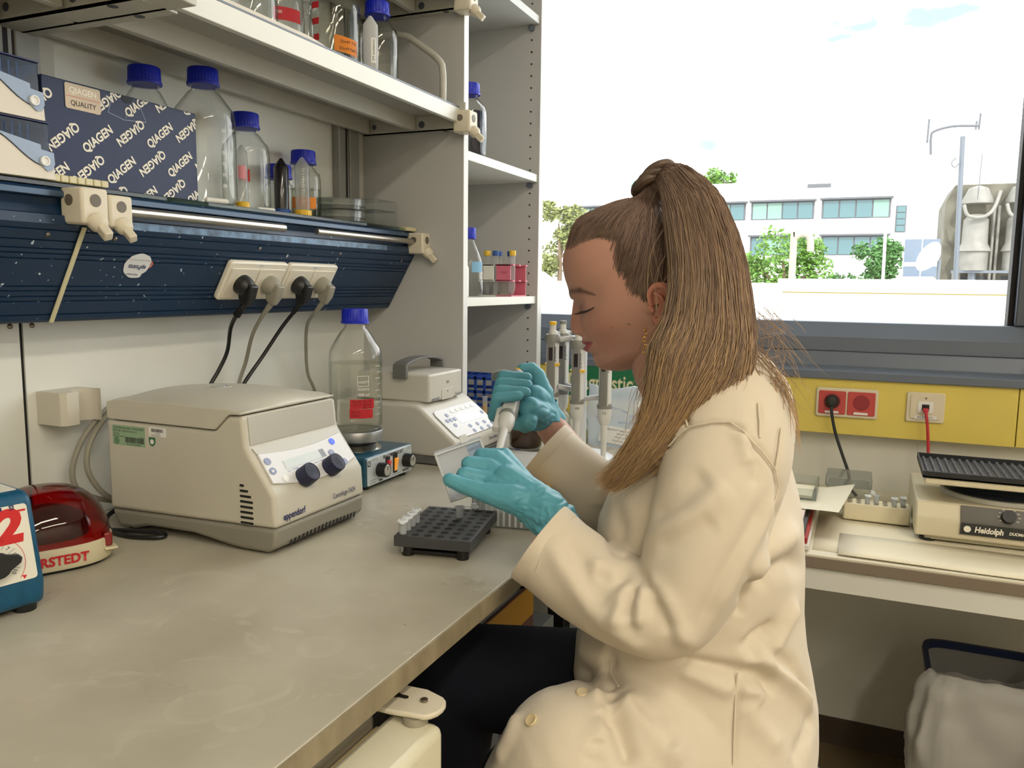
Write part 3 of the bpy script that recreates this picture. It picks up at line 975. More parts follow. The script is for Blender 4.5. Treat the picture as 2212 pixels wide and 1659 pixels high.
for x, y, c, lab in ((-0.953, 2.028, m_ycap, 'tube with yellow cap in the cream rack'), (-0.937, 2.070, MATS['cap_midblue'], 'tube with blue cap at the back of the cream rack'),
                     (-0.929, 2.030, MATS['cap_midblue'], 'tube with blue cap at the front of the cream rack'), (-0.903, 2.070, MATS['cap_midblue'], 'tube with blue cap at the back of the pink rack'),
                     (-0.878, 2.028, m_ycap, 'tube with yellow cap in the pink rack')):
    t = thing('capped_tube', lab, 'tube', (x, y, 1.2505), 0, 'capped tubes in the cabinet racks')
    MB().lathe([(0, 0.0), (0.003, 0.001), (0.0075, 0.016), (0.0075, 0.108)], n=18).obj('tube_wall', m_ptube, t, world=False)
    MB().lathe([(0.0088, 0.106), (0.0088, 0.118), (0.008, 0.1195), (0, 0.1195)], n=18).obj('cap', c, t, world=False)
# ================================================================ machines on the bench
def ell(a, b, n=20, cx=0, cy=0):
    return [(cx+a*math.cos(2*PI*k/n), cy+b*math.sin(2*PI*k/n)) for k in range(n)]
def plate(parent, M, poly, h, m, name, bevel=0.0, z0=0.0, smooth=True):
    b = MB().prism(poly, 'z', z0, z0+h)
    b.xf(M)
    return b.obj(name, m, parent, bevel=bevel, smooth=smooth)
m_beige = mat('centrifuge_beige', (202, 197, 182), 0.42, var=0.03, vscale=8)
m_grey = mat('centrifuge_base', (140, 136, 124), 0.5, var=0.03, vscale=10)
m_panel = mat('panel_white', (224, 224, 226), 0.4)
m_navy = mat('navy_plastic', (26, 28, 62), 0.4)
m_btn = mat('button_blue', (136, 146, 182), 0.4)
m_btnhi = mat('button_blue_lit', (40, 84, 214), 0.4, emit=(40, 90, 230), estr=0.4)
m_lcd = mat('lcd_grey', (196, 204, 202), 0.2)
m_navyprint = mat('navy_print', (24, 34, 92), 0.5)
m_black = mat('black_plastic', (20, 20, 22), 0.45)
# ---------------- centrifuge
cf = thing('centrifuge', 'beige benchtop centrifuge with two dark blue knobs', 'centrifuge', (-0.885, 0.976, BZ))
YA, YB = 0.868, 1.084
MB().prism([(-0.744, 0.9035), (-0.729, 0.912), (-0.727, 0.9395), (-1.044, 0.9315), (-1.030, 0.905), (-0.998, 0.905), (-0.968, 0.9125), (-0.880, 0.914), (-0.810, 0.9045), (-0.79, 0.9030)], 'y', YA+0.001, YB-0.001).obj('base', m_grey, cf, bevel=0.006, seg=3)
MB().prism([(-0.7265, 0.9400), (-0.7295, 0.985), (-0.735, 0.993), (-0.771, 1.042), (-0.7765, 1.051), (-0.781, 1.0935), (-0.8065, 1.0925), (-0.832, 1.0695), (-1.044, 1.0695), (-1.044, 0.9320)], 'y', YA, YB).obj('body', m_beige, cf, bevel=0.006, seg=4)
# lid: slices along y, top domed
rings = []
yc, hw = 0.976, 0.108
for k in range(17):
    v = -1+2*k/16
    y = yc+hw*v
    e = 1-abs(v)**10
    ring = []
    for j in range(13):
        x = -0.787-0.253*j/12
        u = -1+2*j/12
        rr = (1-min(1, (u*u*0.8+v*v*0.9)))
        zt = 1.1045+0.0105*max(0, rr)**0.8 - (0.004 if j in (0, 12) else 0)*1.0 - 0.003*(1-e)
        ring.append(Vector((x, y, zt)))
    ring += [Vector(p) for p in ((-1.042, y, 1.098), (-1.042, y, 1.073), (-1.036, y, 1.0712), (-0.831, y, 1.0712), (-0.806, y, 1.0942), (-0.784, y, 1.0952), (-0.783, y, 1.099))]
    rings.append(ring)
lid = MB().loft(rings).obj('lid', m_beige, cf, bevel=0.0025, seg=2, angle=40)
MB().lathe([(0.020, 0), (0.020, 0.0009), (0.0125, 0.0009)], (-0.925, 0.978, 1.1146), 36).obj('window_ring', m_beige, lid)
MB().lathe([(0.0125, 0), (0.0122, 0.0016), (0, 0.0016)], (-0.925, 0.978, 1.1146), 30).obj('viewing_glass', mat('viewing_glass', (150, 156, 160), 0.05, 0.6), lid)
# recessed upper front, darker field with curved lower edge
F1 = frame((-0.7784, 0.976, 1.072), (0, 1, 0), (-0.1, 0, 1))
poly = [(-0.094, 0.019), (0.094, 0.019), (0.097, -0.019)] + [(0.097-0.194*k/12, -0.019-0.0115*math.sin(PI*k/12)) for k in range(1, 12)] + [(-0.097, -0.019)]
# sloping control panel frame (u along y, v up the slope)
FS = frame((-0.753, 0.976, 1.0175), (0, 1, 0), (-0.591, 0, 0.806))
poly2 = [(-0.096, 0.026)] + [(-0.096+0.192*k/12, 0.026-0.0075*math.sin(PI*k/12)) for k in range(1, 12)] + [(0.096, 0.026), (0.098, -0.022)] + [(0.098-0.196*k/12, -0.022-0.014*math.sin(PI*k/12)) for k in range(1, 12)] + [(-0.098, -0.022)]
m_ff = mat('front_field', (190, 187, 176), 0.35)
plate(cf, F1, [(-0.098, 0.020), (0.098, 0.020), (0.099, -0.0205), (-0.099, -0.0205)], 0.0008, m_ff, 'front_field')
plate(cf, FS, [(-0.099, 0.0365), (0.099, 0.0365)] + [(0.096-0.192*k/12, 0.0262-0.0075*math.sin(PI*k/12)) for k in range(13)], 0.0022, m_ff, 'front_field_lower')
pn = plate(cf, FS, poly2, 0.0034, m_panel, 'control_panel', bevel=0.001)
def knob_c(u, v, r=0.0148, h=0.019):
    M = FS @ Matrix.Translation((u, v, 0.0034))
    k = MB().lathe([(r*1.04, 0), (r, h*0.85), (r*0.96, h)], n=36)
    k.lathe([(r*0.96, h), (r*0.90, h*1.02), (r*0.88, h*0.96)], n=36)
    o = k.xf(M).obj('knob', m_navy, pn)
    MB().lathe([(r*0.88, h*0.97), (r*0.5, h*1.0), (0, h*1.0)], n=30).xf(M).obj('knob_face', mat('knob_face', (78, 88, 118), 0.45), o)
knob_c(-0.036, -0.0275)
knob_c(0.028, -0.0255)
plate(pn, FS, [(-0.059, 0.006), (-0.060, -0.008), (0.036, -0.0065), (0.035, 0.007)], 0.0006, m_lcd, 'display', z0=0.0034)
plate(pn, FS, [(0.025, -0.0063), (0.036, -0.0063), (0.035, 0.0066), (0.0245, 0.0066)], 0.0003, mat('lcd_dark', (110, 116, 120), 0.3), 'display_end', z0=0.0040)
for u, v in ((-0.087, 0.0114), (-0.087, -0.0045), (0.0502, -0.0036), (0.068, -0.0237)):
    plate(pn, FS, ell(0.0062, 0.0055, 20, u, v), 0.0012, m_btn, 'button', z0=0.0034)
plate(pn, FS, ell(0.0062, 0.0055, 20, 0.0655, 0.0138), 0.0012, m_btnhi, 'button', z0=0.0034)
plate(pn, FS, ell(0.0058, 0.0052, 20, -0.0714, -0.0205), 0.0012, m_white, 'button', z0=0.0034)
plate(pn, FS, [(-0.090, -0.0025), (-0.090, -0.0070), (-0.0845, -0.0047)], 0.0003, m_white, 'arrow', z0=0.0047)
for u in (-0.056, 0.008):
    for k in range(6):
        plate(pn, FS, rrect(0.0016, 0.0008+0.0004*k, 0.0002, 2, u+0.006+k*0.0026, -0.0105), 0.0002, m_btn, 'tick', z0=0.0034)
text('print', 'time', 0.0042, m_btn, pn, FS @ Matrix.Translation((-0.057, -0.0115, 0.0037)))
text('print', 'speed', 0.0042, m_btn, pn, FS @ Matrix.Translation((0.005, -0.0108, 0.0037)))
FL = frame((-0.7266, 0.976, 0.953), (0, 1, 0), (-0.05, 0, 1))
text('lettering', 'eppendorf', 0.0135, m_navyprint, cf, FL @ Matrix.Translation((-0.0685, 0.000, 0.0006)), bold=0.0003, sx=0.86)
text('lettering', 'Centrifuge 5424', 0.0112, m_navyprint, cf, FL @ Matrix.Translation((0.0520, 0.002, 0.0006)), sx=0.80)
FSIDE = frame((0, YA, 0), (1, 0, 0), (0, 0, 1))
for k in range(8):
    z = 0.9965-k*0.0076
    w = (0.008, 0.015, 0.020, 0.023, 0.023, 0.023, 0.0235, 0.0235)[k]
    plate(cf, FSIDE, rrect(w+0.0028, 0.0052, 0.0024, 3, -0.789+w/2, z), 0.0005, m_beige, 'vent_rim')
    plate(cf, FSIDE, rrect(w, 0.0034, 0.0016, 3, -0.7885+w/2, z-0.0002), 0.0003, m_dark, 'vent_slot', z0=0.0005)
FB = frame((-0.7279, 0.976, 0.926), (0, 1, 0), (0, 0, 1))
for k in range(18):
    u = -0.078+k*0.0092
    L = 0.010-0.0003*abs(k-9)
    plate(cf, FB, [(u-0.0022, -0.017), (u+0.0020, -0.017), (u+0.0052, -0.017+L), (u+0.0012, -0.017+L)], 0.0006, m_dark, 'vent_slot', z0=0.0)
# stickers on the side
m_gst = mat('sticker_green', (150, 180, 146), 0.5)
def sticker(parent, M, w, h, m, lines, name='sticker', bar=None):
    o = plate(parent, M, rrect(w, h, 0.001, 2), 0.0004, m, name)
    for s, sz, x, y, mm in lines:
        text('print', s, sz, mm, o, M @ Matrix.Translation((x, y, 0.0006)), align='LEFT')
    if bar:
        bx, by, bw, bh = bar
        b = MB()
        random.seed(3)
        x = bx
        while x < bx+bw:
            ww = random.choice((0.0003, 0.0005, 0.0009))
            b.prism([(x, by), (x+ww, by), (x+ww, by+bh), (x, by+bh)], 'z', 0.0004, 0.0005)
            x += ww+random.choice((0.0004, 0.0006))
        b.xf(M).obj('barcode', m_ink, o, smooth=False)['kind'] = 'stuff'
    return o
gs = sticker(cf, FSIDE @ Matrix.Translation((-0.998, 1.0485, 0)), 0.066, 0.030, m_gst, [('CENTRIFUGE MKL. STANDARD', 0.0045, -0.031, 0.011, m_ink), ('ROTOR 5424/FA-45-24-11', 0.0045, -0.031, 0.0063, m_ink), ('AT 4203', 0.0035, -0.031, 0.0018, m_ink), ('2014', 0.0035, 0.023, -0.0012, m_ink), ('BIOC04T42030000', 0.0036, -0.004, -0.0128, m_ink)], bar=(-0.007, -0.0105, 0.038, 0.0085))
text('print', 'MPI f. Biochemie', 0.0034, m_ink, gs, FSIDE @ Matrix.Translation((-1.029, 1.0468, 0.0006)), align='LEFT')
plate(gs, FSIDE, ell(0.0052, 0.0062, 20, -1.0225, 1.0398), 0.0003, mat('sticker_dkgreen', (104, 140, 108), 0.5), 'round_emblem', z0=0.0004)
sticker(cf, FSIDE @ Matrix.Translation((-0.940, 1.0585, 0)), 0.034, 0.0135, m_white, [('*116234*', 0.003, -0.006, -0.0022, m_ink), ('Pipettenservice', 0.003, -0.012, -0.0048, m_ink)], bar=(-0.012, 0.0, 0.024, 0.005))
shp = [(-0.0062, 0.006), (0.0062, 0.006), (0.0062, -0.002), (0.004, -0.0055), (0, -0.0075), (-0.004, -0.0055), (-0.0062, -0.002)]
sh = plate(cf, FSIDE @ Matrix.Translation((-0.951, 1.0440, 0)), shp, 0.0004, mat('sticker_shield', (36, 104, 70), 0.5), 'shield_sticker')
plate(sh, FSIDE @ Matrix.Translation((-0.951, 1.0435, 0)), ell(0.0038, 0.0038), 0.0002, m_white, 'emblem', z0=0.0004)
for x in (-0.76, -1.02):
    for y in (YA+0.025, YB-0.025):
        MB().cyl((x, y, BZ), (x, y, 0.906), 0.010, 16).obj('foot', m_black, cf)
# black mains cord at the foot of the centrifuge
pth = catmull([(-1.06, 1.00, 0.925), (-1.075, 0.90, 0.915), (-1.035, 0.855, 0.906), (-0.985, 0.842, 0.904), (-0.945, 0.850, 0.9042), (-0.930, 0.862, 0.9042), (-0.945, 0.872, 0.9042), (-0.99, 0.862, 0.9045), (-1.04, 0.84, 0.905), (-1.08, 0.80, 0.905), (-1.10, 0.77, 0.905)], 8)
tag(MB().tube(pth, 0.0036, 10).obj('mains_cord', m_black), 'black mains cord looped on the bench below the centrifuge', 'cord')

# ---------------- magnetic stirrer
m_ikab = mat('stirrer_blue', (34, 84, 106), 0.3, var=0.35, vscale=28, bump=0.1, bscale=60, coat=0.3)
m_ikaf = mat('stirrer_front', (206, 212, 214), 0.3, 0.3)
st = thing('magnetic_stirrer', 'blue magnetic stirrer with white control front and round plate', 'stirrer', (-0.89, 1.305, BZ))
MB().prism([(-0.8165, 0.9065), (-0.8165, 0.9615), (-0.965, 0.9600), (-0.965, 0.912)], 'y', 1.2225, 1.3885).obj('body', m_ikab, st, bevel=0.004, seg=3)
FI = frame((-0.8165, 1.3055, 0.934), (0, 1, 0), (0, 0, 1))
fp = plate(st, FI, rrect(0.158, 0.051, 0.003, 3), 0.0016, m_ikaf, 'front_panel', bevel=0.0005)
text('lettering', 'IKA-COMBIMAG RET', 0.0092, m_ink, fp, FI @ Matrix.Translation((0.010, 0.0195, 0.002)), bold=0.0002, sx=0.85)
text('lettering', 'TEMP', 0.0062, m_ink, fp, FI @ Matrix.Translation((-0.036, -0.0215, 0.002)), bold=0.0002)
text('lettering', 'MOTOR', 0.0062, m_ink, fp, FI @ Matrix.Translation((0.055, -0.0205, 0.002)), bold=0.0002)
plate(fp, FI, rrect(0.009, 0.010, 0.0008, 2, -0.0735, 0.016), 0.0003, m_ink, 'logo', z0=0.0016)
text('logo_mark', 'K', 0.009, m_wprint, fp, FI @ Matrix.Translation((-0.0735, 0.016, 0.0021)), bold=0.0003)
for y, x0, x1 in ((0.0232, -0.066, -0.044), (0.0195, -0.066, -0.044), (0.0232, 0.060, 0.077), (0.0195, 0.060, 0.077), (-0.0215, -0.072, -0.052), (-0.0215, -0.018, 0.036), (-0.0165, -0.072, -0.02)):
    plate(fp, FI, [(x0, y), (x1, y), (x1, y+0.0006), (x0, y+0.0006)], 0.0001, m_ink, 'rule', z0=0.0016)
for u in (-0.0385, 0.0545):
    M = FI @ Matrix.Translation((u, -0.001, 0.0016))
    for k in range(11):
        a = math.radians(-40+26*k)
        plate(fp, M @ Matrix.Rotation(a, 4, 'Z'), [(0.0165, -0.0003), (0.0185, -0.0003), (0.0185, 0.0003), (0.0165, 0.0003)], 0.0001, m_ink, 'tick')
    kb = MB().lathe([(0.0138, 0), (0.0132, 0.016), (0.0125, 0.0175), (0.0108, 0.0175)], n=32).xf(M).obj('knob', m_black, fp)
    MB().lathe([(0.0108, 0.0172), (0.0100, 0.018), (0, 0.018)], n=28).xf(M).obj('knob_cap', mat('knob_alu', (206, 202, 192), 0.25, 1.0), kb)
    MB().box((-0.0004, 0, 0.018), (0.0004, 0.010, 0.0183)).xf(M).obj('pointer', m_ink, kb)
for u, m in ((-0.011, mat('rocker_red', (190, 28, 30), 0.25, emit=(220, 30, 30), estr=0.15)), (0.0155, mat('rocker_amber', (240, 160, 60), 0.25, emit=(255, 160, 50), estr=0.3))):
    rk = plate(fp, FI, rrect(0.0135, 0.036, 0.0008, 2, u, 0.0), 0.0016, m_black, 'switch_frame', z0=0.0016)
    b = MB().add([(u-0.0045, -0.014, 0.003), (u+0.0045, -0.014, 0.003), (u+0.0045, 0.011, 0.003), (u-0.0045, 0.011, 0.003), (u-0.0045, -0.014, 0.0045), (u+0.0045, -0.014, 0.0045), (u+0.0045, 0.011, 0.0085), (u-0.0045, 0.011, 0.0085)],
                 [(0, 3, 2, 1), (4, 5, 6, 7), (0, 1, 5, 4), (1, 2, 6, 5), (2, 3, 7, 6), (3, 0, 4, 7)])
    b.xf(FI).obj('rocker', m, rk, bevel=0.0008)
for x in (-0.83, -0.95):
    for y in (1.24, 1.37):
        MB().cyl((x, y, BZ), (x, y, 0.910), 0.008, 14).obj('foot', m_black, st)
PX, PY = -0.8915, 1.3045
MB().lathe([(0.049, 0.960), (0.0495, 0.9625), (0.044, 0.966), (0.037, 0.971), (0.034, 0.976)], (PX, PY, 0), 44).obj('heating_plate', mat('polished_alu', (190, 186, 176), 0.2, 1.0), st)
MB().lathe([(0.0385, 0.9715), (0.0385, 0.9785)], (PX, PY, 0), 40).obj('black_ring', m_black, st)
pan = MB().lathe([(0.046, 0.977), (0.0505, 0.979), (0.0512, 0.981), (0.0512, 0.997), (0.0505, 0.998), (0.0470, 0.998), (0.0470, 0.9955), (0, 0.9955)], (PX, PY, 0), 48).obj('aluminium_dish', mat('cast_alu', (172, 172, 170), 0.4, 0.9, var=0.1, vscale=50), st)
bt = bottle(1000, (PX, PY, 0.9960), 'full clear 1000 ml bottle with red handwritten label on the stirrer', None, 0.875, dims=(0.0505, 0.2345, 0.150))
a = cam_ang(PX, PY)
SR = 0.0508
wrap_patch(bt, SR, a-0.22, a+0.72, 0.048, 0.066, m_redlab, tilt=0.0)
wrap_patch(bt, SR, a-0.24, a+0.66, 0.030, 0.0475, m_redlab, tilt=-0.001)
for s, sz, aa, z in (('50 mM Tris HCl', 0.0058, 0.25, 0.0620), ('pH 7.5  filtered', 0.0058, 0.25, 0.0560), ('28.11.22', 0.0055, 0.42, 0.0505), ('glycine', 0.0052, 0.0, 0.0425), ('buffer', 0.0052, 0.0, 0.0355)):
    wrap_text(bt, s, sz, SR+0.0003, a+aa, z, m_ink)
wrap_text(bt, 'SCHOTT', 0.0062, SR, a+0.28, 0.098, m_wprint)
wrap_text(bt, 'DURAN', 0.0066, SR, a+0.28, 0.085, m_wprint)
wrap_text(bt, '1000 ml', 0.0078, SR, a+0.26, 0.0745, m_wprint)
lo = MB()
for aa0, aa1, z0, z1 in ((0.06, 0.50, 0.1095, 0.1103), (0.06, 0.50, 0.0905, 0.0913), (0.06, 0.075, 0.0905, 0.1103), (0.485, 0.50, 0.0905, 0.1103)):
    n = 6
    vs = []
    for k in range(n+1):
        an = a+aa0+(aa1-aa0)*k/n
        for zz in (z0, z1):
            vs.append((SR*math.cos(an), SR*math.sin(an), zz))
    lo.add(vs, [(2*k, 2*k+2, 2*k+3, 2*k+1) for k in range(n)])
lo.obj('logo_frame', m_wprint, bt, world=False)
for k in range(9):
    wrap_patch(bt, SR, a+(0.92 if k % 2 else 0.80), a+1.12, 0.035+k*0.0115, 0.0356+k*0.0115, m_wprint, 'graduation', 4)

# ---------------- thermomixer
m_tm = mat('mixer_beige', (206, 202, 192), 0.42, var=0.02, vscale=8)
m_tmw = mat('mixer_white', (228, 228, 226), 0.4)
m_tmg = mat('mixer_grey', (108, 108, 106), 0.5)
tm = thing('thermomixer', 'beige heated tube mixer with button panel and grey lid handle', 'mixer', (-0.91, 1.577, BZ))
TY0, TY1 = 1.463, 1.690
MB().prism([(-0.764, 0.902), (-0.758, 0.913), (-0.757, 0.9175), (-0.760, 0.918), (-1.055, 0.922), (-1.05, 0.902)], 'y', TY0+0.003, TY1-0.003).obj('base', m_tmg, tm, bevel=0.002)
bp = [(-0.757, 0.918), (-0.7565, 0.946), (-0.7575, 0.953)]
bp += [(-0.838-0.0, 1.0175), (-0.850, 1.0245), (-0.866, 1.0275), (-1.056, 1.024), (-1.058, 0.922)]
MB().prism(bp, 'y', TY0, TY1).obj('body', m_tm, tm, bevel=0.007, seg=4)
FT = frame((-0.7972, 1.5765, 0.9858), (0, 1, 0), (-0.78, 0, 0.626))
pl = plate(tm, FT, rrect(0.196, 0.084, 0.014, 5, 0.006, -0.005), 0.0020, m_panel, 'control_panel', bevel=0.0008)
plate(pl, FT, [(-0.026, 0.011), (-0.028, -0.0125), (0.079, -0.0135), (0.082, 0.010)], 0.0004, mat('lcd_pale', (206, 222, 230), 0.15), 'display', z0=0.0020)
for u, v in ((-0.0532, 0.0179), (-0.0549, 0.0034), (-0.0711, 0.0036), (-0.038, 0.0031), (-0.0571, -0.0118), (-0.0055, -0.0250), (0.0283, -0.0260), (0.0628, -0.0270), (0.0900, -0.0354), (-0.0069, -0.0396), (0.0278, -0.0403), (0.0622, -0.0415), (0.0920, -0.0006)):
    plate(pl, FT, ell(0.0056, 0.0050, 18, u, v), 0.0012, m_btn, 'button', z0=0.0020)
for k in range(5):
    plate(pl, FT, rrect(0.016, 0.0075, 0.002, 3, -0.019+k*0.0245, 0.0238), 0.0010, m_tmw, 'preset_button', z0=0.0020, bevel=0.0003)
    text('print', str(k+1), 0.0042, m_btn, pl, FT @ Matrix.Translation((-0.019+k*0.0245, 0.0305, 0.0024)))
text('lettering', 'ThermoMixer C', 0.0118, m_navyprint, tm, frame((-0.7563, 1.652, 0.9355), (0, 1, 0), (0, 0, 1)), sx=0.68)
ld = MB().box((-1.02, 1.497, 1.0265), (-0.838, 1.650, 1.0870)).obj('lid', m_tm, tm, bevel=0.005, seg=3)
plate(ld, frame((-0.838, 1.5805, 1.0385), (0, 1, 0), (0, 0, 1)), rrect(0.056, 0.024, 0.002, 3), 0.0012, m_tm, 'latch', bevel=0.0006)
plate(ld, frame((-0.838, 1.579, 1.044), (0, 1, 0), (0, 0, 1)), ell(0.0015, 0.0015, 12), 0.0004, m_dark, 'latch_dot', z0=0.0012)
text('lettering', 'eppendorf', 0.0105, m_navyprint, ld, frame((-0.8370, 1.5245, 1.0325), (0, 1, 0), (0, 0, 1)), sx=0.78)
text('lettering', 'ThermoTop', 0.0085, m_navyprint, ld, frame((-0.8370, 1.6300, 1.0325), (0, 1, 0), (0, 0, 1)), sx=0.70)
plate(ld, frame((-0.838, 1.581, 1.064), (0, 1, 0), (0, 0, 1)), rrect(0.012, 0.006, 0.001, 2), 0.0003, m_grey, 'symbol')
hn = MB()
hp = []
n = 16
for k in range(n+1):
    u = -1+2*k/n
    hp.append((1.5735+0.0855*u, 1.1085+0.010*(1-u*u)))
outer = [(1.4875, 1.0760)] + [(1.4875, 1.1060)] + hp[1:-1] + [(1.6595, 1.1060), (1.6595, 1.0880)]
inner = [(1.6520, 1.0880), (1.6520, 1.1030)] + [(1.5735+0.078*u, 1.1045+0.010*(1-u*u)) for u in [1-2*k/n for k in range(1, n)]] + [(1.4960, 1.1030), (1.4960, 1.0760)]
hn.prism(outer+inner, 'x', -0.922, -0.889)
hn.obj('handle', m_tmg, ld, bevel=0.001)

# ---------------- red dome mini centrifuge (turned towards the room)
m_ivoryb = mat('ivory_base', (222, 212, 180), 0.4)
m_reddome = clear('red_dome', (206, 12, 22), (104, 4, 10), 0.03, 1.0, haze=0.03, hazecol=(170, 12, 20))
dm = thing('mini_centrifuge', 'red domed mini centrifuge on a cream base', 'centrifuge', (-1.003, 0.730, BZ), math.atan2(-0.447, 0.894))
def superel(a, b, n=44, p=2.8):
    out = []
    for k in range(n):
        t = 2*PI*k/n
        c, s = math.cos(t), math.sin(t)
        out.append((a*math.copysign(abs(c)**(2/p), c), b*math.copysign(abs(s)**(2/p), s)))
    return out
def srings(spec, n=44):
    return [[Vector((x, y, z)) for x, y in superel(a, b, n, p)] for a, b, p, z in spec]
MB().loft(srings([(0.068, 0.070, 2.8, 0.0), (0.070, 0.072, 2.8, 0.006)])).obj('rubber_foot', m_black, dm, world=False)
MB().loft(srings([(0.074, 0.076, 2.8, 0.005), (0.0765, 0.0785, 2.8, 0.010), (0.0755, 0.0775, 2.8, 0.033), (0.073, 0.075, 2.8, 0.0345)])).obj('base', m_ivoryb, dm, world=False, bevel=0.0)
MB().box((0.046, 0.058, 0.018), (0.066, 0.0740, 0.021)).obj('latch', m_ivoryb, dm, world=False, bevel=0.001)
MB().box((0.046, 0.058, 0.0215), (0.060, 0.0690, 0.040)).obj('latch_tab', mat('dome_red_solid', (132, 8, 14), 0.2, coat=0.5), dm, world=False, bevel=0.002)
dom = [(0.0735, 0.0755, 2.8, 0.033)]
for k in range(1, 12):
    t = PI/2*k/12
    dom.append((0.0735*math.cos(t)**0.80, 0.0755*math.cos(t)**0.80, 2.8-0.7*k/12, 0.033+0.070*math.sin(t)**0.92))
dom.append((0.004, 0.004, 2.0, 0.1032))
MB().loft(srings(dom)).obj('dome', m_reddome, dm, world=False, angle=60)
MB().loft(srings([(0.050, 0.052, 2.2, 0.036), (0.048, 0.050, 2.2, 0.058), (0.030, 0.030, 2.0, 0.070), (0.01, 0.01, 2.0, 0.076)])).obj('rotor', mat('rotor_red_black', (58, 8, 12), 0.3), dm, world=False)
text('lettering', 'SARSTEDT', 0.017, mat('print_red', (198, 30, 40), 0.5), dm, frame((0.0772, -0.002, 0.0185), (0, 1, 0), (0, 0, 1)), bold=0.0006, world=False, sx=0.95)

# ---------------- vortex mixer (cut by the picture's edge)
m_vb = mat('vortex_blue', (16, 82, 116), 0.42, var=0.16, vscale=90)
m_vw = mat('vortex_label', (232, 228, 214), 0.45)
m_vr = mat('vortex_red', (206, 30, 32), 0.5)
vx = thing('vortex_mixer', 'worn blue vortex mixer with white dial label at the bench corner', 'vortex mixer', (-0.93, 0.566, BZ), math.radians(-12))
VX = [(0.066, 0.008), (0.070, 0.034), (0.048, 0.132), (0.036, 0.137), (-0.070, 0.137), (-0.070, 0.008)]
MB().prism(VX, 'y', -0.064, 0.064).obj('body', m_vb, vx, bevel=0.007, seg=3, world=False)
fv = Vector((0.048-0.070, 0, 0.132-0.034)).normalized()
FV = frame((0.0592, 0, 0.0830), (0, 1, 0), (fv.x, 0, fv.z))
def vplate(poly, h, m, name, z0=0.0, parent=None):
    b = MB().prism(poly, 'z', z0, z0+h)
    b.xf(FV)
    return b.obj(name, m, parent or vx, world=False)
lb = vplate(rrect(0.110, 0.086, 0.004, 3, 0.001, 0.0), 0.0008, m_vw, 'dial_label', 0.0002)
def vtext(s, size, u, v, m, rot=0.0, bold=0.0, sx=1.0, shear=0.0):
    return text('print', s, size, m, lb, FV @ Matrix.Translation((u, v, 0.0012)) @ Matrix.Rotation(rot, 4, 'Z'), bold=bold, world=False, sx=sx, shear=shear)
vtext('2', 0.050, 0.032, 0.018, m_vr, bold=0.0025, sx=1.15, shear=0.15)
vplate([(-0.054, 0.0345), (0.054, 0.0345), (0.054, 0.0368), (-0.054, 0.0368)], 0.0001, m_vr, 'rule', 0.001, lb)
vplate([(-0.02, 0.0375), (0.030, 0.0375), (0.030, 0.0425), (-0.02, 0.0425)], 0.0001, m_navyprint, 'band', 0.001, lb)
vtext('series', 0.0055, 0.018, 0.040, m_wprint)
vtext('SI', 0.0078, 0.040, 0.040, m_navyprint, bold=0.0003)
KU, KV = 0.012, -0.019
for k in range(10):
    an = math.radians(198-25.5*k)
    vtext(str(k+1), 0.0068, KU+0.0245*math.cos(an), KV+0.0215*math.sin(an), m_ink, rot=an-PI/2)
    vplate([(KU+q*math.cos(an+d), KV+q*0.92*math.sin(an+d)) for q, d in ((0.0200, 0.2), (0.0290, 0.2), (0.0290, 0.215), (0.0200, 0.215))], 0.0001, m_ink, 'tick', 0.001, lb)
for k, ch in enumerate('VORTEX'):
    an = math.radians(120-11*k)
    vtext(ch, 0.0062, KU+0.0310*math.cos(an), KV+0.0285*math.sin(an), m_vr, rot=an-PI/2)
arc = [(KU+0.0335*math.cos(x), KV+0.0305*math.sin(x)) for x in [math.radians(60-100*k/14) for k in range(15)]]
arc += [(KU+0.0341*math.cos(x), KV+0.0311*math.sin(x)) for x in [math.radians(-40+100*k/14) for k in range(15)]]
vplate(arc, 0.0001, m_vr, 'arc', 0.001, lb)
vplate([(KU+0.0275, KV-0.0175), (KU+0.0300, KV-0.0225), (KU+0.0330, KV-0.0185)], 0.0001, m_vr, 'arrow', 0.001, lb)
kp = [(0.0145*math.cos(math.radians(x)), 0.0145*math.sin(math.radians(x))) for x in range(40, 321, 20)] + [(0.0225, -0.005), (0.0255, 0.0), (0.0225, 0.005)]
b = MB().prism([(p[0], p[1]) for p in kp], 'z', 0.001, 0.018)
b.xf(FV @ Matrix.Translation((KU, KV, 0)) @ Matrix.Rotation(math.radians(8), 4, 'Z'))
b.obj('knob', m_black, vx, world=False, bevel=0.0015)
MB().box((-0.055, -0.055, 0.1372), (0.030, 0.055, 0.1382)).obj('top_plate', m_vw, vx, world=False)
MB().lathe([(0.022, 0.138), (0.024, 0.150), (0.020, 0.158), (0.012, 0.155), (0, 0.150)], (-0.01, -0.005, 0), 28).obj('cup_head', m_black, vx, world=False)
for x in (-0.05, 0.05):
    for y in (-0.048, 0.048):
        MB().lathe([(0.012, 0), (0.013, 0.009)], (x, y, 0), 16).obj('foot', m_black, vx, world=False)
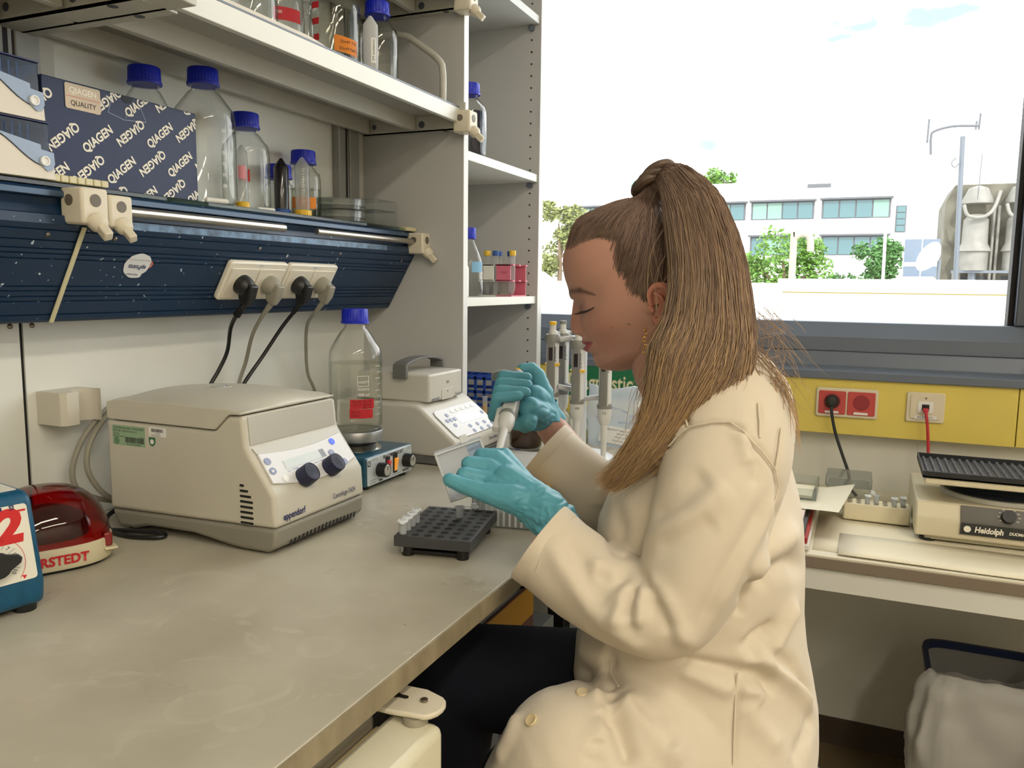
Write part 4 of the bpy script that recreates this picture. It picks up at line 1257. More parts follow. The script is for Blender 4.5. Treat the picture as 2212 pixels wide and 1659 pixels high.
# ---------------- cup holder on the wall, cable coil
ch = thing('cup_holder', 'empty cream pipette holder fixed to the bench wall', 'holder', (XW, 0.858, 1.06))
m_hold = mat('holder_cream', (206, 200, 184), 0.45)
prof = [(XW+0.0005, 0.824), (XW+0.050, 0.824), (XW+0.057, 0.831), (XW+0.0565, 0.848)] + [(XW+0.048+0.0205*math.cos(t), 0.8715+0.0205*math.sin(t)) for t in [math.radians(290-220*k/14) for k in range(15)]] + [(XW+0.054, 0.892), (XW+0.0005, 0.893)]
MB().prism(prof, 'z', 1.062, 1.112).obj('cradle', m_hold, ch, bevel=0.004, seg=3)
coil = catmull([(-1.112, 1.00, 1.075), (-1.112, 0.945, 1.078), (-1.10, 0.905, 1.066), (-1.102, 0.872, 1.033), (-1.104, 0.854, 0.993), (-1.104, 0.858, 0.960), (-1.10, 0.885, 0.938), (-1.095, 0.93, 0.922), (-1.088, 0.98, 0.916)], 8)
m_cgrey = mat('cable_grey', (150, 146, 132), 0.5)
tag(MB().tube(coil, 0.0042, 10).obj('grey_cable', m_cgrey), 'outer loop of grey cable between wall and centrifuge', 'cable')
coil = catmull([(-1.098, 1.00, 1.082), (-1.098, 0.945, 1.080), (-1.088, 0.902, 1.062), (-1.085, 0.872, 1.030), (-1.085, 0.864, 0.995), (-1.083, 0.876, 0.962), (-1.08, 0.90, 0.936), (-1.075, 0.94, 0.920)], 8)
tag(MB().tube(coil, 0.0042, 10).obj('grey_cable', m_cgrey), 'inner loop of grey cable between wall and centrifuge', 'cable')
# ================================================================ things on the blue duct
# frame on the sloping face: u along +y, v up the slope
UPS = Vector((A0.x-A1.x, 0, A0.y-A1.y)).normalized()
def on_slope(y, s, d=0.0):
    q = slope_pt(s, d)
    return frame((q[0], y, q[1]), (0, 1, 0), UPS)
m_sock = mat('socket_white', (236, 230, 214), 0.38)
m_sockf = mat('socket_face', (232, 224, 206), 0.38)
m_cblack = mat('cable_black', (24, 24, 26), 0.4)
def socket_plate(y0, y1, lab):
    t = thing('socket_plate', lab, 'socket', ((y0+y1)/2*0-1.02, (y0+y1)/2, 1.28), group='double wall sockets on the blue duct')
    F = on_slope((y0+y1)/2, 0.505)
    o = plate(t, F, rrect(y1-y0, 0.077, 0.007, 4), 0.011, m_sock, 'frame', bevel=0.003)
    for s in (-1, 1):
        c = plate(o, F, rrect(0.068, 0.060, 0.003, 3, s*0.0355, -0.003), 0.0025, m_sockf, 'insert', z0=0.011, bevel=0.0008)
    for s in (-1, 1):
        M = F @ Matrix.Translation((s*0.0355, -0.003, 0.0))
        MB().lathe([(0.0205, 0.0136), (0.0195, 0.0139)], n=30).xf(M).obj('socket_rim', m_sock, t)
    plate(t, F, rrect(0.024, 0.006, 0.0005, 2, 0.0, 0.0325), 0.0002, m_white, 'label_strip', z0=0.011)
    text('print', 'K72-6', 0.0045, m_cgrey, t, F @ Matrix.Translation((0, 0.0325, 0.0114)))
    return F
F1_ = socket_plate(1.0955, 1.2475, 'double white wall socket with black and grey plugs nearer the carton')
F2_ = socket_plate(1.2525, 1.4045, 'double white wall socket with black and grey plugs nearer the cabinet')
def plug(F, s, m, path, lab, ribs=False):
    t = thing('plug', lab, 'plug', (F @ Vector((s*0.0355, -0.003, 0.014))), group='mains plugs in the duct sockets')
    M = F @ Matrix.Translation((s*0.0355, -0.003, 0.0141))
    b = MB().lathe([(0.0188, 0), (0.0188, 0.006), (0.0165, 0.016), (0.012, 0.022), (0.0, 0.0225)], n=32)
    b.xf(M).obj('plug_head', m, t)
    g = MB()
    g.loft([[Vector(p) for p in ((-0.0095, 0.012, 0.004), (0.0095, 0.012, 0.004), (0.0095, 0.012, 0.030), (-0.0095, 0.012, 0.030))],
            [Vector(p) for p in ((-0.0095, -0.010, 0.004), (0.0095, -0.010, 0.004), (0.0095, -0.010, 0.034), (-0.0095, -0.010, 0.034))],
            [Vector(p) for p in ((-0.0065, -0.028, 0.014), (0.0065, -0.028, 0.014), (0.0065, -0.028, 0.032), (-0.0065, -0.028, 0.032))]])
    g.xf(M).obj('plug_grip', m, t, bevel=0.0025)
    e0 = M @ Vector((0, -0.027, 0.023))
    e1 = M @ Vector((0, -0.055, 0.017))
    MB().cyl(e0, e1, 0.0062, 14, 0.0042).obj('strain_relief', m, t)
    if ribs:
        for k in range(5):
            c = e0.lerp(e1, 0.45+0.13*k)
            MB().lathe([(0.0068, -0.0011), (0.0068, 0.0011)], c, 14, (e1-e0)).obj('relief_rib', m, t)
    pts = catmull([e0.lerp(e1, 0.6), e1] + [Vector(p) for p in path], 8)
    MB().tube(pts, 0.0036, 10).obj('mains_lead', m, t)
plug(F1_, -1, m_cblack, [(-1.055, 1.150, 1.195), (-1.085, 1.172, 1.150), (-1.098, 1.163, 1.115), (-1.105, 1.145, 1.085), (-1.105, 1.11, 1.03)], 'black plug with ribbed cord, first from the carton', True)
plug(F1_, 1, m_cgrey, [(-1.064, 1.218, 1.180), (-1.100, 1.238, 1.125), (-1.115, 1.232, 1.075), (-1.115, 1.22, 1.0)], 'grey plug second from the carton')
plug(F2_, -1, m_cblack, [(-1.050, 1.285, 1.190), (-1.076, 1.260, 1.136), (-1.088, 1.218, 1.085), (-1.090, 1.17, 1.03)], 'black plug third from the carton')
plug(F2_, 1, m_cgrey, [(-1.060, 1.378, 1.190), (-1.095, 1.418, 1.130), (-1.105, 1.436, 1.080), (-1.105, 1.456, 1.046), (-1.105, 1.48, 0.98)], 'grey plug nearest the cabinet')
FQ = on_slope(1.2441, 0.165, 0.0)
text('number_mark', '5', 0.0085, m_wprint, duct, FQ @ Matrix.Translation((0, 0, 0.0006)), bold=0.0004)
# round torn sticker, printed upside down
FK = on_slope(0.9140, 0.375, 0.0)
stp = []
for k in range(40):
    t = 2*PI*k/40
    r = 0.0245*(1+0.015*math.sin(9*t))
    x, y = r*math.cos(t)*1.02, r*math.sin(t)*0.86
    if -1.0 < t-2*PI < -0.05:
        x *= 0.86
        y *= 0.82
    stp.append((x, y))
ps = plate(duct, FK, stp, 0.0004, mat('sticker_white', (226, 228, 230), 0.45), 'round_sticker', z0=0.0003)
text('print', 'epPoints', 0.0105, m_navyprint, ps, FK @ Matrix.Rotation(PI-0.05, 4, 'Z') @ Matrix.Translation((0.001, 0.002, 0.001)), bold=0.0002, sx=0.9)
text('print', 'eppendorf', 0.0052, m_navyprint, ps, FK @ Matrix.Rotation(PI-0.1, 4, 'Z') @ Matrix.Translation((0.004, 0.0155, 0.001)))
text('print', 'collect your points with every order', 0.0028, m_cgrey, ps, FK @ Matrix.Rotation(PI-0.05, 4, 'Z') @ Matrix.Translation((0.0, -0.010, 0.001)))
plate(ps, FK, [(0.0215, 0.006), (0.0255, 0.008), (0.0275, 0.004), (0.0250, -0.002), (0.0215, -0.004)], 0.0002, mat('sticker_coral', (214, 96, 80), 0.5), 'coral_edge', z0=0.0005)

# ---- dark blue carton with diagonal lettering
m_carton = mat('carton_blue', (8, 28, 72), 0.5, var=0.05, vscale=12)
m_cartonw = mat('carton_white', (238, 232, 216), 0.5)
ct = thing('carton', 'dark blue printed cardboard carton on the glass shelf', 'carton', (-1.062, 0.908, GZ))
CX, CY0, CY1, CZ0, CZ1 = -1.014, 0.770, 1.0405, GZ+0.0002, 1.5485
MB().box((-1.0445, CY0, CZ0), (CX, CY1, CZ1)).obj('box_body', m_carton, ct, bevel=0.0012)
FC = frame((CX, 0, 0), (0, 1, 0), (0, 0, 1))
def clip_rect(o, x0, x1, y0, y1):
    bm = bmesh.new()
    bm.from_mesh(o.data)
    for co, no in (((x0, 0, 0), (-1, 0, 0)), ((x1, 0, 0), (1, 0, 0)), ((0, y0, 0), (0, -1, 0)), ((0, y1, 0), (0, 1, 0))):
        bmesh.ops.bisect_plane(bm, geom=bm.verts[:]+bm.edges[:]+bm.faces[:], plane_co=co, plane_no=no, clear_outer=True)
    bm.to_mesh(o.data)
    bm.free()
def qprint(u, v, rot):
    o = text('lettering', 'QIAGEN', 0.0172, m_cartonw, None, Matrix.Translation((u, v, 0.0005)) @ Matrix.Rotation(rot, 4, 'Z'), bold=0.00055, sx=0.93)
    clip_rect(o, CY0+0.001, CY1-0.001, CZ0+0.001, CZ1-0.001)
    if len(o.data.polygons) == 0:
        bpy.data.objects.remove(o)
        return
    o.data.transform(parent_matrix(ct).inverted() @ FC)
    o.parent = ct
RA = math.radians(38)
for i in range(-4, 6):
    for j in range(-3, 4):
        for (u0, v0, r) in ((0.853, 1.478, RA), (0.910, 1.4965, RA+PI)):
            u = u0+0.0385*i+0.1125*j
            v = v0-0.0385*i+0.0235*j
            if CY0-0.03 < u < CY1+0.03 and CZ0-0.02 < v < CZ1+0.02 and not (0.803 < u < 0.860 and 1.512 < v):
                qprint(u, v, r)
ql = plate(ct, FC @ Matrix.Translation((0.8315, 1.5290, 0)), rrect(0.056, 0.034, 0.003, 3), 0.0006, mat('carton_label', (206, 188, 164), 0.5), 'seal_label', z0=0.0004)
text('print', 'QIAGEN', 0.0115, m_cartonw, ql, FC @ Matrix.Translation((0.8315, 1.537, 0.0013)), bold=0.0003)
text('print', 'QUALITY', 0.0098, m_ink, ql, FC @ Matrix.Translation((0.8315, 1.520, 0.0013)))
plate(ql, FC @ Matrix.Translation((0.8315, 1.5285, 0)), [(-0.027, 0), (0.027, 0), (0.027, 0.0005), (-0.027, 0.0005)], 0.0002, MATS['print_red'], 'rule', z0=0.0010)
plate(ct, FC @ Matrix.Translation((0.906, CZ1-0.006, 0)), [(0.0105*math.cos(x), 0.010*math.sin(x)+0.005) for x in [PI+PI*k/10 for k in range(11)]], 0.0003, mat('carton_hole', (6, 10, 24), 0.6), 'thumb_hole', z0=0.0002)
for a_, b_ in (((0.872, 1.519), (0.900, 1.513)), ((0.900, 1.513), (0.9395, 1.5165)), ((0.903, 1.516), (0.903, 1.527)), ((0.872, 1.519), (0.882, 1.544)), ((0.9395, 1.5165), (0.930, 1.536))):
    d = Vector((b_[0]-a_[0], b_[1]-a_[1]))
    nn = Vector((-d.y, d.x)).normalized()*0.0004
    plate(ct, FC, [(a_[0]-nn.x, a_[1]-nn.y), (b_[0]-nn.x, b_[1]-nn.y), (b_[0]+nn.x, b_[1]+nn.y), (a_[0]+nn.x, a_[1]+nn.y)], 0.0002, mat('tear_line', (150, 165, 190), 0.5), 'torn_crease', z0=0.0002)
# ---- two pipette-tip boxes with hinged blue lids
m_tipw = mat('tipbox_white', (224, 216, 202), 0.42)
m_lidblue = clear('lid_blue', (128, 146, 182), (38, 44, 92), 0.08, 0.9, haze=0.10, hazecol=(110, 130, 170))
m_ear = mat('lid_ear', (150, 168, 196), 0.35)
m_lidedge = mat('lid_edge', (40, 42, 92), 0.3)
TX, TY = -0.9835, 0.756
for k in range(2):
    z = GZ+0.0006+k*0.0735
    t = thing('tip_box', 'white pipette tip box with blue lid, %s of the stack by the carton' % ('lower' if k == 0 else 'upper'), 'box', (-1.025, 0.69, z), 0, 'stacked pipette tip boxes')
    y1 = TY-k*0.010+0.004
    y0 = y1-0.128
    FT_ = frame((TX, 0, z), (0, 1, 0), (0, 0, 1))
    curve = [(y1-0.001, 0.016), (y1-0.014, 0.016)] + [(y1-0.014-0.075*q/10, 0.016+0.036*(0.5-0.5*math.cos(PI*q/10))) for q in range(1, 11)] + [(y0+0.02, 0.053), (y0, 0.053)]
    MB().prism([(y0, 0.0), (y1, 0.0)] + curve, 'x', TX-0.084, TX).xf(Matrix.Translation((0, 0, z))).obj('base', m_tipw, t, bevel=0.0008)
    MB().box((TX-0.080, y0+0.002, z+0.0345), (TX-0.003, y1-0.004, z+0.0348+0.0370)).obj('lid', m_lidblue, t, bevel=0.002)
    MB().box((TX-0.079, y0+0.004, z+0.0365), (TX-0.004, y1-0.020, z+0.040)).obj('tip_tray', mat('tray_indigo', (70, 72, 150), 0.4), t)
    ear = [(y0, 0.0505)] + [(y, h+0.0006) for y, h in reversed(curve[2:])] + [(y1-0.010, 0.009), (y1-0.003, 0.012), (y1-0.0005, 0.020), (y1-0.003, 0.036), (y1-0.018, 0.038), (y1-0.018, 0.044), (y1-0.075, 0.055), (y0, 0.062)]
    ear = [(y0, 0.0545)] + [(y, h+0.0005) for y, h in reversed(curve[2:-1])] + [(y1-0.012, 0.0100), (y1-0.005, 0.0125), (y1-0.0015, 0.020), (y1-0.0025, 0.0345), (y1-0.020, 0.0365), (y1-0.0205, 0.0425), (y0, 0.060)]
    plate(t, FT_, ear, 0.0018, m_ear, 'hinge_ear', z0=0.0002)
    MB().lathe([(0.0062, 0.0), (0.0062, 0.0035), (0.0045, 0.0035), (0.0045, 0.0022), (0, 0.0022)], n=24).xf(FT_ @ Matrix.Translation((y1-0.0165, 0.0225, 0.0015))).obj('pivot', m_white, t)
    MB().box((TX-0.081, y0+0.001, z+0.0712), (TX-0.002, y1-0.003, z+0.0732)).obj('lid_rim', m_lidedge, t, bevel=0.0006)
    for q in range(5):
        MB().box((TX-0.0035, y1-0.034-q*0.0105, z+0.042), (TX-0.003, y1-0.0325-q*0.0105, z+0.066)).obj('lid_rib', mat('lid_rib', (186, 200, 222), 0.3), t)
# ================================================================ small things on the bench
m_rackd = mat('rack_charcoal', (62, 63, 66), 0.42, var=0.06, vscale=60)
RK = thing('tube_rack', 'charcoal block rack with rows of tube holes before the seated person', 'rack', (-0.543, 1.027, BZ), math.radians(11))
rb = MB().box((-0.0555, -0.078, 0.0155), (0.0555, 0.078, 0.031)).obj('rack_plate', m_rackd, RK, bevel=0.0008, world=False)
for x in (-0.040, 0.040):
    for y in (-0.062, 0.062):
        MB().lathe([(0.0085, 0), (0.009, 0.002), (0.009, 0.0155)], (x, y, 0), 16).obj('rack_foot', m_black, RK, world=False)
MB().box((-0.046, -0.066, 0.004), (0.046, 0.066, 0.008)).obj('lower_plate', m_black, RK, world=False)
_h = MB().lathe([(0.0056, 0.0306), (0.0056, 0.0312), (0, 0.0312)], (0, 0, 0), 20).mesh('tube_hole')
_h.materials.append(m_dark)
def rpos(c, r):
    return (-0.0458+0.01832*c, 0.0672-0.0192*r)
for c in range(6):
    for r in range(8):
        o = bpy.data.objects.new('tube_hole', _h)
        COL.objects.link(o)
        o.parent = RK
        o.location = (*rpos(c, r), 0)
m_eppi = clear('microtube', (228, 232, 234), (176, 182, 186), 0.15, 0.6, haze=0.7, hazecol=(232, 236, 238))
m_eppc = mat('microtube_cap', (236, 240, 242), 0.35)
def microtube(loc, lab, group, opened=False, txt=None, rz=0.0, depth=0.0):
    t = thing('microtube', lab, 'tube', loc, rz, group)
    MB().lathe([(0, -0.028+0.0), (0.0018, -0.0275), (0.0050, -0.013), (0.0054, 0.0135), (0.0074, 0.0137), (0.0074, 0.0155), (0.0055, 0.0155)], n=20).obj('tube_wall', m_eppi, t, world=False)
    if opened:
        MB().box((-0.0015, 0.006, 0.0150), (0.0015, 0.017, 0.0158)).obj('hinge', m_eppc, t, world=False)
        MB().lathe([(0.0064, 0.0145), (0.0064, 0.0162), (0.0046, 0.0164), (0.0044, 0.0205), (0, 0.0205)], (0, 0.022, 0), 18).obj('lid', m_eppc, t, world=False)
    else:
        l = MB().lathe([(0.0076, 0.0156), (0.0076, 0.0176), (0.0068, 0.0184), (0, 0.0184)], n=20)
        l.box((-0.0026, -0.0128, 0.0158), (0.0026, -0.0060, 0.0174))
        lo_ = l.obj('lid', m_eppc, t, world=False)
        text('print', txt or 'K', 0.0062, m_navyprint, lo_, Matrix.Translation((0, 0, 0.0187)), world=False)
    return t
def rworld(c, r, z):
    x, y = rpos(c, r)
    p = parent_matrix(RK) @ Vector((x, y, z))
    return (p.x, p.y, p.z)
gT = 'microtubes in the charcoal rack'
for r, lab, tx in ((7, 'closed microtube at the front left corner of the charcoal rack', 'K1'), (6, 'closed microtube second from the front in the charcoal rack', 'K2'), (5, 'closed microtube third from the front in the charcoal rack', 'A1'), (4, 'closed microtube fourth from the front in the charcoal rack', 'A2')):
    microtube(rworld(0, r, 0.0325), lab, gT, txt=tx, rz=0.5)
microtube(rworld(3, 2, 0.0325), 'open microtube with its lid flipped back in the charcoal rack', gT, True, rz=-1.2)

# tip box under the hand: base on the bench, lid held open
m_tipf = clear('tip_frosted', (226, 230, 232), (186, 192, 196), 0.25, 0.5, haze=0.5, hazecol=(226, 226, 220))
m_liddf = clear('lid_frosted', (222, 228, 234), (178, 188, 198), 0.18, 0.5, haze=0.8, hazecol=(244, 247, 250))
tb = thing('tip_rack', 'frosted pipette tip box with its lid held open by the gloved hand', 'box', (-0.500, 1.168, BZ), math.radians(11))
MB().box((-0.058, -0.042, 0.0005), (0.058, 0.042, 0.052)).obj('tip_base', m_tipf, tb, bevel=0.003, world=False)
for k in range(12):
    MB().box((-0.054+k*0.0094, -0.0428, 0.004), (-0.0505+k*0.0094, -0.0422, 0.049)).obj('base_rib', m_eppc, tb, world=False)
MB().box((-0.056, -0.040, 0.052), (0.056, 0.040, 0.055)).obj('tip_plate', m_ycap, tb, bevel=0.001, world=False)
# open lid: a shallow frosted tray leaning towards the bench wall
lx = (Vector((-0.513, 1.072, 1.051)) - Vector((-0.574, 1.040, 1.027))).normalized()
ly = (Vector((-0.574, 1.040, 1.027)) - Vector((-0.549, 1.050, 0.961))).normalized()
FLID = frame((-0.532, 1.062, 1.003), lx, ly)
w, h = 0.074, 0.078
lid = MB().box((-w/2, -h/2, -0.004), (w/2, h/2, -0.0025))
lo_ = lid.xf(FLID).obj('lid_sheet', m_liddf, tb, bevel=0.001)
for a_, b_ in (((-w/2, -h/2, -0.020), (-w/2+0.0015, h/2, 0.0)), ((w/2-0.0015, -h/2, -0.020), (w/2, h/2, 0.0)), ((-w/2, h/2-0.0015, -0.020), (w/2, h/2, 0.0)), ((-w/2, -h/2, -0.020), (w/2, -h/2+0.0015, 0.0))):
    MB().box(a_, b_).xf(FLID).obj('lid_wall', m_liddf, tb)
ln = catmull([(-w/2+0.002, h/2-0.002, 0.0), (-w/2+0.002, -h/2+0.002, 0.0), (w/2-0.002, -h/2+0.002, 0.0), (w/2-0.002, h/2-0.002, 0.0), (-w/2+0.002, h/2-0.002, 0.0)], 1)
MB().tube(ln, 0.0016, 8).xf(FLID).obj('lid_rim', m_eppc, tb)
MB().box((0.006, h/2, -0.010), (0.018, h/2+0.012, -0.006)).xf(FLID).obj('lid_latch', m_eppc, tb, bevel=0.001)
plate(lo_, FLID, rrect(0.021, 0.046, 0.003, 3, 0.0225, 0.012), 0.0004, mat('lid_label_blue', (176, 196, 222), 0.4), 'lid_label', z0=-0.0024)
text('print', 'eppendorf', 0.0075, m_btn, lo_, FLID @ Matrix.Translation((0.0225, 0.028, -0.0016)) @ Matrix.Rotation(0.0, 4, 'Z'), sx=0.62)
text('print', 'Refill Tips', 0.009, m_eppc, lo_, FLID @ Matrix.Translation((-0.006, -0.002, -0.0016)) @ Matrix.Rotation(PI, 4, 'Z'))
# white sheet on the bench behind the hands
tag(MB().box((-0.745, 1.50, BZ+0.0004), (-0.52, 1.668, 0.9055)).obj('white_board', mat('white_board', (222, 220, 214), 0.3, var=0.05, vscale=12), bevel=0.001), 'white marbled board lying on the bench behind the hands', 'board')
# bottles between mixer and pipettes
gD = 'bottles at the window end of the bench'
m_amber = clear('amber_liquid', (128, 98, 62), (70, 48, 26), 0.01, 0.6)
bottle(0, (-0.703, 1.712, BZ+0.0003), 'clear bottle of brown liquid behind the pipetting hand', gD, 1.02, m_amber, dims=(0.0385, 0.122, 0.050), capr=0.022)
bottle(0, (-0.648, 1.795, BZ+0.0003), 'small bottle with blue cap behind the pipette stand, nearer the cabinet', gD, 0.7, clear('yellow_liquid', (232, 220, 160), (180, 160, 90), 0.01, 0.4), dims=(0.024, 0.122, 0.066), capr=0.0155)
bottle(0, (-0.598, 1.778, BZ+0.0003), 'small bottle with blue cap right behind the pipette stand', gD, 0.7, MATS['yellow_liquid'], dims=(0.024, 0.112, 0.060), capr=0.0165)
# blue plastic rack and yellow tubes by the mixer
m_bp = mat('blue_rack_plastic', (20, 62, 150), 0.4)
br = thing('blue_basket', 'blue plastic lattice rack at the back under the cabinet shelf', 'rack', (-0.93, 2.02, BZ))
for z in (0.905, 0.950, 0.985, 1.022):
    MB().box((-1.04, 1.965, z), (-0.82, 1.972, z+0.008)).obj('rail', m_bp, br)
    MB().box((-1.04, 2.068, z), (-0.82, 2.075, z+0.008)).obj('rail', m_bp, br)
for k in range(9):
    MB().box((-1.04+k*0.0265, 1.965, 0.90), (-1.034+k*0.0265, 1.971, 1.03)).obj('upright', m_bp, br)
    MB().box((-1.04+k*0.0265, 1.971, 1.022), (-1.034+k*0.0265, 2.069, 1.028)).obj('cross_rail', m_bp, br)
MB().box((-1.04, 1.965, 0.9003), (-0.82, 2.075, 0.905)).obj('bottom', m_bp, br)
m_ystuff = mat('yellow_grease', (232, 178, 48), 0.5)
for k, (x, y) in enumerate(((-0.868, 1.775), (-0.846, 1.792))):
    t = thing('sample_tube', ('clear tube of yellow liquid behind the mixer, shorter one', 'clear tube of yellow liquid behind the mixer, taller one')[k], 'tube', (x, y, BZ+0.0003), 0, 'yellow sample tubes')
    hh = 0.095+0.010*k
    MB().lathe([(0, 0.0), (0.004, 0.002), (0.0062, 0.010), (0.0062, hh)], n=16).obj('tube_wall', m_ptube, t, world=False)
    MB().lathe([(0, 0.002), (0.0052, 0.010), (0.0052, hh*0.82), (0, hh*0.82)], n=16).obj('contents', m_ystuff, t, world=False)
wb = thing('wash_bottle', 'white squeeze bottle with red tip behind the mixer lid', 'bottle', (-0.888, 1.752, BZ+0.0003))
MB().lathe([(0, 0), (0.016, 0), (0.017, 0.003), (0.017, 0.075), (0.010, 0.090), (0.004, 0.110), (0.003, 0.118)], n=24).obj('body', m_white, wb, world=False)
MB().lathe([(0.0042, 0.115), (0.004, 0.126), (0.002, 0.131), (0, 0.1312)], n=16).obj('tip', MATS['print_red'], wb, world=False)
# green sign under the window
sg = thing('sign', 'green sign with cream lettering on the yellow trunking', 'sign', (-0.70, 2.297, 0.99))
MB().box((-0.835, 2.2925, 0.945), (-0.575, 2.2985, 1.052)).obj('sign_border', mat('sign_cream', (222, 216, 178), 0.5), sg, bevel=0.001)
MB().box((-0.830, 2.2915, 0.950), (-0.580, 2.2926, 1.047)).obj('sign_field', mat('sign_green', (28, 112, 72), 0.45), sg)
text('lettering', 'Diagnostic', 0.066, MATS['sign_cream'], sg, frame((-0.706, 2.2908, 0.992), (1, 0, 0), (0, 0, 1)), bold=0.0012, sx=0.72)
# zip bag of tubes
m_bag = clear('bag_film', (238, 242, 244), (196, 204, 210), 0.12, 1.0, haze=0.45, hazecol=(232, 238, 244))
bg = thing('zip_bag', 'clear plastic bag with printed label standing under the window', 'bag', (-0.53, 1.855, BZ))
rings = []
for j in range(9):
    v = j/8
    z = 0.9005+0.135*v
    th = 0.032*(1-v)**0.8+0.004
    ring = []
    for k in range(28):
        a = 2*PI*k/28
        x = -0.525+0.085*(1+0.04*math.sin(6*v))*math.copysign(abs(math.cos(a))**0.7, math.cos(a))
        y = 1.862+th*math.sin(a)+0.006*math.sin(x*90+v*7)
        ring.append(Vector((x, y+0.02*v, z+0.006*math.sin(x*60))))
    rings.append(ring)
MB().loft(rings).obj('bag_body', m_bag, bg)
FBG = frame((-0.512, 1.826, 0.928), (1, 0.05, -0.12), (0, 0.12, 1))
bl = plate(bg, FBG, rrect(0.094, 0.040, 0.002, 2), 0.0004, m_white, 'bag_label', z0=0.001)
for s, sz, u, v in (('Eppendorf Tubes, 1.5 mL', 0.0060, 0.0, 0.0125), ('Safe-Lock Tubes', 0.0050, 0.010, 0.0045), ('500 pcs colorless', 0.0045, 0.006, -0.0035), ('0030 120.086', 0.0045, -0.002, -0.0125)):
    text('print', s, sz, m_ink, bl, FBG @ Matrix.Translation((u, v, 0.0016)))
for s, u, v, r in (('eppendorf', -0.045, 0.040, 0.3), ('Eppendorf Tubes', -0.020, 0.062, -0.1), ('eppendorf', 0.034, 0.056, 0.25), ('eppendorf', 0.010, 0.034, 0.1)):
    text('print', s, 0.010, m_btn, bg, FBG @ Matrix.Translation((u, v, 0.002)) @ Matrix.Rotation(r, 4, 'Z'), sx=0.9)

# ---------------- pipettes: stand with hanging pipettes and the one in the hand
m_pipw = mat('pipette_white', (220, 220, 216), 0.38)
m_pipg = mat('pipette_grey', (136, 136, 132), 0.42)
m_pipst = mat('stand_grey', (206, 208, 210), 0.4)
def pipette_parts(t, M, col, tip=True, button_h=0.026):
    """pipette along local -z (tip down), finger hook to +x; M places it (z up axis of the pipette)"""
    def p(b, name, m, **k):
        return b.xf(M).obj(name, m, t, **k)
    p(MB().prism([(-0.0125, -0.011), (0.0095, -0.013), (0.013, -0.006), (0.013, 0.006), (0.0095, 0.013), (-0.0125, 0.011), (-0.0155, 0.0)], 'z', -0.125, 0.0), 'handle', m_pipw, bevel=0.003)
    p(MB().prism([(-0.0165, -0.0068), (-0.010, -0.0105), (-0.010, 0.0105), (-0.0165, 0.0068)], 'z', -0.122, -0.010), 'display_strip', m_pipg, bevel=0.0015)
    p(MB().box((-0.0172, -0.0042, -0.050), (-0.0164, 0.0042, -0.022)), 'counter_window', m_ink)
    # grey finger rest collar and hook
    p(MB().lathe([(0.0165, -0.012), (0.0172, -0.008), (0.0172, 0.002), (0.0150, 0.006), (0.0, 0.006)], n=28), 'collar', m_pipg)
    hk = [(0.010, 0.0065), (0.026, 0.011), (0.040, 0.008), (0.049, -0.004), (0.046, -0.0065), (0.037, 0.002), (0.026, 0.004), (0.010, -0.004)]
    p(MB().prism(hk, 'y', -0.010, 0.010), 'finger_hook', m_pipg, bevel=0.003)
    b = MB()
    ribbed(b, (0, 0, 0), 0.0090, 0.006, 0.014, 18)
    p(b, 'adjusting_ring', m_pipw, angle=25)
    p(MB().lathe([(0.0068, 0.013), (0.0068, button_h), (0.0072, button_h+0.001)], n=20), 'push_rod', m_pipw)
    p(MB().lathe([(0.0076, button_h), (0.0078, button_h+0.006), (0.0065, button_h+0.0075), (0, button_h+0.0075)], n=20), 'button', col)
    p(MB().lathe([(0.0158, -0.130), (0.0162, -0.1245), (0.0150, -0.120)], n=26), 'grey_ring', m_pipg)
    p(MB().lathe([(0.0148, -0.130), (0.0150, -0.145), (0.0125, -0.160), (0.0075, -0.167)][::-1], n=26), 'lower_cone', m_pipw)
    p(MB().lathe([(0.0045, -0.240), (0.0055, -0.235), (0.0078, -0.165)], n=22), 'shaft', m_pipw)
    p(MB().box((0.010, -0.006, -0.165), (0.0205, 0.006, -0.045)), 'ejector', m_pipw, bevel=0.002)
    if tip:
        p(MB().lathe([(0.0008, -0.285), (0.0022, -0.270), (0.0048, -0.238), (0.0052, -0.236)], n=18), 'tip', m_ptube)
    return t
PSX, PSY = -0.556, 1.664
ps_ = thing('pipette_stand', 'light grey pipette carousel stand on the bench', 'stand', (PSX, PSY, BZ))
MB().lathe([(0.075, 0.0003), (0.075, 0.008), (0.060, 0.016), (0.016, 0.024)], (PSX, PSY, BZ), 40).obj('base', m_pipst, ps_)
MB().lathe([(0.0145, 0.02), (0.0130, 0.255), (0.010, 0.262), (0, 0.262)], (PSX, PSY, BZ), 28).obj('pole', m_pipst, ps_)
gP = 'pipettes hanging on the carousel'
spots = ((198, 0.062, 'pipette with yellow button hanging foremost on the carousel', m_ycap, '20', 1.168), (275, 0.030, 'pipette with yellow band hanging before the carousel pole', m_ycap, '100', 1.158),
         (150, 0.062, 'pipette with grey button hanging behind on the carousel', m_pipg, '', 1.168), (345, 0.062, 'pipette with grey ring on the window side of the carousel', m_pipg, '2.5', 1.150))
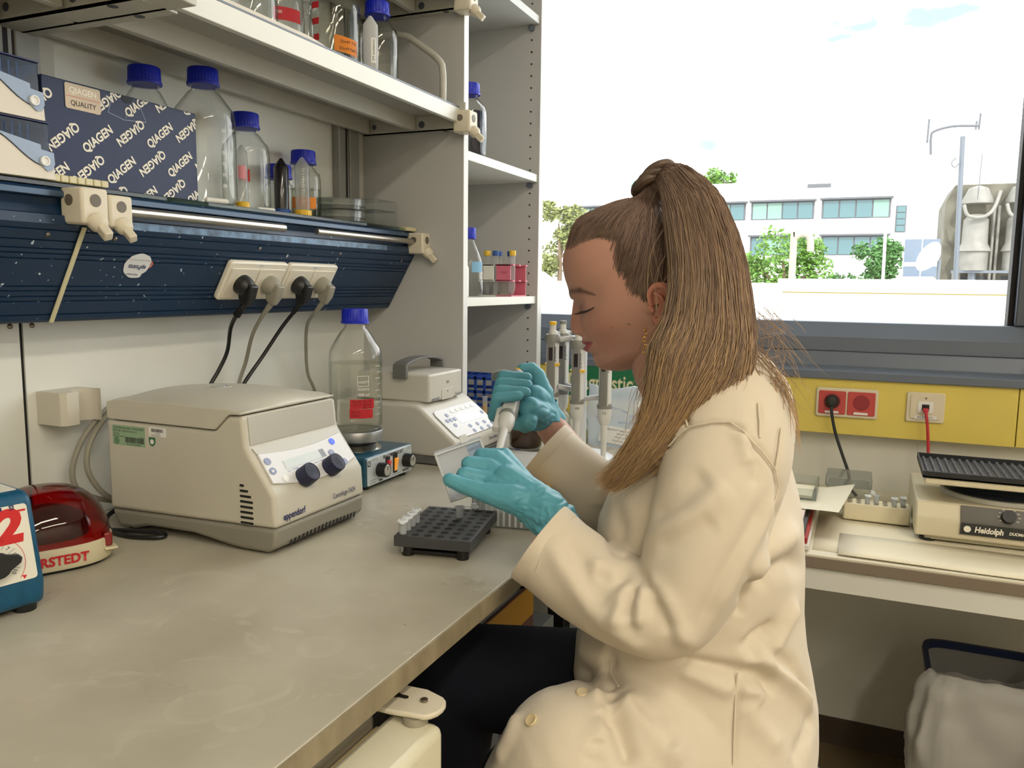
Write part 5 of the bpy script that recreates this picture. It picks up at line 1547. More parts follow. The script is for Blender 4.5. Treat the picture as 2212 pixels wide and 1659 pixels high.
for ang, rad, lab, col, num, zt in spots:
    a = math.radians(ang)
    x, y = PSX+rad*math.cos(a), PSY+rad*math.sin(a)
    xa, ya = PSX+(rad-0.013)*math.cos(a), PSY+(rad-0.013)*math.sin(a)
    MB().tube([(PSX, PSY, zt-0.004), ((PSX+xa)/2, (PSY+ya)/2, zt-0.002), (xa, ya, zt-0.006)], [0.006, 0.0055, 0.006], 10).obj('hook_arm', m_pipst, ps_)
    MB().tube([(PSX, PSY, zt-0.118), ((PSX+xa)/2, (PSY+ya)/2, zt-0.112), (xa, ya, zt-0.108)], [0.006, 0.0055, 0.006], 10).obj('lower_arm', m_pipst, ps_)
    t = thing('pipette', lab, 'pipette', (x, y, zt-0.12), 0, gP)
    to_cam = math.atan2(-y, -x)
    M = Matrix.Translation((x, y, zt)) @ Matrix.Rotation(to_cam+PI-0.25, 4, 'Z')
    pipette_parts(t, M, col, tip=False)
    if col is m_ycap:
        MB().lathe([(0.0163, -0.062), (0.0163, -0.057)], n=24).xf(M).obj('yellow_band', m_ycap, t)
    cm = Matrix.Translation((x, y, zt)) @ Matrix.Rotation(to_cam, 4, 'Z') @ Matrix.Rotation(PI/2, 4, 'Z') @ Matrix.Rotation(PI/2, 4, 'X')
    if num:
        text('print', num, 0.0072, m_ink, t, cm @ Matrix.Translation((0, -0.1390, 0.0152)))
    text('lettering', 'eppendorf', 0.0085, m_navyprint, t, cm @ Matrix.Translation((0.006, -0.036, 0.0166)) @ Matrix.Rotation(-PI/2, 4, 'Z'), sx=0.9)

# ================================================================ things on the window table
sh_ = thing('shaker', 'beige laboratory shaker with black ribbed tray on the window table', 'shaker', (0.29, 2.04, TZ))
m_shb = mat('shaker_beige', (222, 212, 184), 0.42, var=0.03, vscale=9)
m_shg = mat('shaker_lower', (186, 180, 156), 0.42)
SX0, SX1 = 0.128, 0.470
MB().prism([(1.905, 0.754), (1.900, 0.794), (1.905, 0.800), (1.918, 0.828), (2.19, 0.832), (2.19, 0.754)], 'x', SX0, SX1).obj('housing', m_shb, sh_, bevel=0.004)
MB().box((SX0+0.02, 1.915, 0.7455), (SX1-0.02, 2.18, 0.754)).obj('floor_pan', m_shg, sh_, bevel=0.002)
MB().prism([(1.8995, 0.768), (1.8960, 0.7940), (1.9010, 0.8005), (1.9135, 0.8270), (1.9150, 0.8262), (1.9028, 0.7998), (1.8978, 0.7938), (1.9012, 0.768)], 'x', 0.213, SX1-0.01).obj('control_panel', mat('shaker_panel', (84, 80, 72), 0.4), sh_)
MB().prism([(1.8990, 0.769), (1.8955, 0.7938), (1.8965, 0.7938), (1.9000, 0.769)], 'x', 0.214, SX1-0.011).obj('name_strip', mat('shaker_strip', (52, 54, 56), 0.4), sh_)
FH = frame((0.267, 1.8962, 0.7815), (1, 0, 0), (0, 0.12, 1))
text('lettering', 'Heidolph', 0.0165, m_cartonw, sh_, FH @ Matrix.Translation((-0.002, 0, 0.0012)), bold=0.0006, shear=0.15, sx=0.86)
text('lettering', 'DUOMAX 1030', 0.0085, m_cartonw, sh_, FH @ Matrix.Translation((0.060, -0.0005, 0.0014)), bold=0.0003, shear=0.15, sx=0.9)
MB().lathe([(0.0068, 0), (0.0068, 0.0004), (0.0032, 0.0004)], n=20).xf(FH @ Matrix.Translation((-0.0415, 0, 0.0012))).obj('logo', m_cartonw, sh_)
FK2 = frame((0.300, 1.9060, 0.8135), (1, 0, 0), (0, 0.42, 0.9))
MB().lathe([(0.0135, 0), (0.013, 0.010), (0, 0.010)], n=26).xf(FK2).obj('dial', m_black, sh_)
for k in range(9):
    a = math.radians(215-31*k)
    text('print', str(20*(k+1)), 0.0042, m_cartonw, sh_, FK2 @ Matrix.Translation((0.0185*math.cos(a), 0.016*math.sin(a), 0.0012)))
drum = [(0.118, 0.829), (0.118, 0.838), (0.112, 0.839)]
MB().lathe(drum, (0.300, 2.045, 0), 52).obj('drum_ring', mat('drum_ring', (206, 206, 196), 0.4), sh_)
bel = [(0.112, 0.8385)]
for k in range(4):
    bel += [(0.113, 0.842+k*0.010), (0.107, 0.847+k*0.010)]
bel += [(0.112, 0.880)]
MB().lathe(bel, (0.300, 2.045, 0), 52).obj('bellows', mat('bellows_navy', (26, 34, 46), 0.5), sh_)
MB().box((0.138, 1.882, 0.8725), (0.495, 2.088, 0.8865)).obj('platform', m_shb, sh_, bevel=0.003)
tr_ = MB().box((0.134, 1.879, 0.8867), (0.50, 2.092, 0.8900)).obj('tray_mat', mat('tray_black', (34, 36, 40), 0.5), sh_)
for a_, b_ in (((0.134, 1.879, 0.8867), (0.50, 1.882, 0.9005)), ((0.134, 2.089, 0.8867), (0.50, 2.092, 0.9005)), ((0.134, 1.882, 0.8867), (0.137, 2.089, 0.9005))):
    MB().box(a_, b_).obj('tray_wall', MATS['tray_black'], sh_)
_st = MB().lathe([(0.0042, 0.890), (0.0030, 0.8945), (0.0, 0.8952)], (0, 0, 0), 8).mesh('mat_stud')
_st.materials.append(mat('mat_rubber', (96, 98, 104), 0.35))
for i in range(24):
    for j in range(12):
        o = bpy.data.objects.new('mat_stud', _st)
        COL.objects.link(o)
        o.parent = tr_
        o.matrix_parent_inverse = Matrix.Identity(4)
        pm = parent_matrix(tr_)
        o.location = pm.inverted() @ Vector((0.146+i*0.0148, 1.893+j*0.0167, 0))
for x in (0.155, 0.44):
    for y in (1.93, 2.165):
        MB().cyl((x, y, TZ), (x, y, 0.7475), 0.016, 20).obj('foot', m_black, sh_)
# sheets of paper on the table
m_pap = mat('paper_warm', (236, 226, 200), 0.7)
for k, (x0, y0, x1, y1, r) in enumerate(((-0.07, 1.745, 0.75, 2.10, 0.012), (-0.02, 1.725, 0.80, 1.885, -0.01))):
    b = MB()
    n = 14
    vs = []
    for i in range(n+1):
        for j in range(5):
            u, v = i/n, j/4
            z = TZ+0.0006+0.0022*k+0.0012*abs(math.sin(u*7+v*2+k))
            vs.append((x0+(x1-x0)*u, y0+(y1-y0)*v+r*u, z))
    b.add(vs, [(i*5+j, (i+1)*5+j, (i+1)*5+j+1, i*5+j+1) for i in range(n) for j in range(4)])
    o = tag(b.obj('paper_sheet', m_pap), ('wide cream paper lining the window table', 'second cream paper at the front of the window table')[k], 'paper', 'papers lining the window table')
    md = o.modifiers.new('thickness', 'SOLIDIFY')
    md.thickness = 0.0006
# foam block with tubes
fb = thing('foam_block', 'cream foam tube block beside the shaker', 'block', (0.053, 2.03, TZ+0.003))
MB().box((-0.018, 2.001, TZ+0.004), (0.124, 2.056, TZ+0.044)).obj('block', mat('foam_cream', (232, 222, 190), 0.6, var=0.03), fb, bevel=0.004)
_h2 = MB().lathe([(0.0058, 0), (0.0058, 0.0006), (0, 0.0006)], (0, 0, 0), 14).mesh('block_hole')
_h2.materials.append(mat('foam_hole', (120, 112, 92), 0.7))
for i in range(7):
    for j in range(3):
        o = bpy.data.objects.new('block_hole', _h2)
        COL.objects.link(o)
        o.parent = fb
        o.location = Vector((-0.004+i*0.0188, 2.012+j*0.0165, TZ+0.0440)) - fb.location
for i, j, lab, op in ((3, 1, 'open microtube standing tall in the foam block', True), (2, 0, 'closed microtube near the middle of the foam block', False), (5, 0, 'closed microtube at the shaker end of the foam block', False), (6, 1, 'closed microtube in the last column of the foam block', False)):
    microtube((-0.004+i*0.0188, 2.012+j*0.0165, TZ+0.046), lab, 'microtubes in the foam block', op, rz=0.4)
# clear box, folders, tray and tissue
cbx = thing('plastic_box', 'clear lidded box on the window table below the black cable', 'box', (-0.01, 2.16, TZ+0.004))
MB().box((-0.060, 2.11, TZ+0.004), (0.040, 2.215, TZ+0.054)).obj('box_base', m_clearp, cbx, bevel=0.003)
MB().box((-0.063, 2.107, TZ+0.0545), (0.043, 2.218, TZ+0.078)).obj('lid', m_clearp, cbx, bevel=0.003)
fz = TZ+0.0045
gF = 'folders stacked on the window table'
for k, (col, th, x1, y0, lab) in enumerate((((226, 222, 214), 0.010, -0.076, 1.722, 'white folder at the bottom of the stack on the window table'), ((168, 34, 30), 0.012, -0.080, 1.732, 'red folder in the stack on the window table'), ((44, 44, 50), 0.012, -0.086, 1.740, 'black folder in the stack on the window table'), ((222, 206, 198), 0.012, -0.094, 1.752, 'pale pink folder on top of the stack'))):
    o = MB().box((x1-0.24, y0, fz), (x1, y0+0.31, fz+th)).obj('folder', mat('folder_%d' % k, col, 0.5), bevel=0.001)
    tag(o, lab, 'folder', gF)
    fz += th+0.0004
cvr = MB().box((-0.24, 1.80, fz), (-0.122, 1.90, fz+0.0006)).obj('cover_picture', mat('cover_blue', (120, 138, 170), 0.4))
tag(cvr, 'blue-grey picture card on the pink folder', 'card')
ty_ = thing('plastic_tray', 'shallow clear tray with paper on the folder stack', 'tray', (-0.16, 2.0, fz))
for a_, b_ in (((-0.235, 1.935, fz+0.0035), (-0.075, 2.065, fz+0.0055)), ((-0.235, 1.935, fz+0.0055), (-0.075, 1.937, fz+0.030)), ((-0.235, 2.063, fz+0.0055), (-0.075, 2.065, fz+0.034)), ((-0.077, 1.937, fz+0.0055), (-0.075, 2.063, fz+0.034)), ((-0.235, 1.937, fz+0.0055), (-0.233, 2.063, fz+0.034))):
    MB().box(a_, b_).obj('tray_wall' if b_[2]-a_[2] > 0.01 else 'tray_floor', m_clearp, ty_)
MB().box((-0.225, 1.945, fz+0.006), (-0.085, 2.055, fz+0.012)).obj('tray_paper', m_pap, ty_)
tb_ = MB()
n = 12
vs = []
for i in range(n+1):
    for j in range(n+1):
        u, v = i/n, j/n
        x = -0.26+0.235*u+0.03*v
        y = 1.862+0.20*v+0.045*u*v
        z = fz+0.0012+0.0016*(0.5+0.5*math.sin(u*9+v*5))+0.018*max(0, u-0.72)*2.2*v
        vs.append((x, y, z))
tb_.add(vs, [(i*(n+1)+j, (i+1)*(n+1)+j, (i+1)*(n+1)+j+1, i*(n+1)+j+1) for i in range(n) for j in range(n)])
o = tag(tb_.obj('tissue', mat('tissue_cream', (232, 224, 202), 0.85, bump=0.3, bscale=300)), 'cream paper towel under the clear tray', 'tissue')
# ---- red sockets, data socket and cables on the trunking
FY = frame((0, YW-0.05, 0), (1, 0, 0), (0, 0, 1))
m_redsock = mat('socket_red', (196, 74, 70), 0.4)
m_reddk = mat('socket_red_dark', (150, 44, 50), 0.45)
m_plate = mat('socket_cream', (224, 212, 184), 0.4)
rs = thing('red_socket', 'double red wall socket in a cream frame on the yellow trunking', 'socket', (-0.028, YW-0.055, 0.98))
plate(rs, FY, rrect(0.152, 0.078, 0.006, 4, -0.028, 0.979), 0.008, m_plate, 'frame', bevel=0.003)
for s in (-1, 1):
    xx = -0.028+s*0.0355
    ins = plate(rs, FY, rrect(0.067, 0.062, 0.004, 3, xx, 0.979), 0.0025, m_redsock, 'insert', z0=0.008, bevel=0.0012)
    MB().lathe([(0.0205, 0.0106), (0.0190, 0.0108), (0.0185, 0.0095), (0, 0.0095)], (0, 0, 0), 32).xf(FY @ Matrix.Translation((xx, 0.982, 0.0004))).obj('well', m_reddk, ins)
    plate(ins, FY, rrect(0.034, 0.006, 0.0006, 2, xx, 0.9535), 0.0003, m_white, 'label_strip', z0=0.0106)
    if s > 0:
        for dx, dz in ((-0.0095, 0), (0.0095, 0)):
            plate(ins, FY, ell(0.0028, 0.0028, 14, xx+dx, 0.982+dz), 0.0004, m_dark, 'pin_hole', z0=0.0100)
        plate(ins, FY, ell(0.0018, 0.0018, 12, xx, 0.982), 0.0005, m_screw, 'centre_screw', z0=0.0100)
        plate(ins, FY, rrect(0.005, 0.005, 0.001, 2, xx, 0.9655), 0.0004, m_dark, 'earth_clip', z0=0.0106)
m_blkc = mat('cable_charcoal', (40, 42, 42), 0.45)
bp_ = thing('plug', 'black plug with cable in the red socket', 'plug', (-0.0635, YW-0.066, 0.982))
MB().lathe([(0.0178, 0.0110), (0.0178, 0.014), (0.015, 0.024), (0.009, 0.030), (0, 0.0305)], n=28).xf(FY @ Matrix.Translation((-0.0635, 0.982, 0))).obj('plug_head', m_blkc, bp_)
MB().box((-0.0715, YW-0.088, 0.973), (-0.0555, YW-0.066, 0.994)).obj('plug_grip', m_blkc, bp_, bevel=0.003)
MB().tube(catmull([(-0.0635, YW-0.08, 0.976), (-0.062, YW-0.082, 0.952), (-0.050, YW-0.080, 0.900), (-0.031, YW-0.085, 0.848), (-0.013, YW-0.10, 0.803), (-0.005, YW-0.11, 0.765), (0.01, YW-0.11, 0.7455)], 8), 0.0040, 10).obj('mains_lead', m_blkc, bp_)
ds = thing('data_socket', 'cream network socket with labelled plate on the yellow trunking', 'socket', (0.158, YW-0.055, 0.98))
plate(ds, FY, rrect(0.088, 0.077, 0.006, 4, 0.158, 0.980), 0.006, m_plate, 'frame', bevel=0.002)
plate(ds, FY, rrect(0.070, 0.060, 0.004, 3, 0.158, 0.981), 0.0025, m_plate, 'cover', z0=0.006, bevel=0.001)
plate(ds, FY, rrect(0.036, 0.030, 0.003, 3, 0.158, 0.981), 0.002, m_white, 'module', z0=0.0085, bevel=0.0006)
plate(ds, FY, rrect(0.017, 0.015, 0.001, 2, 0.158, 0.981), 0.0003, m_dark, 'port', z0=0.0105)
plate(ds, FY, ell(0.0026, 0.0026, 14, 0.158, 1.004), 0.0006, m_screw, 'screw', z0=0.0085)
lb_ = plate(ds, FY, rrect(0.052, 0.009, 0.001, 2, 0.159, 0.955), 0.0004, m_white, 'label_strip', z0=0.0085)
text('print', 'A133-01/1', 0.0085, m_ink, lb_, FY @ Matrix.Translation((0.159, 0.955, 0.0092)))
m_redc = mat('cable_red', (196, 52, 62), 0.4)
rc = thing('network_cable', 'red network cable hanging from the data socket', 'cable', (0.158, YW-0.065, 0.95))
MB().box((0.1515, YW-0.078, 0.970), (0.1645, YW-0.0608, 0.980)).obj('connector', m_redc, rc, bevel=0.0015)
MB().tube(catmull([(0.158, YW-0.076, 0.974), (0.160, YW-0.082, 0.962), (0.164, YW-0.082, 0.935), (0.169, YW-0.082, 0.885), (0.172, YW-0.085, 0.84), (0.178, YW-0.10, 0.80), (0.19, YW-0.11, 0.76), (0.215, YW-0.11, 0.7445)], 8), 0.0038, 10).obj('lead', m_redc, rc)

# ================================================================ waste bin under the window table, stool
m_liner = clear('bin_liner', (224, 224, 220), (200, 200, 196), 0.3, 0.7, haze=0.80, hazecol=(236, 234, 228))
m_binrim = mat('bin_blue', (24, 36, 74), 0.45)
m_binbody = mat('bin_grey', (138, 136, 132), 0.5)
bn = thing('waste_bin', 'dark blue rimmed waste bin with a white liner under the window table', 'bin', (0.30, 1.98, 0.0))
def binring(w, d, z, n=48, p=6.0, jit=0.0, seed=0):
    out = []
    for k in range(n):
        t = 2*PI*k/n
        c, s = math.cos(t), math.sin(t)
        q = 1+jit*noise.noise(Vector((c*3, s*3, z*14+seed)))
        out.append(Vector((0.30+w*q*math.copysign(abs(c)**(2/p), c)-0.06*0, 1.985+d*q*math.copysign(abs(s)**(2/p), s), z)))
    return out
MB().loft([binring(0.095, 0.085, 0.0), binring(0.125, 0.112, 0.440)], cap=False).obj('bin_wall', m_binbody, bn)
MB().loft([binring(0.095, 0.085, 0.001), binring(0.02, 0.02, 0.0012)], cap=False).obj('bin_floor', m_binbody, bn)
MB().loft([binring(0.118, 0.105, 0.436), binring(0.128, 0.115, 0.436), binring(0.130, 0.117, 0.445), binring(0.128, 0.115, 0.453), binring(0.118, 0.105, 0.453), binring(0.118, 0.105, 0.436)], cap=False).obj('rim', m_binrim, bn)
lr = []
for z, w, d, j in ((0.06, 0.125, 0.112, 0.10), (0.14, 0.150, 0.134, 0.14), (0.22, 0.164, 0.146, 0.16), (0.30, 0.168, 0.150, 0.16), (0.37, 0.164, 0.146, 0.13), (0.425, 0.152, 0.136, 0.08), (0.460, 0.140, 0.127, 0.03), (0.469, 0.128, 0.115, 0.02), (0.457, 0.1155, 0.103, 0.02), (0.40, 0.108, 0.095, 0.05), (0.2, 0.098, 0.086, 0.06)):
    ring = []
    for k, q in enumerate(binring(w, d, z, 64, 5.0, j, 3.7)):
        # the liner droops low along the back edge so the rim shows there
        ang = 2*PI*k/64
        f = max(0.0, math.sin(ang-0.35))**0.7 if 0.35 < ang < PI+0.35 else 0.0
        zz = q.z - (0.15*f if 0.28 < z and w > 0.116 else (0.06*f if w <= 0.116 and z > 0.3 else 0))
        if f > 0 and w > 0.13:
            q = Vector((0.30+(q.x-0.30)*(1-0.14*f), 1.985+(q.y-1.985)*(1-0.16*f), q.z))
        ring.append(Vector((q.x, q.y, zz)))
    lr.append(ring)
o = MB().loft(lr, cap=False).obj('liner', m_liner, bn)
dm_ = o.modifiers.new('crumple', 'DISPLACE')
tx = bpy.data.textures.new('crumple', 'CLOUDS')
tx.noise_scale = 0.05
dm_.texture = tx
dm_.strength = 0.022
sb = o.modifiers.new('subd', 'SUBSURF')
sb.levels = sb.render_levels = 2
o.modifiers.move(1, 0)
# second bin with yellow bag edge at the picture's border
b2 = thing('yellow_bag_bin', 'cream waste bin with a yellow bag at the right picture edge', 'bin', (0.53, 1.76, 0.0))
MB().lathe([(0.070, 0.0), (0.082, 0.42)], (0.545, 1.76, 0), 40).obj('bin_wall', mat('bin_cream', (226, 218, 192), 0.5), b2)
yb = []
for z, r in ((0.30, 0.108), (0.38, 0.112), (0.43, 0.110), (0.455, 0.104), (0.44, 0.094), (0.36, 0.088)):
    yb.append([Vector((0.545+r*(1+0.06*math.sin(7*t+z*20))*math.cos(t), 1.76+r*(1+0.06*math.sin(7*t+z*20))*math.sin(t), z+0.010*math.sin(5*t))) for t in [2*PI*k/56 for k in range(56)]])
MB().loft(yb, cap=False).obj('bag', mat('bag_yellow', (222, 206, 110), 0.45), b2)
# ================================================================ outside the window
m_ext = mat('facade_white', (240, 240, 236), 0.7)
m_roofw = mat('roof_white', (236, 236, 230), 0.7)
m_exg = mat('outside_glass', (68, 102, 108), 0.15, spec=0.6)
m_exgl = mat('outside_blind', (112, 142, 132), 0.4)
m_exfr = mat('outside_frame', (84, 86, 92), 0.5)
m_conc = mat('stained_concrete', (88, 85, 74), 0.85, var=0.55, vscale=2.2)
m_met = mat('galvanised', (96, 102, 110), 0.4, 0.5)
m_leafA = mat('leaf_light', (92, 132, 48), 0.6)
m_leafB = mat('leaf_mid', (70, 116, 56), 0.6)
m_leafC = mat('leaf_pale', (124, 130, 76), 0.6)
m_bark = mat('bark', (110, 92, 72), 0.8)
g_ = MB().box((-80, 9.6, -4.3), (60, 140, -4.0)).obj('ground', mat('ground_grey', (170, 170, 160), 0.9))
tag(g_, 'pale ground between the buildings outside', kind='structure')
rf = MB().box((-12, 2.75, 0.30), (12, 9.0, 0.60)).obj('roof_deck', m_roofw)
tag(rf, 'white flat roof deck outside the window', kind='structure')
pp = thing('parapet', 'low white parapet wall outside the window', 'wall', (0, 9.1, 0.6))
MB().box((-0.85, 9.0, 0.0), (4.0, 9.3, 1.372)).obj('wall_block', m_roofw, pp)
MB().box((-0.80, 8.97, 1.225), (4.0, 9.0, 1.238)).obj('ledge', mat('ledge_ochre', (110, 100, 50), 0.7), pp)
MB().box((-9.0, 9.1, 0.0), (-0.85, 9.3, 1.325)).obj('wall_block', m_roofw, pp)
dmo = thing('skylight', 'grey domed skylight on the roof behind the cabinet', 'skylight', (-4.9, 12.0, 0.0))
MB().lathe([(0.95, 0.0), (0.94, 0.55), (0.86, 0.95), (0.66, 1.28), (0.38, 1.48), (0.0, 1.55)], (-5.05, 12.0, 0.0), 40).obj('dome', mat('skylight_grey', (132, 136, 138), 0.35), dmo)
MB().box((-6.2, 11.2, -4), (-3.9, 13.0, 0.05)).obj('curb', m_roofw, dmo)
bd = thing('office_building', 'long white office building with two rows of tinted windows', 'building', (-8, 60, -4))
MB().box((-24.0, 60.0, -4.0), (1.42, 72, 8.55)).obj('facade', m_ext, bd)
def winrow(parent, x0, x1, z0, z1, n, y=60.0, blinds=(0, 1)):
    f = MB().box((x0-0.08, y-0.10, z0-0.08), (x1+0.08, y-0.02, z1+0.08)).obj('window', m_exfr, parent)
    w = (x1-x0)/n
    for k in range(n):
        MB().box((x0+k*w+0.05, y-0.14, z0), (x0+(k+1)*w-0.05, y-0.11, z1)).obj('pane', m_exgl if k in blinds else m_exg, f)
    MB().box((x0-0.2, y-0.45, z1+0.08), (x1+0.2, y-0.02, z1+0.20)).obj('sunshade', m_exfr, parent)
    MB().box((x0-0.2, y-0.30, z0-0.16), (x1+0.2, y-0.02, z0-0.08)).obj('window_ledge', m_ext, parent)
winrow(bd, -12.1, -8.15, 6.0, 7.05, 4, blinds=(0, 2))
winrow(bd, -7.62, -3.60, 6.0, 7.08, 4, blinds=(0, 1))
winrow(bd, -2.98, 1.15, 6.0, 7.12, 4, blinds=(3,))
winrow(bd, -16.9, -12.9, 6.0, 7.05, 4, blinds=(1,))
winrow(bd, -21.5, -17.5, 6.0, 7.05, 4, blinds=(2,))
winrow(bd, -2.9, 1.1, 3.55, 4.70, 4, blinds=())
winrow(bd, -7.6, -3.6, 3.55, 4.70, 4, blinds=(1,))
winrow(bd, -21.5, -12.9, 3.55, 4.70, 8, blinds=(1,))
MB().box((-4.05, 59.9, 8.05), (-2.55, 60.0, 8.30)).obj('roof_vent', m_exfr, bd)
MB().box((-16.75, 61, 8.55), (-16.1, 62, 9.15)).obj('roof_unit', m_exgl, bd)
st_ = thing('stair_tower', 'white stair tower with a narrow strip window', 'building', (4, 61, -4))
MB().box((1.42, 60.4, -4), (9.0, 72, 10.5)).obj('facade', m_ext, st_)
fw = MB().box((1.55, 60.30, 5.0), (2.20, 60.4, 6.75)).obj('window', m_exfr, st_)
for k in range(4):
    MB().box((1.62, 60.26, 5.06+k*0.42), (2.13, 60.30, 5.42+k*0.42)).obj('pane', m_exg, fw)
# glazed annex and dish
an_ = thing('glass_annex', 'low annex with blue-grey glazing beside the chimney', 'building', (1.0, 18, 0))
MB().box((0.64, 18.0, -4), (1.30, 19, 1.50)).obj('wall_block', m_ext, an_)
for k in range(2):
    MB().box((0.66+k*0.32, 17.95, 1.52), (0.96+k*0.32, 18.0, 2.25)).obj('pane', mat('annex_glass', (96, 108, 124), 0.2), an_)
MB().box((0.64, 17.94, 1.72), (1.30, 17.99, 1.80)).obj('rail', m_ext, an_)
dh = thing('satellite_dish', 'white satellite dish in front of the glass annex', 'dish', (0.98, 16, 1.4))
MB().lathe([(0.0, 0.0), (0.10, 0.012), (0.20, 0.05), (0.27, 0.11), (0.275, 0.11), (0.20, 0.035), (0.10, -0.006), (0, -0.02)], (1.05, 16.0, 1.80), 32, (-0.75, -0.5, 0.4)).obj('reflector', m_ext, dh)
MB().cyl((1.15, 16.1, -4), (1.15, 16.1, 1.8), 0.03, 12).obj('post', m_met, dh)
# concrete chimney block with white tanks and pipes
m_tank = mat('tank_grey', (118, 116, 110), 0.6, var=0.15, vscale=5)
cn = thing('chimney_block', 'stained concrete chimney block with white tanks and pipes', 'tower', (2.5, 22, -4))
MB().prism([(1.62, -4), (1.62, 3.3), (1.80, 3.72), (4.2, 3.72), (4.2, -4)], 'y', 22.0, 24.0).obj('concrete_block', m_conc, cn, bevel=0.02)
for x, s in ((2.25, 1.0), (3.10, 0.9)):
    MB().lathe([(0.30*s, 0.0), (0.30*s, 0.42), (0.36*s, 0.44), (0.27*s, 0.62), (0.26*s, 1.15), (0.15*s, 1.28)], (x, 21.7, 1.72), 32).obj('tank', m_tank, cn)
    MB().lathe([(0.33*s, 0), (0.33*s, 0.07), (0.2*s, 0.35), (0, 0.42)], (x, 21.7, 3.24), 32).obj('cowl', m_tank, cn)
    MB().cyl((x, 21.7, -4), (x, 21.7, 1.72), 0.09, 14).obj('pipe', m_met, cn)
    MB().tube(catmull([(x-0.3, 21.4, 3.2), (x-0.2, 21.35, 2.95), (x+0.1, 21.35, 2.92), (x+0.3, 21.4, 3.1), (x+0.42, 21.5, 3.5)], 6), 0.04, 10).obj('bent_pipe', m_tank, cn)
for x in (2.62, 2.72, 2.0, 3.5, 1.88):
    MB().cyl((x, 21.85, -4), (x, 21.85, 3.2 if x > 2.5 else 1.7), 0.035, 12).obj('pipe', m_tank, cn)
MB().box((1.80, 21.5, 1.66), (3.6, 21.6, 1.72)).obj('gantry', m_met, cn)
for k in range(3):
    MB().box((1.84+k*0.52, 21.97, 0.6), (2.20+k*0.52, 22.0, 1.60)).obj('dark_opening', mat('opening_dark', (52, 54, 60), 0.7), cn)
mt = thing('antenna_mast', 'steel antenna mast with a curved arm above the chimney block', 'antenna', (1.75, 20, 1.5))
MB().cyl((1.90, 20, -4.0), (1.70, 20, 4.50), 0.05, 14).obj('mast_pole', m_met, mt)
MB().tube(catmull([(1.12, 20, 4.15), (1.10, 20, 4.52), (1.16, 20, 4.64), (1.5, 20, 4.72), (1.98, 20, 4.70)], 6), 0.028, 8).obj('curved_arm', m_exfr, mt)
for x, z0, z1 in ((1.03, 4.4, 4.9), (1.99, 4.62, 4.95), (1.93, 4.62, 4.80)):
    MB().cyl((x, 20, z0), (x+0.01, 20, z1), 0.022, 8).obj('whip_antenna', m_exfr, mt)
MB().cyl((2.09, 20.2, 3.2), (2.11, 20.2, 4.15), 0.010, 8).obj('whip_antenna', m_exfr, mt)
MB().tube(catmull([(1.60, 19.9, 4.05), (1.52, 19.9, 3.95), (1.58, 19.9, 3.85), (1.68, 19.9, 3.95)], 6), 0.012, 8).obj('cable_loop', m_exfr, mt)
lp = thing('vent_pipe', 'bent vent pipe rising above the parapet', 'pipe', (-1.1, 14, 0))
MB().tube(catmull([(-1.10, 14, -1), (-1.11, 14, 1.9), (-1.09, 14, 2.08), (-0.98, 14, 2.14), (-0.88, 14, 2.10), (-0.85, 14, 1.96), (-0.85, 14, 1.86)], 6), 0.055, 14).obj('bent_tube', mat('pipe_pale', (150, 142, 128), 0.5), lp)
fp_ = MB().cyl((0.27, 14, -1), (0.23, 14, 2.30), 0.022, 10).obj('slim_pole', m_ext)
tag(fp_, 'slim white pole in front of the trees', 'pole')
def tree(name, c, rx, rz, n, m, lab, leaf, seed, trunk=True):
    random.seed(seed)
    t = thing('tree', lab, 'tree', (c[0], c[1], -4.0), 0, 'trees outside the window')
    blobs = []
    for k in range(16):
        a, u = random.random()*2*PI, random.random()
        blobs.append((c[0]+rx*0.72*math.cos(a)*math.sqrt(random.random()), c[1]+rx*0.5*math.sin(a)*math.sqrt(random.random()), c[2]+rz*(u*1.5-0.75)*(1.0), rx*(0.24+0.18*random.random())))
    b = MB()
    vs, fs = [], []
    for k in range(n):
        bx, by, bz, br = blobs[k % 16]
        d = Vector((random.gauss(0, 1), random.gauss(0, 1), random.gauss(0, 1))).normalized()*br*(0.55+0.55*random.random())
        p = Vector((bx, by, bz))+d
        u = Vector((random.gauss(0, 1), random.gauss(0, 1), random.gauss(0, 0.6))).normalized()
        w = u.cross(Vector((random.gauss(0, 1), random.gauss(0, 1), random.gauss(0, 1)))).normalized()
        L = leaf*(0.6+0.8*random.random())
        i = len(vs)
        vs += [p-u*L, p+w*L*0.45, p+u*L, p-w*L*0.45]
        fs.append((i, i+1, i+2, i+3))
    me = bpy.data.meshes.new('crown')
    inv = Vector(t.location)
    me.from_pydata([tuple(q-inv) for q in vs], [], fs)
    o = link('crown', me, m, t, smooth=False)
    o['kind'] = 'stuff'
    MB().tube([(c[0], c[1], -4), (c[0]+0.1, c[1], c[2]-rz*0.5), (c[0], c[1], c[2]+rz*0.4)], [0.16, 0.11, 0.03], 8).obj('trunk', m_bark, t)
    for k in range(5):
        bx, by, bz, br = blobs[k]
        MB().tube([(c[0], c[1], c[2]-rz*0.4), ((c[0]+bx)/2, (c[1]+by)/2, (c[2]-rz*0.3+bz)/2), (bx, by, bz)], [0.07, 0.045, 0.015], 6).obj('branch', m_bark, t)
tree('tree', (-2.7, 30, 1.75), 1.75, 1.45, 5200, m_leafA, 'bright green tree behind the bent vent pipe', 0.085, 1)
tree('tree', (-4.6, 34, 1.4), 1.2, 1.2, 2600, m_leafA, 'bright green bush just beside the ponytail', 0.085, 5)
tree('tree', (0.30, 32, 1.75), 1.05, 1.35, 3600, m_leafB, 'darker green tree before the stair tower', 0.085, 2)
tree('tree', (-1.0, 33, 1.1), 0.8, 0.7, 1600, m_leafB, 'low dark bush between the two green trees', 0.08, 8)
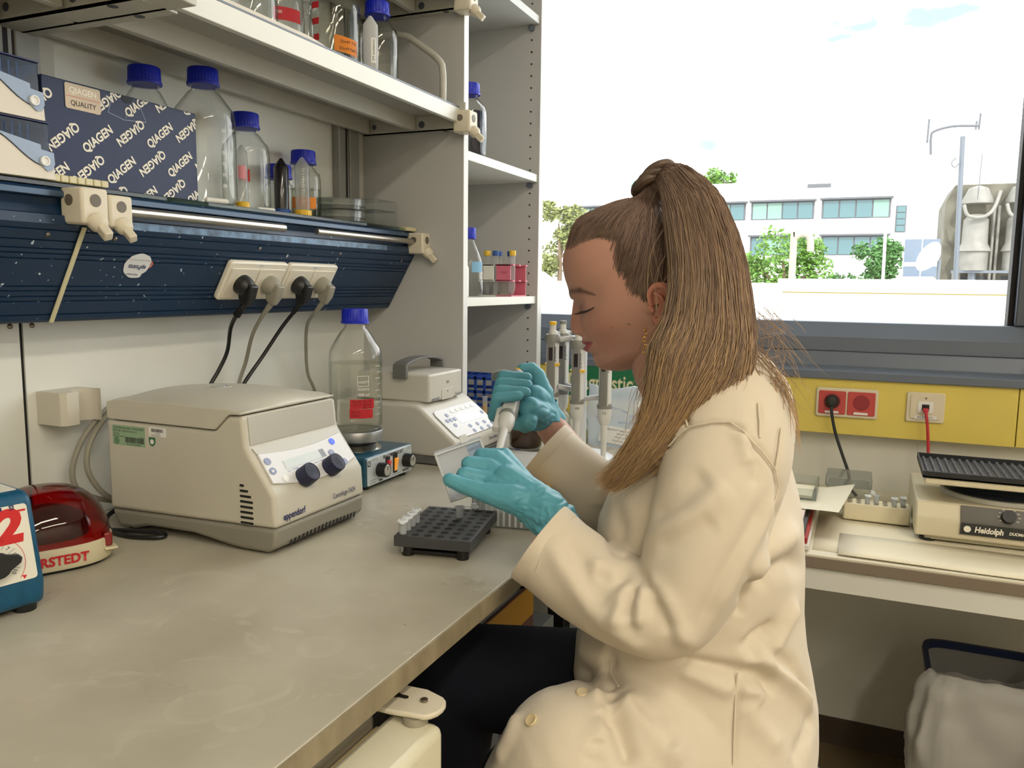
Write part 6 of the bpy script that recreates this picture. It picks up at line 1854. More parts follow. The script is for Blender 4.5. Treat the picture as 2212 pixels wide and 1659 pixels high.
tree('tree', (-12.9, 35, 3.2), 1.3, 2.1, 4200, m_leafC, 'pale sunlit tree next to the cabinet edge', 0.10, 3)
tree('tree', (-14.0, 84, 11.4), 2.0, 1.3, 900, m_leafA, 'distant treetop above the office roof', 0.25, 4)
# ================================================================ figure: measured points (metres)
FACE_XZ = [(-0.362, 1.3653), (-0.3739, 1.3451), (-0.3808, 1.326), (-0.3832, 1.3137), (-0.3825, 1.3013), (-0.3789, 1.2861), (-0.3738, 1.2724), (-0.3706, 1.2641), (-0.3701, 1.2593), (-0.3718, 1.2488), (-0.373, 1.2377), (-0.3739, 1.2265), (-0.3739, 1.2188), (-0.3715, 1.2147), (-0.3666, 1.2146), (-0.3578, 1.2135), (-0.3547, 1.209), (-0.3551, 1.2048), (-0.352, 1.2), (-0.3505, 1.1977), (-0.3514, 1.1938), (-0.3488, 1.189), (-0.3432, 1.1864), (-0.3406, 1.1838), (-0.3394, 1.1769), (-0.3355, 1.1694), (-0.3253, 1.1643), (-0.3138, 1.1646), (-0.2969, 1.1699), (-0.2818, 1.1782)]
EYE = (-0.3372, 1.038, 1.2483)
EYE_OUT = (-0.3227, 1.025, 1.2522)
EYE_IN = (-0.3508, 1.045, 1.2458)
BROW_A = (-0.367, 1.055, 1.2711)
BROW_B = (-0.3439, 1.035, 1.2731)
BROW_C = (-0.3209, 1.018, 1.2677)
MOUTH = (-0.3263, 1.043, 1.1973)
ALA = (-0.3422, 1.053, 1.2213)
EAR_T = (-0.2368, 1.0, 1.2781)
EAR_L = (-0.2469, 1.0, 1.2556)
EAR_B = (-0.2433, 1.0, 1.2432)
EAR_R = (-0.2255, 0.998, 1.2721)
EARRING = (-0.248, 0.995, 1.2094)
JAW = (-0.2529, 1.01, 1.1852)
MOLE1 = (-0.2974, 1.01, 1.2247)
MOLE2 = (-0.2752, 1.005, 1.2288)
HAIRL1 = (-0.3739, 1.07, 1.3444)
HAIRL2 = (-0.3299, 1.03, 1.3397)
HAIRL3 = (-0.2887, 1.005, 1.3354)
HAIRL4 = (-0.2907, 1.0, 1.3152)
HAIRL5 = (-0.285, 1.0, 1.2989)
HAIRL6 = (-0.2749, 0.998, 1.2839)
HAIRL7 = (-0.2625, 0.997, 1.2666)
HAIRL8 = (-0.2487, 0.997, 1.2767)
TIE = (-0.2615, 1.065, 1.4058)
PONY = [((-0.2616, 1.065, 1.4081), 0.0109), ((-0.2486, 1.06, 1.4188), 0.0156), ((-0.2272, 1.045, 1.4116), 0.0234), ((-0.2029, 1.025, 1.3814), 0.0355), ((-0.1835, 1.0, 1.3348), 0.0413), ((-0.1708, 0.982, 1.2904), 0.0439), ((-0.1661, 0.965, 1.2472), 0.0488), ((-0.1657, 0.952, 1.2154), 0.0548), ((-0.1736, 0.938, 1.1839), 0.0577), ((-0.1847, 0.925, 1.1524), 0.0458), ((-0.2006, 0.915, 1.1203), 0.032), ((-0.2207, 0.908, 1.0927), 0.0225), ((-0.2445, 0.905, 1.0663), 0.0119), ((-0.2642, 0.905, 1.0492), 0.0033)]
TORSO = [(-0.2108, -0.1358, 1.1579, 1.085, 0.085), (-0.2366, -0.111, 1.1337, 1.08, 0.13), (-0.2537, -0.0911, 1.1036, 1.075, 0.16), (-0.271, -0.0769, 1.0608, 1.07, 0.172), (-0.2947, -0.0649, 1.0176, 1.065, 0.17), (-0.3127, -0.0549, 0.9745, 1.06, 0.164), (-0.317, -0.0482, 0.9239, 1.06, 0.158), (-0.3272, -0.0468, 0.8654, 1.06, 0.156), (-0.3396, -0.0395, 0.8084, 1.055, 0.158), (-0.34, -0.0302, 0.7656, 1.05, 0.162), (-0.322, -0.022, 0.7313, 1.045, 0.168), (-0.3002, -0.019, 0.6905, 1.04, 0.172), (-0.2836, -0.0207, 0.6429, 1.035, 0.176), (-0.273, -0.0238, 0.5796, 1.03, 0.18)]
SLEEVE_N = [((-0.1537, 1.0113, 1.1322), 0.0857), ((-0.1385, 0.9643, 1.101), 0.0775), ((-0.1402, 0.9311, 1.0634), 0.0733), ((-0.145, 0.9074, 1.0253), 0.068), ((-0.1532, 0.893, 0.9852), 0.0614), ((-0.1652, 0.8826, 0.9464), 0.0551), ((-0.1845, 0.8755, 0.9147), 0.0512), ((-0.2133, 0.8738, 0.9125), 0.0518), ((-0.2486, 0.8815, 0.9202), 0.0529), ((-0.2871, 0.8888, 0.9346), 0.0529), ((-0.3185, 0.8937, 0.9501), 0.0526), ((-0.3381, 0.8975, 0.9594), 0.052)]
SLEEVE_F = [((-0.2534, 1.2894, 1.0724), 0.0669), ((-0.2962, 1.2921, 0.9841), 0.0669), ((-0.3311, 1.2693, 0.9271), 0.0608), ((-0.3636, 1.26, 0.9216), 0.0565), ((-0.4034, 1.2575, 0.949), 0.0538), ((-0.4411, 1.2611, 0.9742), 0.0521), ((-0.4716, 1.2619, 0.9965), 0.0501)]
LH = {'wrist': (-0.3524, 0.9645, 0.9732), 'wrist2': (-0.3829, 0.9754, 0.989), 'mcp_i': (-0.4562, 0.9749, 1.0164), 'pip_i': (-0.4826, 0.9589, 1.0235), 'dip_i': (-0.4819, 0.9789, 1.0063), 'tip_i': (-0.4766, 0.9913, 1.0001), 'mcp_m': (-0.4599, 0.9915, 1.0293), 'pip_m': (-0.4859, 0.9808, 1.0334), 'dip_m': (-0.488, 1.0, 1.0194), 'tip_m': (-0.4848, 1.0113, 1.012), 'mcp_r': (-0.4585, 1.0098, 1.0389), 'pip_r': (-0.4798, 1.0064, 1.0414), 'dip_r': (-0.482, 1.0203, 1.0292), 'tip_r': (-0.4783, 1.0266, 1.0229), 'mcp_p': (-0.454, 1.0283, 1.039), 'pip_p': (-0.4726, 1.0311, 1.0387), 'dip_p': (-0.4762, 1.0392, 1.0287), 'tip_p': (-0.4744, 1.0448, 1.0237), 't_cmc': (-0.4078, 0.9552, 0.9999), 't_mcp': (-0.4505, 0.9486, 1.0065), 't_ip': (-0.4737, 0.9427, 1.0128), 't_tip': (-0.4941, 0.9392, 1.0196)}
PIP_TOP = (-0.5483, 1.3021, 1.1345)
PIP_TIP = (-0.4913, 1.087, 1.0242)
RH = {'wrist': (-0.503, 1.3102, 1.0488), 'wrist_in': (-0.4752, 1.3069, 1.0163), 'palm': (-0.5127, 1.3094, 1.0745), 't_cmc': (-0.5067, 1.3088, 1.0913), 't_mcp': (-0.5177, 1.3135, 1.1212), 't_ip': (-0.5289, 1.3104, 1.1339), 't_tip': (-0.5419, 1.2993, 1.1334)}
LEG = {'hipN': (-0.1049, 0.9542, 0.7131), 'thighN': (-0.1873, 0.8675, 0.7409), 'kneeN': (-0.2847, 0.8131, 0.7308), 'shinN': (-0.2975, 0.8213, 0.5878), 'lap': (-0.2765, 0.9361, 0.8036), 'hipF': (-0.2209, 1.0999, 0.6999), 'kneeF': (-0.4942, 0.9953, 0.718), 'shinF': (-0.4646, 0.969, 0.4262)}
STOOLPT = (-0.0019, 1.1473, 0.62)
FOLDS = [
    ([(-0.127,0.892,1.134),(-0.122,0.891,1.132),(-0.118,0.891,1.129),(-0.113,0.89,1.127),(-0.106,0.889,1.12),(-0.099,0.889,1.113),(-0.092,0.891,1.106),(-0.087,0.893,1.099),(-0.082,0.896,1.092),(-0.077,0.901,1.084),(-0.076,0.901,1.078),(-0.075,0.903,1.071),(-0.074,0.905,1.065),(-0.076,0.899,1.055),(-0.078,0.894,1.046),(-0.081,0.89,1.036)],-0.004,0.006),
    ([(-0.075,0.903,1.062),(-0.079,0.892,1.049),(-0.084,0.883,1.037),(-0.088,0.874,1.025),(-0.095,0.865,1.012),(-0.101,0.857,0.998),(-0.108,0.851,0.984),(-0.115,0.847,0.967),(-0.122,0.844,0.949),(-0.129,0.843,0.931)],0.006,0.014),
    ([(-0.087,0.879,1.055),(-0.09,0.872,1.044),(-0.094,0.866,1.032),(-0.098,0.86,1.021),(-0.106,0.852,1.004),(-0.114,0.846,0.986),(-0.122,0.841,0.968),(-0.129,0.838,0.951),(-0.136,0.836,0.935),(-0.144,0.834,0.917)],-0.005,0.013),
    ([(-0.141,0.859,1.083),(-0.15,0.856,1.074),(-0.16,0.853,1.065),(-0.169,0.852,1.055),(-0.18,0.854,1.046),(-0.191,0.859,1.035),(-0.204,0.871,1.021)],-0.006,0.02),
    ([(-0.119,0.859,1.074),(-0.131,0.851,1.063),(-0.143,0.846,1.051),(-0.155,0.843,1.039),(-0.17,0.844,1.028),(-0.186,0.849,1.017),(-0.205,0.864,1.001)],0.005,0.018),
    ([(-0.129,0.844,1.038),(-0.14,0.84,1.031),(-0.151,0.838,1.023),(-0.163,0.838,1.015),(-0.178,0.841,1.007),(-0.194,0.848,0.998)],-0.004,0.016),
    ([(-0.205,0.846,0.963),(-0.196,0.837,0.96),(-0.188,0.831,0.955),(-0.181,0.828,0.95),(-0.175,0.825,0.942),(-0.17,0.824,0.932),(-0.165,0.824,0.923),(-0.159,0.827,0.915),(-0.153,0.832,0.906),(-0.148,0.842,0.896)],0.007,0.013),
    ([(-0.21,0.852,0.963),(-0.202,0.841,0.961),(-0.195,0.835,0.956),(-0.188,0.83,0.952),(-0.183,0.827,0.944),(-0.177,0.824,0.936),(-0.172,0.824,0.927),(-0.17,0.824,0.923),(-0.168,0.824,0.918),(-0.165,0.825,0.913)],-0.009,0.01),
    ([(-0.203,0.839,0.955),(-0.203,0.835,0.949),(-0.203,0.831,0.944),(-0.204,0.827,0.938),(-0.203,0.824,0.931),(-0.202,0.822,0.923),(-0.202,0.821,0.915)],0.009,0.01),
    ([(-0.211,0.84,0.953),(-0.212,0.835,0.949),(-0.212,0.831,0.944),(-0.213,0.828,0.939),(-0.213,0.825,0.933),(-0.213,0.823,0.927),(-0.213,0.822,0.92)],-0.008,0.009),
    ([(-0.226,0.843,0.955),(-0.225,0.836,0.949),(-0.224,0.831,0.942),(-0.224,0.827,0.934),(-0.224,0.825,0.927),(-0.224,0.824,0.919),(-0.224,0.824,0.91)],0.006,0.014),
    ([(-0.256,0.849,0.962),(-0.253,0.845,0.957),(-0.249,0.841,0.952),(-0.246,0.837,0.948),(-0.242,0.838,0.949),(-0.238,0.839,0.951),(-0.233,0.839,0.952),(-0.23,0.844,0.956),(-0.227,0.85,0.96),(-0.224,0.857,0.964)],-0.007,0.012),
    ([(-0.264,0.859,0.972),(-0.262,0.853,0.967),(-0.26,0.848,0.961),(-0.259,0.843,0.956),(-0.253,0.84,0.95),(-0.247,0.836,0.945),(-0.242,0.832,0.94)],0.006,0.014),
    ([(-0.319,0.854,0.985),(-0.308,0.849,0.975),(-0.298,0.844,0.964),(-0.288,0.841,0.954),(-0.278,0.837,0.943),(-0.267,0.834,0.932),(-0.257,0.831,0.922),(-0.244,0.828,0.913),(-0.231,0.827,0.903),(-0.219,0.828,0.893)],0.006,0.018),
    ([(-0.304,0.862,0.988),(-0.294,0.856,0.979),(-0.284,0.85,0.969),(-0.274,0.845,0.96),(-0.264,0.84,0.95),(-0.253,0.834,0.94),(-0.242,0.829,0.93)],-0.005,0.014),
    ([(-0.238,0.827,0.926),(-0.231,0.825,0.919),(-0.225,0.824,0.912),(-0.219,0.824,0.904),(-0.213,0.824,0.899),(-0.207,0.826,0.893),(-0.202,0.829,0.887)],0.004,0.014),
    ([(-0.183,0.914,1.138),(-0.179,0.907,1.134),(-0.175,0.901,1.129),(-0.172,0.895,1.125),(-0.163,0.892,1.128),(-0.154,0.891,1.13),(-0.146,0.891,1.133),(-0.134,0.89,1.132),(-0.124,0.89,1.13),(-0.113,0.891,1.128)],-0.0035,0.005),
    ([(-0.224,0.953,1.099),(-0.212,0.928,1.101),(-0.202,0.913,1.101),(-0.194,0.899,1.1),(-0.186,0.896,1.108),(-0.18,0.894,1.116),(-0.174,0.895,1.123)],-0.0035,0.005),
    ([(-0.249,0.962,1.06),(-0.241,0.949,1.061),(-0.235,0.94,1.062),(-0.228,0.933,1.061),(-0.222,0.928,1.062),(-0.216,0.924,1.063),(-0.208,0.912,1.065)],-0.003,0.005),
    ([(-0.101,0.922,1.153),(-0.099,0.912,1.142),(-0.097,0.903,1.13),(-0.095,0.896,1.119)],-0.003,0.005),
    ([(-0.076,0.928,1.126),(-0.077,0.917,1.113),(-0.077,0.908,1.1),(-0.078,0.901,1.086)],-0.003,0.006),
    ([(-0.071,0.912,1.074),(-0.072,0.91,1.06),(-0.073,0.909,1.046),(-0.074,0.915,1.03),(-0.077,0.908,1.022),(-0.079,0.903,1.013),(-0.082,0.9,1.004)],-0.005,0.014),
    ([(-0.058,1.025,0.985),(-0.063,1.001,0.985),(-0.068,0.982,0.984),(-0.074,0.967,0.982),(-0.079,0.954,0.979),(-0.085,0.945,0.976),(-0.091,0.937,0.971),(-0.09,0.889,0.98),(-0.094,0.88,0.975),(-0.097,0.874,0.969)],0.01,0.022),
    ([(-0.049,1.052,0.931),(-0.054,1.014,0.945),(-0.06,0.992,0.954),(-0.066,0.977,0.961),(-0.072,0.964,0.961),(-0.078,0.953,0.96),(-0.084,0.945,0.959),(-0.088,0.94,0.951),(-0.092,0.936,0.944),(-0.096,0.932,0.937)],-0.009,0.018),
    ([(-0.097,0.874,0.969),(-0.099,0.875,0.962),(-0.101,0.877,0.953),(-0.108,0.922,0.929),(-0.11,0.921,0.92),(-0.112,0.92,0.912),(-0.114,0.919,0.904)],-0.006,0.012),
    ([(-0.113,0.89,1.127),(-0.111,0.887,1.12),(-0.108,0.884,1.113),(-0.106,0.881,1.106),(-0.104,0.879,1.102),(-0.103,0.878,1.097),(-0.101,0.877,1.092)],0.005,0.012),
    ([(-0.102,0.888,1.114),(-0.1,0.885,1.107),(-0.098,0.883,1.099),(-0.095,0.881,1.092),(-0.095,0.878,1.085),(-0.095,0.875,1.077),(-0.095,0.873,1.07)],-0.004,0.01),
    ([(-0.366,1.215,0.961),(-0.365,1.208,0.945),(-0.365,1.205,0.929)],0.006,0.02),
    ([(-0.276,0.985,1.032),(-0.27,0.963,1.025),(-0.266,0.946,1.018),(-0.264,0.938,1.008),(-0.257,0.926,0.999),(-0.251,0.918,0.989),(-0.245,0.911,0.978)],-0.005,0.016),
    ([(-0.231,0.882,0.972),(-0.236,0.882,0.973),(-0.24,0.882,0.974),(-0.245,0.882,0.975),(-0.249,0.888,0.977),(-0.253,0.894,0.978),(-0.265,0.925,0.971)],-0.006,0.012),
    ([(-0.055,1.004,0.901),(-0.059,0.99,0.894),(-0.064,0.98,0.886),(-0.068,0.972,0.877),(-0.072,0.966,0.869),(-0.075,0.96,0.861),(-0.078,0.954,0.854)],0.01,0.018),
    ([(-0.072,0.965,0.886),(-0.078,0.955,0.883),(-0.085,0.947,0.879),(-0.091,0.94,0.876),(-0.094,0.937,0.873),(-0.098,0.934,0.87),(-0.101,0.932,0.867),(-0.098,0.934,0.861),(-0.096,0.935,0.856),(-0.093,0.936,0.85)],-0.013,0.013),
    ([(-0.103,0.93,0.876),(-0.102,0.931,0.868),(-0.1,0.932,0.861),(-0.099,0.933,0.855),(-0.09,0.939,0.85),(-0.082,0.947,0.844),(-0.074,0.956,0.838),(-0.065,0.966,0.826),(-0.056,0.978,0.813),(-0.047,0.99,0.8),(-0.041,0.997,0.789),(-0.036,1.008,0.777),(-0.03,1.021,0.762)],0.012,0.016),
    ([(-0.078,0.954,0.852),(-0.071,0.963,0.844),(-0.063,0.973,0.836),(-0.055,0.984,0.827),(-0.047,0.996,0.811),(-0.039,1.012,0.794),(-0.031,1.037,0.772)],-0.01,0.012),
    ([(-0.11,0.922,0.837),(-0.102,0.927,0.835),(-0.095,0.933,0.834),(-0.087,0.939,0.832),(-0.084,0.942,0.828),(-0.08,0.944,0.824),(-0.077,0.947,0.82),(-0.078,0.945,0.817),(-0.08,0.943,0.814),(-0.081,0.941,0.811)],-0.011,0.014),
    ([(-0.109,0.921,0.825),(-0.102,0.925,0.821),(-0.096,0.929,0.817),(-0.089,0.934,0.813),(-0.086,0.936,0.81),(-0.083,0.938,0.807),(-0.08,0.94,0.804)],0.008,0.014),
    ([(-0.174,0.902,0.848),(-0.164,0.903,0.848),(-0.154,0.905,0.847),(-0.144,0.907,0.846),(-0.132,0.911,0.844),(-0.121,0.916,0.842),(-0.11,0.923,0.84)],-0.01,0.01),
    ([(-0.173,0.901,0.839),(-0.162,0.902,0.836),(-0.151,0.904,0.832),(-0.141,0.906,0.828),(-0.131,0.909,0.823),(-0.121,0.913,0.818),(-0.112,0.918,0.813)],0.006,0.014),
    ([(-0.11,0.922,0.837),(-0.11,0.921,0.828),(-0.11,0.92,0.82),(-0.11,0.919,0.812),(-0.11,0.916,0.801),(-0.109,0.913,0.79),(-0.109,0.91,0.78),(-0.108,0.906,0.765),(-0.107,0.901,0.752),(-0.106,0.896,0.739)],-0.003,0.006),
    ([(-0.235,0.868,0.806),(-0.228,0.866,0.804),(-0.221,0.864,0.802),(-0.214,0.862,0.8),(-0.203,0.859,0.795),(-0.193,0.858,0.789),(-0.183,0.857,0.783),(-0.173,0.853,0.774),(-0.164,0.85,0.764),(-0.155,0.85,0.753)],0.012,0.02),
    ([(-0.241,0.841,0.796),(-0.236,0.839,0.794),(-0.232,0.837,0.792),(-0.228,0.836,0.79),(-0.222,0.831,0.784),(-0.217,0.827,0.777),(-0.212,0.823,0.771),(-0.209,0.821,0.766),(-0.207,0.819,0.761),(-0.204,0.818,0.756)],-0.013,0.013),
    ([(-0.219,0.868,0.804),(-0.209,0.865,0.8),(-0.199,0.862,0.795),(-0.19,0.861,0.79),(-0.181,0.857,0.782),(-0.172,0.854,0.775),(-0.164,0.852,0.767)],-0.009,0.014),
    ([(-0.264,0.869,0.807),(-0.259,0.863,0.806),(-0.255,0.858,0.805),(-0.251,0.854,0.803),(-0.247,0.849,0.801),(-0.244,0.845,0.799),(-0.241,0.841,0.796)],0.009,0.014),
    ([(-0.243,0.873,0.808),(-0.244,0.867,0.806),(-0.245,0.86,0.805),(-0.247,0.853,0.803),(-0.242,0.85,0.801),(-0.238,0.848,0.799),(-0.234,0.846,0.797)],-0.01,0.012),
    ([(-0.244,0.813,0.78),(-0.243,0.81,0.777),(-0.243,0.806,0.775),(-0.243,0.803,0.772),(-0.242,0.8,0.768),(-0.242,0.797,0.764),(-0.241,0.794,0.76)],-0.007,0.012),
    ([(-0.237,0.835,0.792),(-0.239,0.829,0.789),(-0.241,0.824,0.786),(-0.243,0.818,0.784),(-0.245,0.81,0.778),(-0.246,0.802,0.773),(-0.247,0.796,0.767)],0.006,0.016),
    ([(-0.256,0.916,0.835),(-0.257,0.915,0.828),(-0.258,0.914,0.821),(-0.259,0.912,0.815),(-0.252,0.902,0.812),(-0.245,0.89,0.812),(-0.239,0.881,0.81)],-0.006,0.012),
    ([(-0.312,0.951,0.783),(-0.298,0.935,0.789),(-0.279,0.898,0.806),(-0.268,0.888,0.808),(-0.26,0.883,0.81),(-0.252,0.881,0.81),(-0.244,0.879,0.81)],-0.008,0.014),
    ([(-0.314,0.96,0.813),(-0.302,0.946,0.818),(-0.292,0.937,0.82),(-0.284,0.93,0.821),(-0.276,0.925,0.823),(-0.268,0.92,0.826),(-0.26,0.916,0.827)],0.007,0.02),
    ([(-0.101,0.923,0.804),(-0.095,0.924,0.795),(-0.09,0.925,0.786),(-0.085,0.926,0.777),(-0.076,0.93,0.766),(-0.067,0.934,0.756),(-0.058,0.938,0.746)],0.006,0.018),
    ([(-0.031,1.015,0.761),(-0.031,1.005,0.756),(-0.032,0.996,0.752),(-0.032,0.988,0.746),(-0.036,0.973,0.74),(-0.04,0.959,0.733),(-0.043,0.948,0.725)],-0.006,0.016),
    ([(-0.347,0.834,0.777),(-0.346,0.824,0.774),(-0.346,0.815,0.769),(-0.347,0.809,0.763),(-0.351,0.806,0.753),(-0.355,0.803,0.742),(-0.36,0.801,0.731)],0.006,0.014)
]
BUTTONS = [((-0.321, 0.8109, 0.7859), (-0.377, -0.552, 0.744)), ((-0.2769, 0.8603, 0.8054), (-0.014, -0.11, 0.994))]
SEAMS = [[(-0.1826,0.9136,1.1385),(-0.179,0.9071,1.1339),(-0.1755,0.901,1.1293),(-0.172,0.8949,1.1248),(-0.1628,0.8921,1.1278),(-0.154,0.891,1.1304),(-0.1455,0.8912,1.1329),(-0.1393,0.8912,1.1334),(-0.1331,0.8915,1.1338),(-0.127,0.8922,1.1342),(-0.1223,0.8912,1.1318),(-0.1176,0.8906,1.1293),(-0.113,0.8903,1.1269)],[(-0.113,0.8903,1.1269),(-0.1094,0.8894,1.1232),(-0.1058,0.8888,1.1196),(-0.1023,0.8885,1.1159),(-0.0989,0.889,1.1126),(-0.0956,0.8897,1.1093),(-0.0922,0.8908,1.106),(-0.0872,0.8927,1.0991),(-0.0823,0.896,1.092),(-0.0775,0.9009,1.0845),(-0.0762,0.9013,1.0781),(-0.075,0.9026,1.0715),(-0.0739,0.9045,1.0647),(-0.0745,0.9029,1.0603),(-0.0751,0.9013,1.0559),(-0.0758,0.9,1.0514),(-0.0778,0.8954,1.0453),(-0.0798,0.8912,1.039),(-0.0818,0.887,1.0328)],[(-0.2237,0.9527,1.0989),(-0.2177,0.9398,1.0996),(-0.2122,0.9284,1.1002),(-0.2075,0.9202,1.1001),(-0.2027,0.913,1.1003),(-0.198,0.9058,1.1004),(-0.1936,0.8994,1.1004),(-0.1904,0.898,1.1046),(-0.1873,0.897,1.1087),(-0.1844,0.8965,1.1127),(-0.1806,0.8952,1.1163),(-0.1771,0.8947,1.1197),(-0.1737,0.8946,1.123)],[(-0.2495,0.9616,1.0602),(-0.2414,0.9486,1.0613),(-0.2345,0.9397,1.0616),(-0.2284,0.9334,1.0612),(-0.222,0.9283,1.0621),(-0.2158,0.9236,1.0629),(-0.208,0.9117,1.0654)],[(-0.1014,0.9218,1.153),(-0.0999,0.9164,1.1468),(-0.0984,0.9111,1.1406),(-0.097,0.9068,1.1343),(-0.0964,0.903,1.1291),(-0.0957,0.8995,1.1239),(-0.0951,0.8962,1.1187)],[(-0.0763,0.9283,1.1255),(-0.0762,0.9225,1.1188),(-0.0762,0.9171,1.112),(-0.0763,0.9126,1.1052),(-0.0767,0.9083,1.0989),(-0.0771,0.9046,1.0926),(-0.0776,0.9012,1.0862)],[(-0.3119,0.8976,1.0035),(-0.3135,0.8805,1.0016),(-0.3173,0.8703,0.9978),(-0.322,0.8625,0.9933),(-0.3219,0.8565,0.9874),(-0.3222,0.8515,0.9811),(-0.3228,0.8475,0.9746),(-0.3247,0.8444,0.9671),(-0.3271,0.8425,0.9591),(-0.3301,0.8421,0.9505)],[(-0.1097,0.9223,0.8367),(-0.1098,0.9211,0.8284),(-0.1098,0.9199,0.8201),(-0.1099,0.9186,0.8118),(-0.1096,0.916,0.8009),(-0.1092,0.9129,0.7902),(-0.1088,0.9099,0.7795),(-0.108,0.9062,0.7653),(-0.1072,0.901,0.752),(-0.1062,0.8957,0.7389)],[(-0.1791,0.901,0.8411),(-0.1661,0.9018,0.8369),(-0.1534,0.9032,0.8325),(-0.1408,0.9056,0.8276),(-0.1307,0.9087,0.823),(-0.1207,0.9131,0.8178),(-0.1108,0.9181,0.8123)],[(-0.2586,0.9146,0.824),(-0.2584,0.9134,0.8189),(-0.258,0.9112,0.8142),(-0.2564,0.9048,0.8117),(-0.2503,0.8961,0.812),(-0.2448,0.8892,0.8115),(-0.2397,0.8834,0.8105)]]
# ================================================================ the seated person
import numpy as np
from mathutils.bvhtree import BVHTree
def evaluated(mb, voxel=None, smooth=0, sub=0):
    """join the shells of mb into one skin by voxel remesh, then relax it; returns a plain mesh"""
    me = mb.mesh('tmp')
    o = bpy.data.objects.new('tmp', me)
    COL.objects.link(o)
    if voxel:
        r = o.modifiers.new('r', 'REMESH')
        r.mode = 'VOXEL'
        r.voxel_size = voxel
    if smooth:
        s = o.modifiers.new('s', 'SMOOTH')
        s.factor = 0.5
        s.iterations = smooth
    dg = bpy.context.evaluated_depsgraph_get()
    m2 = bpy.data.meshes.new_from_object(o.evaluated_get(dg))
    bpy.data.objects.remove(o)
    return m2
def capsule(b, p0, r0, p1, r1, n=16):
    p0, p1 = Vector(p0), Vector(p1)
    d = p1-p0
    L = d.length
    prof = []
    for k in range(6):
        a = PI/2*(1-k/5)
        prof.append((max(1e-5, r0*math.cos(a)), -r0*math.sin(a)))
    for k in range(6):
        a = PI/2*k/5
        prof.append((max(1e-5, r1*math.cos(a)), L+r1*math.sin(a)))
    b.lathe(prof, p0, n, d)
    return b
def chain(b, pts, n=16):
    for (p, r), (q, s) in zip(pts[:-1], pts[1:]):
        capsule(b, p, r, q, s, n)
    return b
def np_co(me):
    a = np.empty(len(me.vertices)*3)
    me.vertices.foreach_get('co', a)
    return a.reshape(-1, 3)
def np_no(me):
    a = np.empty(len(me.vertices)*3)
    me.vertex_normals.foreach_get('vector', a)
    return a.reshape(-1, 3)
def set_co(me, a):
    me.vertices.foreach_set('co', a.reshape(-1))
    me.update()
def poly_dist(P, line):
    """distance of points P to a polyline and the parameter 0..1 along it"""
    best = np.full(len(P), 1e9)
    par = np.zeros(len(P))
    L = [np.array(q, float) for q in line]
    n = len(L)-1
    for i in range(n):
        a, b = L[i], L[i+1]
        ab = b-a
        t = np.clip(((P-a) @ ab)/max(1e-12, ab @ ab), 0, 1)
        d = np.linalg.norm(P-(a+t[:, None]*ab), axis=1)
        m = d < best
        best[m] = d[m]
        par[m] = (i+t[m])/n
    return best, par
def apply_folds(me, folds):
    co, no = np_co(me), np_no(me)
    disp = np.zeros(len(co))
    for line, amp, wid in folds:
        d, t = poly_dist(co, line)
        taper = np.clip(np.minimum(t, 1-t)*5+0.25, 0, 1)
        disp += amp*1.15*taper*np.exp(-(d/(wid*0.78))**2)
    set_co(me, co+no*disp[:, None])
def vcol(me, cols):
    at = me.color_attributes.new('tone', 'FLOAT_COLOR', 'POINT')
    at.data.foreach_set('color', np.ascontiguousarray(cols, dtype=np.float32).reshape(-1))
def vmat(name, rough=0.5, sss=0.0, bump=0.0, bscale=300.0, spec=0.5, aniso=0.0, sheen=0.0):
    m = mat(name, (200, 200, 200), rough, bump=bump, bscale=bscale, spec=spec, sss=sss)
    t = m.node_tree
    a = t.nodes.new('ShaderNodeAttribute')
    a.attribute_name = 'tone'
    t.links.new(a.outputs['Color'], t.nodes['Principled BSDF'].inputs['Base Color'])
    if aniso:
        t.nodes['Principled BSDF'].inputs['Anisotropic'].default_value = aniso
    return m
def lin(r, g, b):
    return np.array(rgb(r, g, b)[:3])
person = thing('person', 'seated person in white lab coat with long ponytail pipetting at the bench', 'person', (-0.17, 1.06, 0.0))
PLOC = Vector(person.location)

# ---------------- head (faces -x, bowed); local f forward, u up, l sideways (-l is the near side)
TAU = math.radians(18)
HO = (-0.285, 1.07, 1.262)
cT, sT = math.cos(TAU), math.sin(TAU)
def h2w(f, u, l):
    return Vector((HO[0]-f*cT-u*sT, HO[1]+l, HO[2]-f*sT+u*cT))
def w2h(p):
    dx, dz = p[0]-HO[0], p[2]-HO[2]
    return (-dx*cT-dz*sT, -dx*sT+dz*cT, p[1]-HO[1])
fp_ = [w2h((x, HO[1], z))[:2] for x, z in FACE_XZ]
fu = sorted([(u, f) for f, u in fp_[:28]], key=lambda q: q[0])
UU = np.array([q[0] for q in fu])
FF = np.array([q[1] for q in fu])
# strictly increasing heights for interpolation
for k in range(1, len(UU)):
    if UU[k] <= UU[k-1]:
        UU[k] = UU[k-1]+1e-4
U_NAS, U_SUB = fp_[8][1], fp_[15][1]
U_MOUTH = fp_[19][1]
U_TIP = fp_[12][1]
TOPU = 0.1275
def front(u):
    if u > UU[-1]-0.004:
        k = (u-(UU[-1]-0.004))/(TOPU-UU[-1]+0.004)
        f0 = np.interp(UU[-1]-0.004, UU, FF)
        return -0.012+(f0+0.012)*math.sqrt(max(0.0, 1-k*k))
    return float(np.interp(u, UU, FF))
f_nas = float(np.interp(U_NAS, UU, FF))
f_sub = float(np.interp(U_SUB-0.0045, UU, FF))
def base_front(u):
    """the profile with the nose taken off"""
    if U_SUB-0.0045 < u < U_NAS:
        k = (u-(U_SUB-0.0045))/(U_NAS-U_SUB+0.0045)
        return min(front(u), f_sub+(f_nas-0.004-f_sub)*k-0.002*math.sin(PI*k))
    return front(u)
